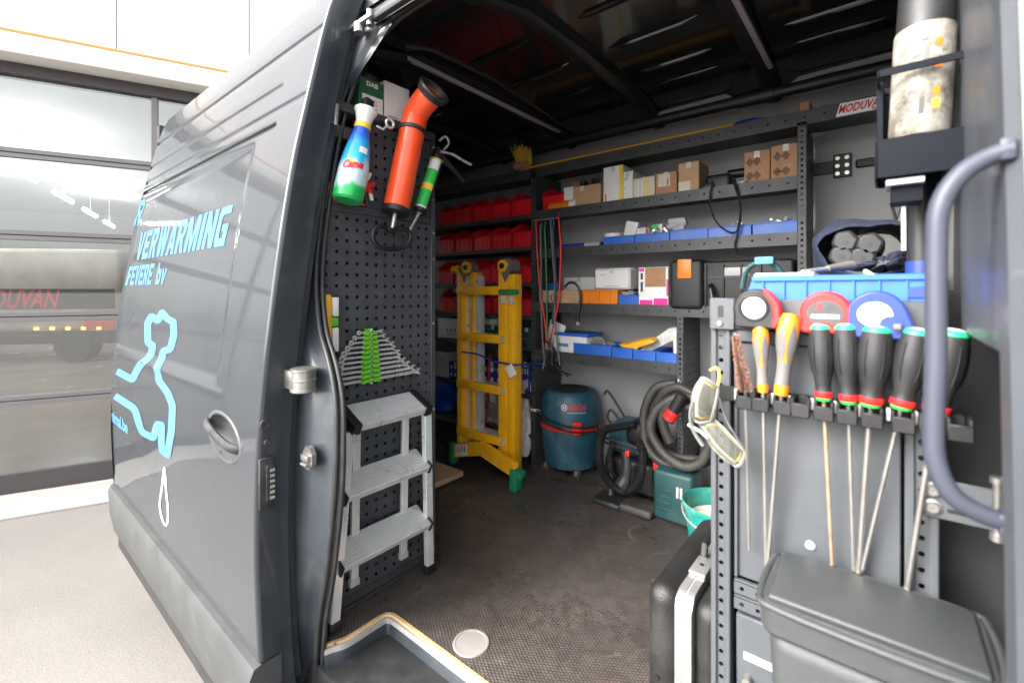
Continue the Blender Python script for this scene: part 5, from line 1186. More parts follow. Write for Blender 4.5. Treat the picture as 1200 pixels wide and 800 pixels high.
one('red_edge_strip', 'thin red strip along the shelf edge under the spray bottle', 'strip', MB().box(XP + .0062, XP + .0085, Y0 + .06, y_u - .02, 1.427, 1.435), M['red2'])
# cartons on top
def side_carton(name, label, p0, p1, ptop, zb, m, xf=XP - .005, dep=.14):
    y0, y1 = at(p0, ptop, x=xf).y, at(p1, ptop, x=xf).y; z1 = at((p0 + p1) / 2, ptop, x=xf).z
    t = Thing(name, label, 'box', (xf - dep / 2, (y0 + y1) / 2, zb)); b = t.part('carton', MB().rbox(xf - dep, xf, y0, y1, zb, z1, .002, 1), M[m])
    return t, b, (xf, y0, y1, zb, z1)
t, b, q = side_carton('pump_carton', 'green and white pump carton on top of the perforated unit', 421, 450, 94, 1.779, 'greenprint')
t.part('label_sheet', MB().box(q[0] + .0002, q[0] + .001, q[1] + .012, q[2] - .006, q[3] + .006, q[3] + .066), M['white'], b)
t.part('lettering', text_on('DAB', lambda u, v: (q[0] + .0012, q[1] + .03 + u * .05, q[4] - .028 + v * .018), weight=.05), M['white'], b)
for k in range(3): t.part('label_line', MB().box(q[0] + .0011, q[0] + .0016, q[1] + .02, q[2] - .03, q[3] + .018 + .014 * k, q[3] + .022 + .014 * k), M['greyprint'], b)
t, b, q = side_carton('plain_carton', 'plain white carton beside the green pump carton', 451, 480, 100, 1.779, 'white')
t.part('label_line', MB().box(q[0] + .0002, q[0] + .001, q[1] + .015, q[1] + .06, q[3] + .012, q[3] + .018), M['greyprint'], b)

# ------------------------------------------------------------------ tools on the perforated panel
# orange drain pump
x_ = XP + .075
A, B = at(464, 246, x=x_), at(487, 135, x=x_)
t = Thing('drain_pump', 'orange red drain pump with black handle strapped to the perforated panel', 'drain pump', tuple(A))
rr2 = 15.5 / FOC * 1.66
mA = align(A, B); Lp = (B - A).length
t.part('barrel', MB().lathe([(rr2 * .96, 0), (rr2, .004), (rr2, Lp)], 32, mA), M['orange'])
C = at(506, 110, x=x_ + .085)
t.part('elbow', MB().tube(smooth([A.lerp(B, .97), B, B.lerp(C, .5) + Vector((0, -.002, .003)), C], 5), [rr2 * .995] * 6 + [rr2 * 1.0] * 5 + [rr2 * 1.02] * 5, 28), M['orange'])
dC = (C - B).normalized(); mC = align(C - dC * .012, C + dC)
t.part('mouth_ring', MB().lathe([(rr2 * 1.02, 0), (rr2 * 1.22, .004), (rr2 * 1.25, .018), (rr2 * 1.36, .026), (rr2 * 1.34, .034), (rr2 * 1.12, .036), (rr2 * 1.0, .03), (rr2 * .9, .012)], 32, mC, caps=False), M['rubber'])
t.part('mouth_inside', MB().lathe([(rr2 * .92, .016), (.001, .014)], 28, mC, caps=False), M['orange'])
t.part('end_cap', MB().lathe([(rr2 * .9, -.016), (rr2 * 1.05, -.012), (rr2 * 1.05, .006), (rr2, .008)], 32, mA), M['black'])
G = at(459, 271, x=x_); t.part('rod', MB().cyl(A, G, .0075, n=12), M['steel'])
hg = [at(x, y, x=x_) for x, y in ((459, 269), (446, 265), (438, 270), (438, 282), (446, 290), (460, 292), (474, 289), (481, 280), (479, 271), (470, 268))]
t.part('grip', MB().tube(smooth(hg, 5, True), .0085, 10, closed=True).rbox(G.x - .012, G.x + .012, G.y - .02, G.y + .02, G.z - .006, G.z + .012, .004), M['black'])
S0 = A.lerp(B, .83); mS = align(A.lerp(B, .80), B)
t2 = Thing('rubber_strap', 'black rubber strap holding the orange drain pump', 'strap', tuple(S0))
t2.part('band', MB().lathe([(rr2 + .001, 0), (rr2 + .005, .001), (rr2 + .005, .016), (rr2 + .001, .017)], 28, mS, caps=False), M['rubber'])
c = at(457, 145, x=x_ + .01); t2.part('hook', MB().tube([c + Vector((0, .016 * math.cos(R(a)), .016 * math.sin(R(a)))) for a in range(0, 360, 30)], .005, 6, closed=True).tube([c + Vector((0, -.012, -.012)), c + Vector((0, -.03, -.03)), c + Vector((-.01, -.05, -.02))], .0045, 6), M['alu2'])
c2 = at(445, 143, x=XP + .02); t2.part('strap_tail', MB().tube([c, c2], .008, 6, sq=.4), M['rubber'])
# spray bottle
x_ = XP + .07
A, B = at(407, 236, x=x_), at(424.5, 152, x=x_); mA = align(A, B); Lb = (B - A).length; k = 17.5 / FOC * 1.55
def bottle_mat():
    m, t, b = nodes('bottle_print'); L = t.links.new; N = t.nodes.new
    tc = N('ShaderNodeTexCoord'); sx = N('ShaderNodeSeparateXYZ'); L(tc.outputs['Generated'], sx.inputs[0])
    nz = N('ShaderNodeTexNoise'); nz.inputs['Scale'].default_value = 5; L(tc.outputs['Generated'], nz.inputs['Vector'])
    ad = N('ShaderNodeMath'); ad.operation = 'MULTIPLY_ADD'; ad.inputs[1].default_value = .22; L(nz.outputs[0], ad.inputs[0]); L(sx.outputs[2], ad.inputs[2])
    cr = N('ShaderNodeValToRGB'); e = cr.color_ramp.elements
    e[0].position = .0; e[0].color = (.01, .33, .07, 1); e[1].position = 1; e[1].color = (.02, .10, .55, 1)
    for p, c in ((.30, (.02, .42, .10, 1)), (.36, (.45, .62, .62, 1)), (.56, (.55, .68, .72, 1)), (.66, (.03, .42, .72, 1)), (.88, (.02, .32, .70, 1))):
        q = e.new(p); q.color = c
    L(ad.outputs[0], cr.inputs[0]); L(cr.outputs[0], b.inputs['Base Color']); b.inputs['Roughness'].default_value = .3; return m
t = Thing('spray_bottle', 'green and blue cleaner spray bottle with white collar on the perforated unit', 'spray bottle', tuple(A))
bp_ = t.part('bottle', MB().lathe([(k * .86, 0), (k, .008), (k * 1.02, Lb * .2), (k * .98, Lb * .45), (k * .88, Lb * .62), (k * .70, Lb * .82), (k * .58, Lb * .93), (k * .5, Lb)], 32, mA), bottle_mat())
t.part('ring', MB().lathe([(k * .52, Lb), (k * .56, Lb + .004), (k * .54, Lb + .018), (k * .5, Lb + .02)], 24, mA), M['yellowprint'])
t.part('collar', MB().lathe([(k * .5, Lb + .018), (k * .52, Lb + .03), (k * .64, Lb + .055), (k * .78, Lb + .068), (k * .76, Lb + .074), (.001, Lb + .072)], 28, mA, caps=False), M['whitepl'])
t.part('trigger_head', MB().rbox(-.018, .018, -.016, .016, Lb + .07, Lb + .115, .006, m=mA), M['black'])
zf = -1
def on_bottle(a, z):
    r_ = k * (1.0 if z < Lb * .5 else .9) + .0014
    # angle measured in the world about the bottle axis, facing the doorway
    ax = (B - A).normalized(); e1 = (Vector((1, -.55, 0)) - ax * ax.dot(Vector((1, -.55, 0)))).normalized(); e2 = ax.cross(e1)
    return A + ax * z + e1 * (r_ * math.cos(a)) + e2 * (r_ * math.sin(a))
t.part('lettering', text_on('Camel', lambda u, v: on_bottle(-.75 + 1.4 * u, Lb * (.36 + .05 * u) + .030 * v), weight=.05, shear=.2), M['redprint'], bp_)
t.part('print_patch', MB().surf(lambda a, z: on_bottle(a, z), [.1, .3, .5, .7], [Lb * .62, Lb * .70]), M['whitevinyl'], bp_); t.part('print_patch', MB().surf(lambda a, z: on_bottle(a, z), [-.6, -.3, 0], [Lb * .45, Lb * .52]), M['yellowprint'], bp_)
c = at(432, 218, x=XP + .03); one('red_tap', 'small red plastic tap hanging behind the spray bottle', 'tap', MB().cyl(c + Vector((0, -.02, .03)), c + Vector((0, .012, -.03)), .008, n=10).cyl(c + Vector((0, -.02, -.02)), c + Vector((0, .02, .012)), .009, n=10), M['red2'])
c = at(432, 207, x=XP + .03); one('white_nozzle', 'small white nozzle beside the red tap', 'nozzle', MB().cyl(c + Vector((0, -.005, -.012)), c + Vector((0, .006, .012)), .007, n=10).cyl(c + Vector((0, .014, -.085)), c + Vector((0, .008, -.06)), .007, n=10), M['whitepl'])
# caulking gun and its cartridge
x_ = XP + .06
A, B = at(492, 248, x=x_), at(511, 190, x=x_); mA = align(A, B); Lc = (B - A).length
t = Thing('sealant_cartridge', 'white and green sealant cartridge held in the caulking gun', 'cartridge', tuple(A))
t.part('tube', MB().lathe([(.020, 0), (.025, .004), (.025, Lc), (.021, Lc + .003)], 24, mA), M['whitepl']); t.part('printed_sleeve', MB().lathe([(.0256, .02), (.0256, Lc * .8)], 24, mA, caps=False), M['lightgreen']); t.part('printed_band', MB().lathe([(.0260, Lc * .40), (.0260, Lc * .52)], 24, mA, caps=False), M['yellowprint'])
t = Thing('caulking_gun', 'black caulking gun hooked on the perforated panel', 'caulking gun', tuple(A))
t.part('cradle', MB().lathe([(.0275, -.004), (.0275, Lc + .012)], 24, mA, caps=False, a0=R(100), a1=R(230)), M['black'])
t.part('front_ring', MB().lathe([(.012, -.006), (.029, -.004), (.029, .010), (.027, .011)], 24, mA, caps=False), M['black']); t.part('back_ring', MB().lathe([(.029, Lc + .004), (.029, Lc + .02), (.012, Lc + .024), (.001, Lc + .024)], 24, mA, caps=False), M['black']); t.part('yellow_ring', MB().lathe([(.0292, Lc + .0), (.0292, Lc + .004)], 24, mA, caps=False), M['yellowprint'])
E = at(479, 272, x=x_); t.part('nozzle_rod', MB().cyl(A, E, .006, n=10), M['steel']); 
h1 = [at(x, y, x=x_ + .01) for x, y in ((514, 186), (520, 176), (526, 168), (522, 160), (515, 165))]
t.part('rod_hook', MB().tube(smooth(h1, 4), .005, 8), M['steel'])
h1 = [at(x, y, x=x_ + .02) for x, y in ((516, 182), (525, 192), (535, 203), (543, 213))]; t.part('handle', MB().tube(smooth(h1, 4), [.012] * 5 + [.010] * 4 + [.007] * 4, 8), M['black'])
h1 = [at(x, y, x=x_ + .02) for x, y in ((517, 178), (530, 181), (542, 188), (552, 193))]; t.part('trigger', MB().tube(smooth(h1, 4), .006, 8), M['steel'])
c = at(513, 176, x=x_ + .01); t.part('housing', MB().rbox(-.022, .022, -.018, .018, Lc + .02, Lc + .06, .006, m=mA), M['black'])
# spirit level
x_ = XP + .02
a, b_ = at(388, 376, x=x_), at(388, 376, x=x_)
y0, y1 = at(379.5, 380, x=x_).y, at(395, 380, x=x_).y; z0, z1 = at(388, 412, x=x_).z, at(388, 345, x=x_).z
t = Thing('spirit_level', 'short yellow spirit level clipped to the perforated panel by the door seal', 'spirit level', (x_, (y0 + y1) / 2, z0))
ym = y0 + (y1 - y0) * .45
t.part('body', MB().rbox(x_ - .012, x_ + .016, y0, ym, z0, z1, .006), M['yellow2']); t.part('face', MB().rbox(x_ - .01, x_ + .014, ym + .004, y1, z0, z0 + (z1 - z0) * .42, .003).rbox(x_ - .01, x_ + .014, ym + .004, y1, z0 + (z1 - z0) * .62, z1 - .01, .003), M['white'])
t.part('vial', MB().rbox(x_ - .008, x_ + .016, ym - .004, y1 - .002, z0 + (z1 - z0) * .44, z0 + (z1 - z0) * .60, .005), M['limegreen'])
# spanners in a lime green rack
rk = Thing('spanner_rack', 'lime green comb rack holding a row of combination spanners', 'tool rack', tuple(at(434, 446, x=XP)))
le = [(419, 386.5), (414, 391), (410, 396), (405.5, 401), (401, 406), (398.5, 411), (397, 416.5), (396, 422), (395.5, 428), (395, 436), (394, 447)]
re_ = [(449, 391), (452, 394), (456.5, 397.5), (462, 400.5), (464, 405), (468.5, 410), (470, 416), (475, 421.5), (480, 427), (486, 431), (492, 435)]
nmz = ['shortest, topmost', 'second', 'third', 'fourth', 'fifth', 'middle', 'seventh', 'eighth', 'ninth', 'tenth', 'longest, lowest']
ord_ = ['topmost and shortest spanner in the lime green rack', 'second spanner from the top of the lime green rack', 'third spanner from the top of the lime green rack', 'fourth spanner from the top of the lime green rack', 'fifth spanner from the top of the lime green rack', 'middle spanner in the lime green rack', 'fifth spanner from the bottom of the lime green rack', 'fourth spanner from the bottom of the lime green rack', 'third spanner from the bottom of the lime green rack', 'second spanner from the bottom of the lime green rack', 'lowest and longest spanner in the lime green rack']
xs_ = XP + .03
yc_ = at(433, 415, x=xs_).y
for i in range(11):
    z = at(433, 389 + 5.55 * i, x=xs_).z
    ya, yb = at(*le[i], x=xs_).y, at(*re_[i], x=xs_).y
    if i > 7: ya = yc_ - (yb - yc_) * .85
    wd = .0045 + .0004 * i; th = .0028 + .0001 * i
    mb = MB(); hw = wd * 1.0
    out = [(ya + .012, -wd * .6), (yc_, -wd * .5), (yb - .014, -wd * .7), (yb - .012, wd * .7), (yc_, wd * .5), (ya + .012, wd * .6)]
    mm = Matrix(((0, 0, 1, xs_ - th), (1, 0, 0, 0), (0, 1, 0, z), (0, 0, 0, 1)))
    mb.prism(out, th * 2, mm)
    rg = wd * 1.25   # ring end and open jaw
    mb.tube([(xs_, ya + rg + rg * math.cos(R(a)), z + rg * math.sin(R(a))) for a in range(0, 360, 36)], th * 1.3, 6, closed=True)
    jaw = [(yb - .018, -wd * .7), (yb - .012, -wd * 1.5), (yb - .001, -wd * 1.45), (yb - .002, -wd * .7), (yb - .010, -wd * .45), (yb - .010, wd * .45), (yb - .002, wd * .7), (yb - .001, wd * 1.45), (yb - .012, wd * 1.5), (yb - .018, wd * .7)]
    mb.prism(jaw, th * 2.2, Matrix(((0, 0, 1, xs_ - th * 1.1), (1, 0, 0, 0), (0, 1, 0, z), (0, 0, 0, 1))))
    one('spanner', ord_[i], 'spanner', mb, M['steel'], group='spanners in the lime green rack')
    wr = .022 + .0016 * i
    for s_ in (-1, 1):
        rk.part('clip', MB().prism([(yc_ + s_ * .006, -.007), (yc_ + s_ * wr, -.010), (yc_ + s_ * wr * 1.05, -.004), (yc_ + s_ * wr * .8, .004), (yc_ + s_ * .006, .006)][::s_], .022, Matrix(((0, 0, 1, xs_ - .006), (1, 0, 0, 0), (0, 1, 0, z), (0, 0, 0, 1)))), M['limegreen'])
zt0, zt1 = at(433, 385, x=xs_).z, at(433, 449, x=xs_).z
rk.part('spine', MB().rbox(xs_ - .026, xs_ + .006, yc_ - .0055, yc_ + .0055, zt1, zt0, .002), M['limegreen'])
P = [Vector((xs_ + .012, yc_ + .004 * (-1) ** i, zt0 + (zt1 - zt0) * i / 22)) for i in range(23)]; rk.part('wire', MB().tube(P, .0025, 5), M['steel'])

# ------------------------------------------------------------------ aluminium step ladder against the panel
sl_ = Thing('step_ladder', 'small three-tread aluminium step ladder leaning on the perforated panel', 'step ladder', (-1.42, 1.0, 0))
tr = [(.717, .668, -1.462, -1.358, .842, 1.158), (.487, .438, -1.455, -1.365, .815, 1.166), (.262, .213, -1.455, -1.365, .80, 1.17)]
for i, (zb_, zf_, xb, xf, ya, yb) in enumerate(tr):
    n_ = Vector((xf - xb, 0, zf_ - zb_)); Lt = n_.length; d = n_.normalized(); up = Vector((-d.z, 0, d.x)); up = up if up.z > 0 else -up
    mb = MB(); o = Vector((xb, 0, zb_))
    def P3(s, y, h): q = o + d * s + up * h; return (q.x, y, q.z)
    poly = [(0, -.024), (0, 0)]
    for k in range(10): a = Lt * (k + .2) / 10; poly += [(a, 0), (a + Lt * .02, .0018), (a + Lt * .05, .0018), (a + Lt * .07, 0)]
    poly += [(Lt - .004, 0), (Lt, -.004), (Lt, -.026), (Lt - .004, -.03), (Lt - .006, -.024), (Lt - .006, -.006), (.004, -.006), (.004, -.024)]
    n = len(poly); mb.add([P3(s, ya, h) for s, h in poly] + [P3(s, yb, h) for s, h in poly], [(k, (k + 1) % n, n + (k + 1) % n, n + k) for k in range(n)])
    tp_ = sl_.part('tread', mb, M['alu'], angle=25)
    for y in (ya, yb):
        sg = -1 if y == ya else 1
        yy = y - sg * (.020 if i == 0 else .001)
        capm = MB(); q = [P3(-.004, yy, -.032), P3(Lt + .006, yy, -.034), P3(Lt + .006, yy, .006), P3(-.004, yy, .006)]
        capm.add(q + [(a, b + sg * (.030 if i == 0 else .008), c) for a, b, c in q], [(0, 1, 2, 3), (7, 6, 5, 4), (0, 4, 5, 1), (1, 5, 6, 2), (2, 6, 7, 3), (3, 7, 4, 0)])
        sl_.part('tread_cap', capm, M['black'], tp_, bevel=.002)
def leg(x0, y0, z0, x1, y1, z1, wx=.024, wy=.034):
    mb = MB(); q = [(-wx / 2, -wy / 2), (wx / 2, -wy / 2), (wx / 2, wy / 2), (-wx / 2, wy / 2)]
    return mb.add([(x0 + a, y0 + b, z0) for a, b in q] + [(x1 + a, y1 + b, z1) for a, b in q], [(0, 3, 2, 1), (4, 5, 6, 7), (0, 1, 5, 4), (1, 2, 6, 5), (2, 3, 7, 6), (3, 0, 4, 7)])
for args in ((-1.402, .786, .03, -1.392, .834, .645), (-1.402, 1.19, .03, -1.392, 1.168, .65)):
    lg = sl_.part('leg', leg(*args), M['alu'], bevel=.003); x, y = args[0], args[1]
    sl_.part('foot', MB().rbox(x - .016, x + .016, y - .021, y + .021, 0, .034, .003), M['black'], lg)
for y in (.90, 1.112):
    lg = sl_.part('leg', leg(-1.452, y - .01, .10, -1.452, y, .66, .016, .030), M['alu'], bevel=.003); sl_.part('foot', MB().rbox(-1.462, -1.442, y - .028, y + .008, .078, .104, .002), M['tape_grey'], lg)
for k in range(3): sl_.part('rivet', MB().cyl((-1.358, .831, .642 - .012 * k), (-1.352, .831, .642 - .012 * k), .004, n=8), M['alu2'])

# ------------------------------------------------------------------ tool unit at the front of the doorway
YT = .95
xa, xb = at(833, 500, y=YT).x, at(1090, 500, y=YT).x       # about -.265 .. .05
tu = Thing('tool_unit', 'grey steel tool cabinet with screwdriver rail and drawer at the right', 'cabinet', ((xa + xb) / 2, 1.2, 0))
zt_ = 1.103
def gpost(x0, x1, z0, z1):
    n = int((z1 - z0) / .0245); w_ = x1 - x0
    p = MB().plate((x0 + w_ * .30, YT + .004, z0), (1, 0, 0), (0, 0, 1), 1, n, w_ * .4, (z1 - z0) / n, .009, round_=True)
    p.rbox(x0, x0 + w_ * .30, YT - .002, YT + .03, z0, z1, .002, 1).rbox(x0 + w_ * .70, x1, YT - .002, YT + .03, z0, z1, .002, 1)
    return p
tu.part('post', gpost(xa, xa + .036, 0, 1.045), M['greysteel']); tu.part('post', gpost(xb - .03, xb + .01, 0, 1.045), M['greysteel'])
tu.part('header_plate', MB().rbox(xa + .0005, xb + .012, YT - .006, YT + .004, 1.047, zt_, .002, 1).rbox(xa + .0005, xa + .046, YT - .012, YT - .005, 1.044, zt_ + .002, .002, 1), M['greysteel'])
tu.part('slot', MB().rbox(xa + .016, xa + .026, YT - .0128, YT - .0115, 1.068, 1.09, .0005, 1), M['black'])
tu.part('bolt', MB().cyl((xa + .02, YT - .016, 1.056), (xa + .02, YT - .012, 1.056), .005, n=10), M['hardware'])
pl0, pl1 = xa + .042, xb - .034
tu.part('tool_panel', MB().rbox(pl0, pl1, YT + .010, YT + .016, .568, 1.02, .002, 1), M['greysteel'])
tu.part('panel_frame', MB().rbox(pl0 + .0, pl1, YT + .0, YT + .0098, 1.022, 1.044, .002, 1).rbox(pl0, pl0 + .006, YT + .003, YT + .0098, .568, 1.021, .001, 1), M['greysteel'])
for z in (.508, .538): 
    n = 9; tu.part('slotted_rail', MB().plate((pl0, YT + .002, z), (1, 0, 0), (0, 0, 1), n, 1, (pl1 - pl0) / n, .022, .008, round_=True).rbox(pl0, pl1, YT + .0022, YT + .012, z + .0225, z + .026, .001, 1), M['greysteel'])
dw = tu.part('drawer', MB().rbox(pl0 + .003, pl1 - .003, YT + .004, YT + .4, .345, .498, .003, 1), M['greysteel'])
tu.part('drawer_label', MB().box(at(871, 770, y=YT).x, at(905, 780, y=YT).x, YT + .0022, YT + .0035, .418, .431), M['white'], dw)
tu.part('drawer_knob', MB().cyl((at(876, 797, y=YT).x, YT + .004, .383), (at(876, 797, y=YT).x, YT - .012, .383), .008, n=14), M['hardware'], dw)
tu.part('drawer', MB().rbox(pl0 + .003, pl1 - .003, YT + .004, YT + .4, .20, .34, .003, 1), M['greysteel'])
tu.part('drawer', MB().rbox(pl0 + .003, pl1 - .003, YT + .004, YT + .4, .05, .195, .003, 1), M['greysteel'])
tu.part('back_panel', MB().rbox(xa + .012, xb, YT + .42, YT + .43, 0, 1.04, .001, 1), M['charcoal'])
tu.part('side_panel', MB().box(xa + .004, xa + .007, YT + .031, YT + .6, 0, 1.0), M['greysteel']); tu.part('side_panel', MB().box(xb + .005, xb + .008, YT + .031, YT + .6, 0, 1.0), M['charcoal'])
tu.part('top_shelf', MB().rbox(xa + .004, xb + .01, YT + .0045, YT + .62, 1.03, 1.042, .002, 1), M['greysteel'])
c = at(949, 639, y=YT + .006); tu.part('panel_plug', MB().lathe([(.0075, 0), (.0075, .002), (.005, .004), (.001, .004)], 18, Matrix.Translation(c + Vector((0, .003, 0))) @ Matrix.Rotation(R(90), 4, 'X'), caps=False), M['whitepl'])
# bracket tying the cabinet to the pillar
c = at(1095, 610, y=YT - .006)
bk = tu.part('bracket', MB().rbox(xb - .012, xb + .072, YT - .010, YT - .006, .775, .835, .002, 1), M['greysteel'])
for z in (.818, .792):
    tu.part('bracket_slot', MB().rbox(xb + .018, xb + .040, YT - .0112, YT - .0098, z - .004, z + .002, .0004, 1), M['black'], bk)
    tu.part('bolt', MB().lathe([(.0115, 0), (.0115, .002), (.008, .003), (.007, .008), (.001, .008)], 14, Matrix.Translation((xb + .002, YT - .010, z)) @ Matrix.Rotation(R(90), 4, 'X'), caps=False), M['hardware'], bk)
tu.part('latch_rod', MB().cyl((xb + .070, YT - .014, .845), (xb + .070, YT - .014, .775), .006, n=10).cyl((xb + .070, YT - .014, .855), (xb + .070, YT - .014, .846), .009, n=10).cyl((xb + .070, YT - .014, .775), (xb + .070, YT - .014, .765), .009, n=10), M['hardware'])
# clip rail
YC = YT - .022
def rz(x): return at(845, 457, y=YC).z if False else .988 - .0
zr0 = at(850, 461, y=YC).z; zr1 = at(1060, 489, y=YC).z; zrl = (zr0 + zr1) / 2
cr_ = Thing('clip_rail', 'black spring-clip rail holding the screwdrivers on the tool cabinet', 'tool rail', ((xa + xb) / 2, YC, zrl))
cr_.part('rail', MB().rbox(xa + .008, xb + .03, YT - .006, YT - .0025, zrl - .016, zrl + .012, .001, 1), M['black'])
clip_px = [(874, 'brush'), (893, 's1'), (918, 's2'), (939, None), (966, 's3'), (993, 's4'), (1022, 's5'), (1058, 's6'), (1091, 's7'), (1124, None)]
clipx = []
for px, _ in clip_px:
    x = at(px, 470, y=YC - .012).x; clipx.append(x)
    mb = MB().rbox(x - .014, x - .009, YC - .026, YT - .006, zrl - .012, zrl + .014, .002, 1).rbox(x + .009, x + .014, YC - .026, YT - .006, zrl - .012, zrl + .014, .002, 1).rbox(x - .0088, x + .0088, YT - .0125, YT - .006, zrl - .012, zrl + .014, .002, 1).rbox(x - .014, x + .014, YC - .030, YC - .026, zrl - .018, zrl + .006, .002, 1)
    cr_.part('clip', mb, M['black'])
    cr_.part('clip_spring', MB().rbox(x - .020, x - .0145, YC - .012, YC - .006, zrl - .006, zrl + .014, .001, 1), M['alu2'])
# screwdrivers
YD = YC - .012
def driver(name, label, htop, hbot, rbot, prof_, kind, rodm='rodsteel', rodr=.0032, wpx=28):
    H1, H0, E = at(*htop, y=YD), at(*hbot, y=YD), at(*rbot, y=YD + .022)
    m_ = align(H0, H1); Lh = (H1 - H0).length
    t = Thing(name, label, 'screwdriver', tuple(E), group='screwdrivers on the clip rail')
    r = wpx / 2 / FOC * .64
    if kind == 'black':
        h = t.part('handle', MB().lathe([(r * .66, .010), (r * .62, Lh * .12), (r * .63, Lh * .2), (r * .82, Lh * .36), (r * .99, Lh * .52), (r * 1.0, Lh * .66), (r * .94, Lh * .84), (r * .90, Lh * .95)], 20, m_), M['darkgrip'])
        t.part('red_ring', MB().lathe([(r * .66, .001), (r * .72, .003), (r * .72, .010), (r * .64, .0115)], 20, m_), M['red2'], h); t.part('green_ring', MB().lathe([(r * .56, -.004), (r * .62, -.002), (r * .62, .0005), (r * .55, .001)], 20, m_), M['lightgreen'], h)
        t.part('end_cap', MB().lathe([(r * .89, Lh * .945), (r * .88, Lh * .975), (r * .72, Lh * 1.01), (r * .66, Lh * 1.018)], 20, m_), M['capgreen'], h)
        t.part('cap_disc', MB().lathe([(r * .64, Lh * 1.017), (r * .40, Lh * 1.032), (.0005, Lh * 1.036)], 20, m_, caps=False), M['whitepl'], h)
        for k in range(6):
            a = R(60 * k); q = [m_ @ Vector((r * f * math.cos(a), r * f * math.sin(a), Lh * z)) for f, z in ((.84, .36), (1.0, .52), (1.01, .66), (.945, .84))]; t.part('grip_ridge', MB().tube(q, .0012, 4), M['darkgrip'], h)
    else:
        h = t.part('handle', MB().lathe([(r * .62, .0), (r * .66, Lh * .10), (r * .60, Lh * .28), (r * .64, Lh * .42), (r * .92, Lh * .62), (r * 1.0, Lh * .78), (r * .92, Lh * .93), (r * .6, Lh * .995), (.0005, Lh)], 22, m_, caps=False), M['orange2'])
        for a0 in (-160, -60, 60, 160):
            gp = [(.36, .61), (.42, .655), (.52, .80), (.62, .935), (.72, .995), (.80, 1.0), (.86, .975)]
            mb = MB(); a0r = R(a0)
            ax0 = math.atan2(*( (m_.inverted().to_3x3() @ Vector((.1, -1, 0))).yx ))
            for f, rf in gp:
                wv = R(26) * math.sin(math.pi * min(1, max(.0, (f - .30) / .60)))
                for s_ in (-1, -.33, .33, 1):
                    a = ax0 + a0r * .5 + s_ * wv; mb.v.append(tuple(m_ @ Vector((r * (rf + .015) * math.cos(a), r * (rf + .015) * math.sin(a), Lh * f))))
            for i in range(len(gp) - 1):
                for j in range(3): mb.f.append((4 * i + j, 4 * i + j + 1, 4 * i + 5 + j, 4 * i + 4 + j))
            t.part('grip_inlay', mb, M['greyhandle'], h)
        t.part('grip_neck', MB().lathe([(r * .67, Lh * .13), (r * .63, Lh * .28), (r * .66, Lh * .40)], 22, m_, caps=False), M['greyhandle'], h)
    t.part('shaft', MB().tube([H0, E], [rodr, rodr * .95], 10), M[rodm])
    tp = (E - H0).normalized(); t.part('tip', MB().tube([E, E + tp * .006], [rodr * 1.15, rodr * .9], 8), M['rodsteel'])
    return t
driver('screwdriver', 'small orange and grey screwdriver next to the wire brush', (891, 382), (894, 459), (898, 690), None, 'orange', wpx=23)
driver('screwdriver', 'larger orange and grey screwdriver, second from the wire brush', (926, 367), (915, 462), (897, 696), None, 'orange', wpx=30, rodr=.0036)
driver('screwdriver', 'black screwdriver with a rusty shaft below the red tape measure', (961, 381), (965, 466), (975, 660), None, 'black', 'rustrod', wpx=30)
driver('screwdriver', 'black screwdriver with thin straight shaft, second of the black ones', (990, 381), (994, 470), (1000, 665), None, 'black', wpx=30)
driver('screwdriver', 'thick black screwdriver below the blue tape measure', (1028, 384), (1020, 473), (1006, 668), None, 'black', wpx=38, rodr=.0042)
driver('screwdriver', 'black screwdriver whose shaft slants far to the left', (1075, 387), (1056, 476), (1011, 664), None, 'black', wpx=36)
driver('screwdriver', 'black screwdriver half hidden behind the grab handle', (1116, 388), (1096, 483), (1063, 688), None, 'black', wpx=38, rodr=.0042)
# wire tube brush
A, B, E = at(873, 456, y=YD), at(861, 390, y=YD), at(878, 643, y=YD + .022)
t = Thing('tube_brush', 'brown wire tube brush at the left end of the clip rail', 'brush', tuple(E)); t.part('shaft', MB().cyl(A, E, .0026, n=8), M['rodsteel']); t.part('core', MB().cyl(A, B, .003, n=8), M['rodsteel'])
mb = MB(); mA = align(A, B); Lb = (B - A).length
for i in range(900):
    f = random.random(); a = random.uniform(0, 6.283); rr3 = .0150 * (1 - .5 * f) * random.uniform(.75, 1.05)
    p = mA @ Vector((0, 0, Lb * f)); q = mA @ Vector((rr3 * math.cos(a), rr3 * math.sin(a), Lb * f - .004)); mb.tube([p, q], .0007, 3, caps=False)
t.part('bristles', mb, M['copper'])
# tape measures hung on the header plate
def tape(label, c, pr_, rr4, shape, body, face, facer, extra=None):
    p = at(*c, y=YT - .024); t = Thing('tape_measure', label, 'tape measure', tuple(p - Vector((0, 0, rr4))))
    mm = Matrix.Translation(p + Vector((0, .016, 0))) @ Matrix(((1, 0, 0, 0), (0, 0, -1, 0), (0, 1, 0, 0), (0, 0, 0, 1)))
    b = t.part('case', MB().prism([(a * rr4, q * rr4) for a, q in shape], .034, mm), M[body], bevel=.004)
    t.part('face', MB().prism([(facer * rr4 * math.cos(R(a)) + extra[0] * rr4, facer * rr4 * (extra[2] if len(extra) > 2 else 1) * math.sin(R(a)) + extra[1] * rr4) for a in range(0, 360, 12)], .0015, mm, .034), M[face], b)
    t.part('belt_clip', MB().rbox(p.x - .01, p.x + .01, YT - .0075, YT - .0062, p.z - .02, p.z + .02, .0003, 1), M['steel'])
    return t, p, mm, b
rnd = lambda a0, a1, n=14, sx=1, sy=1: [(sx * math.cos(R(a0 + (a1 - a0) * i / n)), sy * math.sin(R(a0 + (a1 - a0) * i / n))) for i in range(n + 1)]
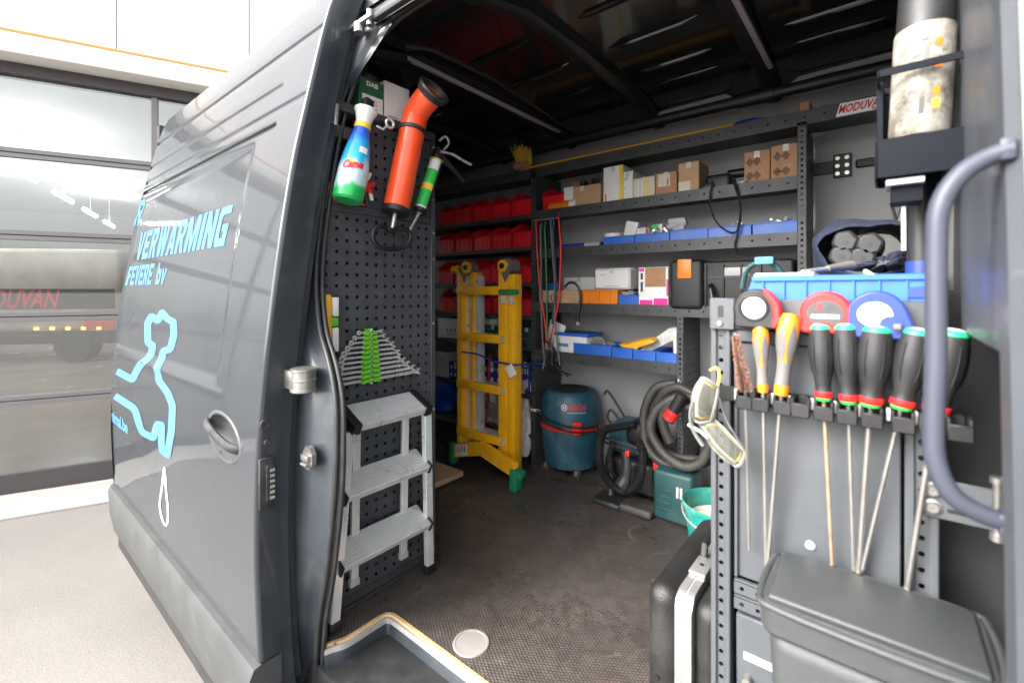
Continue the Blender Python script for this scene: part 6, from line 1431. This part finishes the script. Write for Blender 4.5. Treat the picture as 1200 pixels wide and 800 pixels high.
t, p, mm, b = tape('black and red tape measure with round white face at the left', (887, 362), 0, .037, rnd(10, 200, 14, 1, .98) + [(-.98, -.75), (-.85, -.92), (.85, -.95), (.99, -.8)], 'black', 'whitepl', .52, (-.05, .08))
t.part('red_edge', MB().prism([(a * .0385, q * .0385) for a, q in [(.30, .97), (.62, .80), (.88, .50), (1.02, .1), (1.04, -.55), (.82, -.86), (.66, -.78), (.76, -.2), (.66, .30), (.40, .66)]], .030, mm, .006), M['red2'], b, bevel=.002)
t.part('face_ring', MB().tube([mm @ Vector((.037 * (-.05 + .60 * math.cos(R(a))), .037 * (.08 + .60 * math.sin(R(a))), .034)) for a in range(0, 360, 15)], .003, 6, closed=True), M['darkgrip'], b)
t, p, mm, b = tape('red tape measure with grey face marked 3m', (968, 366), 0, .036, rnd(-20, 200, 16, 1, .98) + [(-1.02, -.75), (-.88, -.96), (.88, -.96), (1.0, -.75)], 'red2', 'trim', .70, (0, -.02, .82))
t.part('lettering', text_on('3', lambda u, v: mm @ Vector((-.013 + .010 * u, .004 + .011 * v, .036)), weight=.05, shear=.2), M['redprint'], b); t.part('lettering', text_on('m', lambda u, v: mm @ Vector((.000 + .013 * u, .004 + .008 * v, .036)), weight=.05, shear=.2), M['print'], b)
t.part('face_stripe', MB().box(-.019, .019, -.009, -.003, .0357, .0363, mm), M['whitepl'], b); t.part('face_stripe', MB().box(-.008, .008, -.020, -.015, .0357, .0363, mm), M['redprint'], b)
t, p, mm, b = tape('blue tape measure with white face and pointed mouth', (1027, 371), 0, .042, rnd(20, 215, 16, .92, .98) + [(-.80, -.72), (-.6, -.80), (1.18, -.80), (1.30, -.62), (1.05, -.25)], 'bluedeep', 'whitevinyl', .52, (-.05, .10, .9))
t.part('face_swirl', MB().prism([(.042 * (.42 + .34 * math.cos(R(a))), .042 * (-.28 + .34 * math.sin(R(a)))) for a in range(0, 360, 20)], .0018, mm, .0345), M['bluedeep'], b); t.part('lock_button', MB().rbox(.020, .030, -.018, -.009, .034, .044, .002, m=mm), M['greyhandle'], b)
# blue storage bin on top
x0, x1 = at(884, 325, y=YT + .012).x, xb + .012; zb_ = 1.0425; zt2 = at(980, 322, y=YT + .012).z; yb0 = YT + .012
t = Thing('blue_storage_bin', 'long blue storage bin on top of the tool cabinet', 'storage bin', ((x0 + x1) / 2, YT + .1, zb_))
th = .003; m_ = MB().box(x0, x1, yb0, yb0 + th, zb_, zt2).box(x0, x1, yb0 + .20, yb0 + .20 + th, zb_, zt2).box(x0, x0 + th, yb0 + th, yb0 + .2, zb_, zt2).box(x1 - th, x1, yb0 + th, yb0 + .2, zb_, zt2).box(x0, x1, yb0, yb0 + .2, zb_, zb_ + th)
tub_ = t.part('tub', m_, M['blue']); t.part('rim', MB().rbox(x0 - .004, x1 + .004, yb0 - .005, yb0, zt2 - .010, zt2, .001, 1), M['blue'], tub_)
t.part('pull', MB().prism([(x0 - .020, zt2 - .035), (x0, zt2 - .035), (x0, zt2), (x0 - .008, zt2)], .12, Matrix.Translation((0, yb0 + .15, 0)) @ Matrix(((1, 0, 0, 0), (0, 0, -1, 0), (0, 1, 0, 0), (0, 0, 0, 1)))), M['blue'], tub_)
for k in range(8):
    x = x0 + .015 + (x1 - x0 - .02) * k / 7; t.part('rib', MB().rbox(x - .0015, x + .0015, yb0 - .004, yb0 - .0002, zb_, zt2 - .0105, .0005, 1), M['blue'], tub_)
c = at(1074, 345, y=yb0); t.part('grip_hole', MB().rbox(c.x - .012, c.x + .012, yb0 - .003, yb0 - .0005, c.z - .006, c.z + .012, .001, 1), M['bluedeep'], tub_)
# things lying in and behind the blue bin
x0_, x1_ = at(887, 320, y=YT + .06).x, at(956, 320, y=YT + .06).x
one('white_cutting_sheet', 'white plastic sheet lying on the blue storage bin', 'plastic sheet', MB().rbox(x0_, x1_, YT + .03, YT + .12, zt2 - .004, zt2 + .006, .003), M['whitepl'])
P = [at(x, y, y=YT + .28) for x, y in ((870, 338), (873, 322), (880, 312), (893, 307), (905, 309), (914, 317), (917, 324))]
t = Thing('teal_clamp', 'teal ring shaped clamp behind the white sheet', 'clamp', tuple(P[3])); t.part('ring', MB().tube(smooth(P, 5), .010, 8, sq=.6), M['tealbox']); c = at(896, 307, y=YT + .27); t.part('buckle', MB().rbox(c.x - .02, c.x + .02, c.y - .012, c.y + .012, c.z - .006, c.z + .012, .003), M['cyan'])
a, b_ = at(940, 318, y=YT + .08), at(998, 311, y=YT + .18)
t = Thing('steel_tool', 'steel rod with dark grip lying across the blue storage bin', 'tool', tuple(a)); t.part('rod', MB().cyl(a, a.lerp(b_, .65), .0035, n=8), M['steel']); t.part('grip', MB().cyl(a.lerp(b_, .5), b_, .006, .010, 12), M['greyhandle'])
a, b_ = at(1014, 318, y=YT + .1), at(1024, 324, y=YT + .06); one('white_peg', 'small white peg on the rim of the blue storage bin', 'peg', MB().cyl(a, b_, .004, n=8), M['whitepl'])
# navy bag with rubber-ended rolls
yb_ = 1.42
bc = at(1012, 296, y=yb_)
def bagfn(i, j):
    a = 2 * math.pi * i / 28; f = j / 8
    rx, rz_ = .125 * (1 + .10 * math.sin(3 * a + 4 * f)), .085 * (1 + .12 * math.cos(2 * a + 3 * f) + .05 * math.sin(7 * a))
    s_ = (.80 + .32 * math.sin(math.pi * min(1, f * 1.05)) - .1 * f) 
    return (bc.x + .01 + rx * s_ * math.cos(a) * (1 + .03 * math.sin(11 * a + 9 * f)), yb_ - .02 + .26 * f, max(1.047, bc.z + .005 + rz_ * s_ * math.sin(a)))
t = Thing('tool_bag', 'navy cloth bag open at the end showing rubber rolls', 'bag', (bc.x, yb_ + .1, 1.045))
t.part('cloth', MB().surf(bagfn, range(29), range(9)), M['navy'], solid=.004)
fl_ = [at(x, y, y=yb_ - .05) for x, y in ((985, 316), (1000, 312), (1020, 306), (1040, 298), (1058, 292), (1068, 300), (1066, 316), (1040, 320), (1010, 321))]
cen = at(1036, 310, y=yb_ - .09)
mb = MB()
for i in range(len(fl_)): a, b = fl_[i], fl_[(i + 1) % len(fl_)]; mb.add([a, b, cen, a.lerp(cen, .5) + Vector((0, -.02, .012)), b.lerp(cen, .5) + Vector((0, -.018, .004))], [(0, 1, 4, 3), (3, 4, 2)])
t.part('flap', mb, M['navy'], solid=.006, sub=2)
for i, (x, y) in enumerate(((990, 283), (1019, 286), (986, 300), (1010, 302))):
    c = at(x, y, y=yb_ - .03); r6 = .031
    tt_ = Thing('rubber_roll', ['upper left', 'upper right', 'lower left', 'lower right'][i] + ' dark rubber roll in the navy bag', 'roll', (c.x, yb_ + .1, c.z - r6), group='rolls in the navy bag')
    hexp = [(r6 * math.cos(R(60 * k + 10)), r6 * math.sin(R(60 * k + 10))) for k in range(6)]
    mm = Matrix.Translation(c + Vector((0, .22, 0))) @ Matrix.Rotation(R(90), 4, 'X')
    tt_.part('roll', MB().prism(hexp, .22, mm), M['darkgrip'], bevel=.008); tt_.part('core_hole', MB().cyl(c + Vector((0, -.0012, 0)), c + Vector((0, .002, 0)), .006, n=12), M['black'])
one('black_sack', 'black folded sack behind the navy bag against the partition', 'sack', MB().rbox(-.02, .30, 1.52, 1.75, 1.045, 1.20, .05, 3), M['navy'])
# hinge clip and strap on the wall above
c = at(987, 195, y=2.653)
t = Thing('strap_buckle', 'black webbing strap with riveted plate on the far wall', 'strap', tuple(c)); t.part('webbing', MB().rbox(c.x - .16, c.x + .0, 2.644, 2.652, c.z - .03, c.z + .03, .002, 1).rbox(c.x + .05, c.x + .25, 2.640, 2.652, c.z - .02, c.z + .02, .006, 1), M['black'])
pl_ = t.part('plate', MB().rbox(c.x - .035, c.x + .035, 2.636, 2.6435, c.z - .055, c.z + .055, .003, 1), M['blackdirty'])
for i in (-1, 1):
    for j in (-1, 0, 1): t.part('rivet', MB().cyl((c.x + .018 * i, 2.632, c.z + .036 * j), (c.x + .018 * i, 2.636, c.z + .036 * j), .009, n=10), M['alu2'], pl_)
# foam can holder fixed to the pillar
yh_ = .97
P0 = at(1076, 165, y=yh_); rc = 27.5 / FOC * .735
P1 = Vector((P0.x + .012, P0.y + .01, 1.62))
def can_mat():
    m, t, b = nodes('smeared_can_label'); L = t.links.new; N = t.nodes.new
    tc = N('ShaderNodeTexCoord'); v = N('ShaderNodeTexNoise'); v.inputs['Scale'].default_value = 22; v.inputs['Detail'].default_value = 8; v.inputs['Roughness'].default_value = .75
    v2 = N('ShaderNodeTexVoronoi'); v2.inputs['Scale'].default_value = 34
    L(tc.outputs['Object'], v.inputs['Vector']); L(tc.outputs['Object'], v2.inputs['Vector'])
    cr = N('ShaderNodeValToRGB'); e = cr.color_ramp.elements; e[0].position = .36; e[0].color = (.05, .044, .034, 1); e[1].position = .64; e[1].color = (.38, .365, .33, 1)
    q = e.new(.48); q.color = (.20, .18, .145, 1); L(v.outputs[0], cr.inputs[0])
    mr = N('ShaderNodeMapRange'); mr.inputs[1].default_value = .05; mr.inputs[2].default_value = .16; mr.inputs[3].default_value = .35; mr.inputs[4].default_value = 1; L(v2.outputs[0], mr.inputs[0])
    mx = N('ShaderNodeMix'); mx.data_type = 'RGBA'; mx.blend_type = 'MULTIPLY'; mx.inputs[0].default_value = .6; L(cr.outputs[0], mx.inputs[6]); L(mr.outputs[0], mx.inputs[7]); L(mx.outputs[2], b.inputs['Base Color']); b.inputs['Roughness'].default_value = .5
    bp = N('ShaderNodeBump'); bp.inputs['Strength'].default_value = .4; bp.inputs['Distance'].default_value = .003; L(v.outputs[0], bp.inputs['Height']); L(bp.outputs[0], b.inputs['Normal']); return m
t = Thing('foam_can', 'white foam can smeared with dried foam in the black holder', 'can', tuple(P0)); mP = align(P0 + Vector((0, 0, .002)), P1); Lf = (P1 - P0).length
zsm = at(1076, 42, y=yh_).z - P0.z
cb_ = t.part('can', MB().lathe([(rc * .92, 0), (rc, .005), (rc, zsm), (rc * .96, zsm + .004)], 36, mP), can_mat())
t.part('neck', MB().lathe([(rc * .95, zsm + .003), (rc * .94, zsm + .03), (rc * .90, Lf + .1)], 32, mP), M['darkgrip'])
prints = [(-1.22, .130, .142, 'orange2', .2), (-1.24, .098, .112, 'orange2', .26), (-1.24, .055, .068, 'orange2', .22), (-1.26, .036, .050, 'yellowprint', .26), (-1.62, .10, .135, 'greyhandle', .2), (-1.66, .030, .055, 'print', .16), (-1.95, .118, .122, 'print', .26), (-1.70, .142, .145, 'redprint', .24), (-2.0, .066, .070, 'redprint', .22)]
rgc = random.Random(3)
prints += [(rgc.uniform(-2.5, -.8), z, z + .002, 'greyhandle', rgc.uniform(.1, .3)) for z in [.012 + .0085 * i for i in range(15)]]
axc = (P1 - P0).normalized()
for a, z0, z1, m_, wa in prints:
    t.part('label_print', MB().surf(lambda q, z: tuple(P0 + axc * (z + .002) + Vector((math.cos(q), math.sin(q), 0)) * rc * 1.012), [a, a + wa / 2, a + wa], [z0, z1]), M[m_], cb_)
hd_ = Thing('can_holder', 'black sheet metal holder for foam cans fixed beside the pillar', 'holder', tuple(P0 + Vector((0, 0, -.08))))
def frame(z0, z1, hw, hd, m_='bluedeep'):
    return MB().rbox(P0.x - hw, P0.x + hw, P0.y - hd - .003, P0.y - hd, z0, z1, .001, 1).rbox(P0.x - hw, P0.x + hw, P0.y + hd, P0.y + hd + .003, z0, z1, .001, 1).rbox(P0.x - hw - .003, P0.x - hw, P0.y - hd, P0.y + hd, z0, z1, .001, 1).rbox(P0.x + hw, P0.x + hw + .003, P0.y - hd, P0.y + hd, z0, z1, .001, 1)
M['holder'] = mat('navy_black_sheet', (.006, .007, .011), .6, var=.1, spec=.1)
hw, hd = .049, .044
zl0, zl1 = at(1060, 212, y=yh_).z, at(1060, 168, y=yh_).z
hd_.part('cup', frame(zl0, zl1, hw * 1.04, hd).box(P0.x - hw, P0.x + hw, P0.y - hd, P0.y + hd, P0.z - .004, P0.z - .001), M['holder'])
zu = at(1060, 88, y=yh_).z
hd_.part('upper_loop', frame(zu - .012, zu, hw * .98, hd), M['holder'])
hd_.part('back_plate', MB().rbox(P0.x - hw - .003, P0.x - hw + .006, P0.y + hd * .2, P0.y + hd, zl1, zu, .001, 1).rbox(P0.x - hw * .99, P0.x + hw * .99, P0.y + hd + .0032, P0.y + hd + .006, zl0, zu, .001, 1), M['holder'])
hd_.part('lower_block', MB().rbox(P0.x - hw * .7, P0.x + hw * .1, P0.y - hd * .6, P0.y + hd * .6, zl0 - .038, zl0 - .012, .001, 1), M['holder']); hd_.part('silver_strip', MB().rbox(P0.x - hw * .82, P0.x + hw * .12, P0.y - hd * .9, P0.y + hd * .6, zl0 - .0115, zl0 - .002, .001, 1), M['tape_grey'])
c = at(1079, 230, y=1.06); 
t = Thing('foam_gun_tube', 'dark tube with blue lower half standing behind the grab handle', 'tube', (c.x, c.y, 1.05)); t.part('upper_tube', MB().cyl((c.x, c.y, 1.17), (c.x, c.y, 1.32), .019, n=20), M['darkgrip']); t.part('lower_tube', MB().cyl((c.x, c.y, 1.047), (c.x, c.y, 1.17), .021, n=20), M['bluedeep']); t.part('pale_stripe', MB().box(c.x - .026, c.x - .020, c.y - .008, c.y - .002, 1.19, 1.30), M['whitepl'])
c = at(1058, 255, y=1.5); one('grey_lead', 'dark lead with printed sleeve hanging beside the tube', 'cable', MB().tube(smooth([at(x, y, y=1.5) for x, y in ((1044, 238), (1050, 258), (1056, 275), (1062, 300))], 4), .004, 6).cyl(at(1062, 240, y=1.5), at(1054, 265, y=1.5), .010, n=8), M['black'])
# safety glasses hooked on the end of the rail
def lens_patch(c, w_, h_, rot, bulge):
    mb = MB(); n = 10
    rows = []
    for i in range(n + 1):
        for j in range(n + 1):
            u, v = i / n * 2 - 1, j / n * 2 - 1
            uu, vv = u * math.sqrt(1 - v * v / 2.4), v * math.sqrt(1 - u * u / 2.4)
            q = Vector((uu * w_, -bulge * (1 - u * u * .8 - v * v * .3), vv * h_)); q.rotate(Euler(rot)); mb.v.append(tuple(c + q))
    for i in range(n):
        for j in range(n): a = i * (n + 1) + j; mb.f.append((a, a + 1, a + n + 2, a + n + 1))
    ring = [i * (n + 1) for i in range(n + 1)] + [n * (n + 1) + j for j in range(1, n + 1)] + [i * (n + 1) + n for i in range(n - 1, -1, -1)] + [j for j in range(n - 1, 0, -1)]
    return mb, [Vector(mb.v[k]) for k in ring]
ys_ = YC - .035
sg = Thing('safety_glasses', 'clear safety glasses with yellow rims hooked on the left end of the rail', 'safety glasses', tuple(at(845, 540, y=ys_)))
c1, c2 = at(826, 468, y=ys_), at(847, 517, y=ys_)
M['yrim'] = mat('yellow_rim', (.72, .50, .10), .45)
fr_ = []
for c, rot, w_, h_ in ((c1, (0, R(14), R(-20)), .024, .043), (c2, (0, R(-52), R(-15)), .022, .047)):
    mb, ring = lens_patch(c, w_, h_, rot, .016); sg.part('lens', mb, M['lens'], solid=.0016)
    sg.part('rim', MB().tube([p + Vector((.003, -.001, 0)) - (p - c) * .20 for p in ring], .0026, 6, closed=True), M['yrim'])
    sg.part('shell_edge', MB().tube(ring, .0030, 6, closed=True), M['poly'])
P = [at(x, y, y=YC - .02) for x, y in ((843, 466), (848, 485), (857, 503), (868, 520), (874, 531))]; sg.part('temple', MB().tube(smooth(P, 4), .0028, 6, sq=.6), M['poly'])
P = [at(x, y, y=YC - .03) for x, y in ((832, 434), (840, 431), (843, 440), (841, 452))]; sg.part('temple_end', MB().tube(smooth(P, 4), .003, 6), M['yrim'])
P = [at(x, y, y=ys_ - .01) for x, y in ((806, 497), (815, 502), (823, 507), (829, 513))]; sg.part('brow_bar', MB().tube(smooth([at(x, y, y=ys_ - .012) for x, y in ((812, 470), (809, 485), (811, 500), (817, 512), (824, 522))], 4), .0058, 8, sq=.5), M['poly'])
sg.part('nose_bridge', MB().tube(smooth(P, 4), .003, 6), M['bag'])
# grey lidded waste bin hung below the tool panel
bx0, bx1, by0, by1, bzt = -.150, .112, .768, .938, .655
t = Thing('waste_bin', 'grey plastic waste bin with lid in front of the tool cabinet', 'bin', ((bx0 + bx1) / 2, (by0 + by1) / 2, .2))
t.part('lid', MB().rbox(bx0 + .012, bx1 - .012, by0 + .012, by1 - .010, bzt - .004, bzt + .005, .0044, 3).rbox(bx0, bx1, by0, by1, bzt - .05, bzt - .0015, .028, 5, vonly=True), M['binlid'], bevel=.006)
t.part('lid_rim', MB().tube(smooth([(bx0 + .03, by0, bzt - .006), (bx1 - .03, by0, bzt - .006), (bx1, by0 + .03, bzt - .006), (bx1, by1 - .03, bzt - .006), (bx1 - .03, by1, bzt - .006), (bx0 + .03, by1, bzt - .006), (bx0, by1 - .03, bzt - .006), (bx0, by0 + .03, bzt - .006)], 5, True), .0055, 8, closed=True), M['binlid'])
t.part('body', MB().rbox(bx0 + .010, bx1 - .010, by0 + .010, by1 - .008, .2, bzt - .0505, .025, 4, taper=.85), M['binlid'])
# flight case standing behind the cabinet post
cx0, cx1, cy0, cy1, ch = -.427, -.255, 1.0, 1.42, .452
cxm = (cx0 + cx1) / 2 + .002
t = Thing('flight_case', 'black hard case with aluminium edge band standing on the van floor', 'case', ((cx0 + cx1) / 2, (cy0 + cy1) / 2, 0))
t.part('shell', MB().rbox(cx0, cxm - .016, cy0, cy1, .004, ch, .035, 5), M['case']); t.part('shell', MB().rbox(cxm + .016, cx1, cy0, cy1, .004, ch, .035, 5), M['case'])
def band(x0, x1, grow):
    rr5 = .035; pts = []
    for (y, z), a0 in (((cy0 + rr5, .004 + rr5), 180), ((cy1 - rr5, .004 + rr5), 270), ((cy1 - rr5, ch - rr5), 0), ((cy0 + rr5, ch - rr5), 90)):
        pts += [(y + (rr5 + grow) * math.cos(R(a0 + 15 * k)), z + (rr5 + grow) * math.sin(R(a0 + 15 * k))) for k in range(7)]
    n = len(pts); mb = MB().add([(x0, y, z) for y, z in pts] + [(x1, y, z) for y, z in pts], [(i, (i + 1) % n, n + (i + 1) % n, n + i) for i in range(n)] + [tuple(range(n - 1, -1, -1)), tuple(range(n, 2 * n))]); return mb
t.part('edge_band', band(cxm - .018, cxm - .002, .003), M['aluband']); t.part('edge_band', band(cxm + .002, cxm + .018, .003), M['aluband']); t.part('gasket', band(cxm - .0019, cxm + .0019, .001), M['tape_grey'])
lt = t.part('latch', MB().rbox(cxm - .019, cxm + .019, cy0 + .09, cy0 + .17, ch + .0032, ch + .012, .003), M['aluband']); t.part('key_hole', MB().cyl((cxm, cy0 + .13, ch + .012), (cxm, cy0 + .13, ch + .0135), .005, n=10), M['black'], lt)
t.part('carry_handle', MB().tube([(cxm - .01, cy0 + .18, ch + .004), (cxm - .01, cy0 + .185, ch + .03), (cxm - .01, cy0 + .26, ch + .035), (cxm - .01, cy0 + .27, ch + .004)], .009, 8), M['black'])
t.part('rivet', MB().cyl((cx0 + .03, cy0 - .004, .25), (cx0 + .03, cy0, .25), .006, n=8), M['black'])
# crumbs on the floor
mb = MB()
for i in range(9):
    c = Vector((random.uniform(-2.0, -.5), random.uniform(1.05, 2.1), .001)); a = random.uniform(0, 6.28); l_ = random.uniform(.0015, .004)
    mb.rbox(-l_, l_, -.0015, .0015, 0, .002, .0004, 1, m=Matrix.Translation(c) @ Matrix.Rotation(a, 4, 'Z'))
for px, py in ((440, 697), (453, 702), (460, 699), (452, 701), (785, 610)):
    mb.rbox(-.008, .008, -.0025, .0025, 0, .003, .0005, 1, m=Matrix.Translation(at(px, py, z=.001)) @ Matrix.Rotation(random.uniform(0, 3), 4, 'Z'))
one('floor_crumbs', 'pale crumbs and dust scattered on the dark van floor', 'crumbs', mb, M['hose'], kind='stuff')
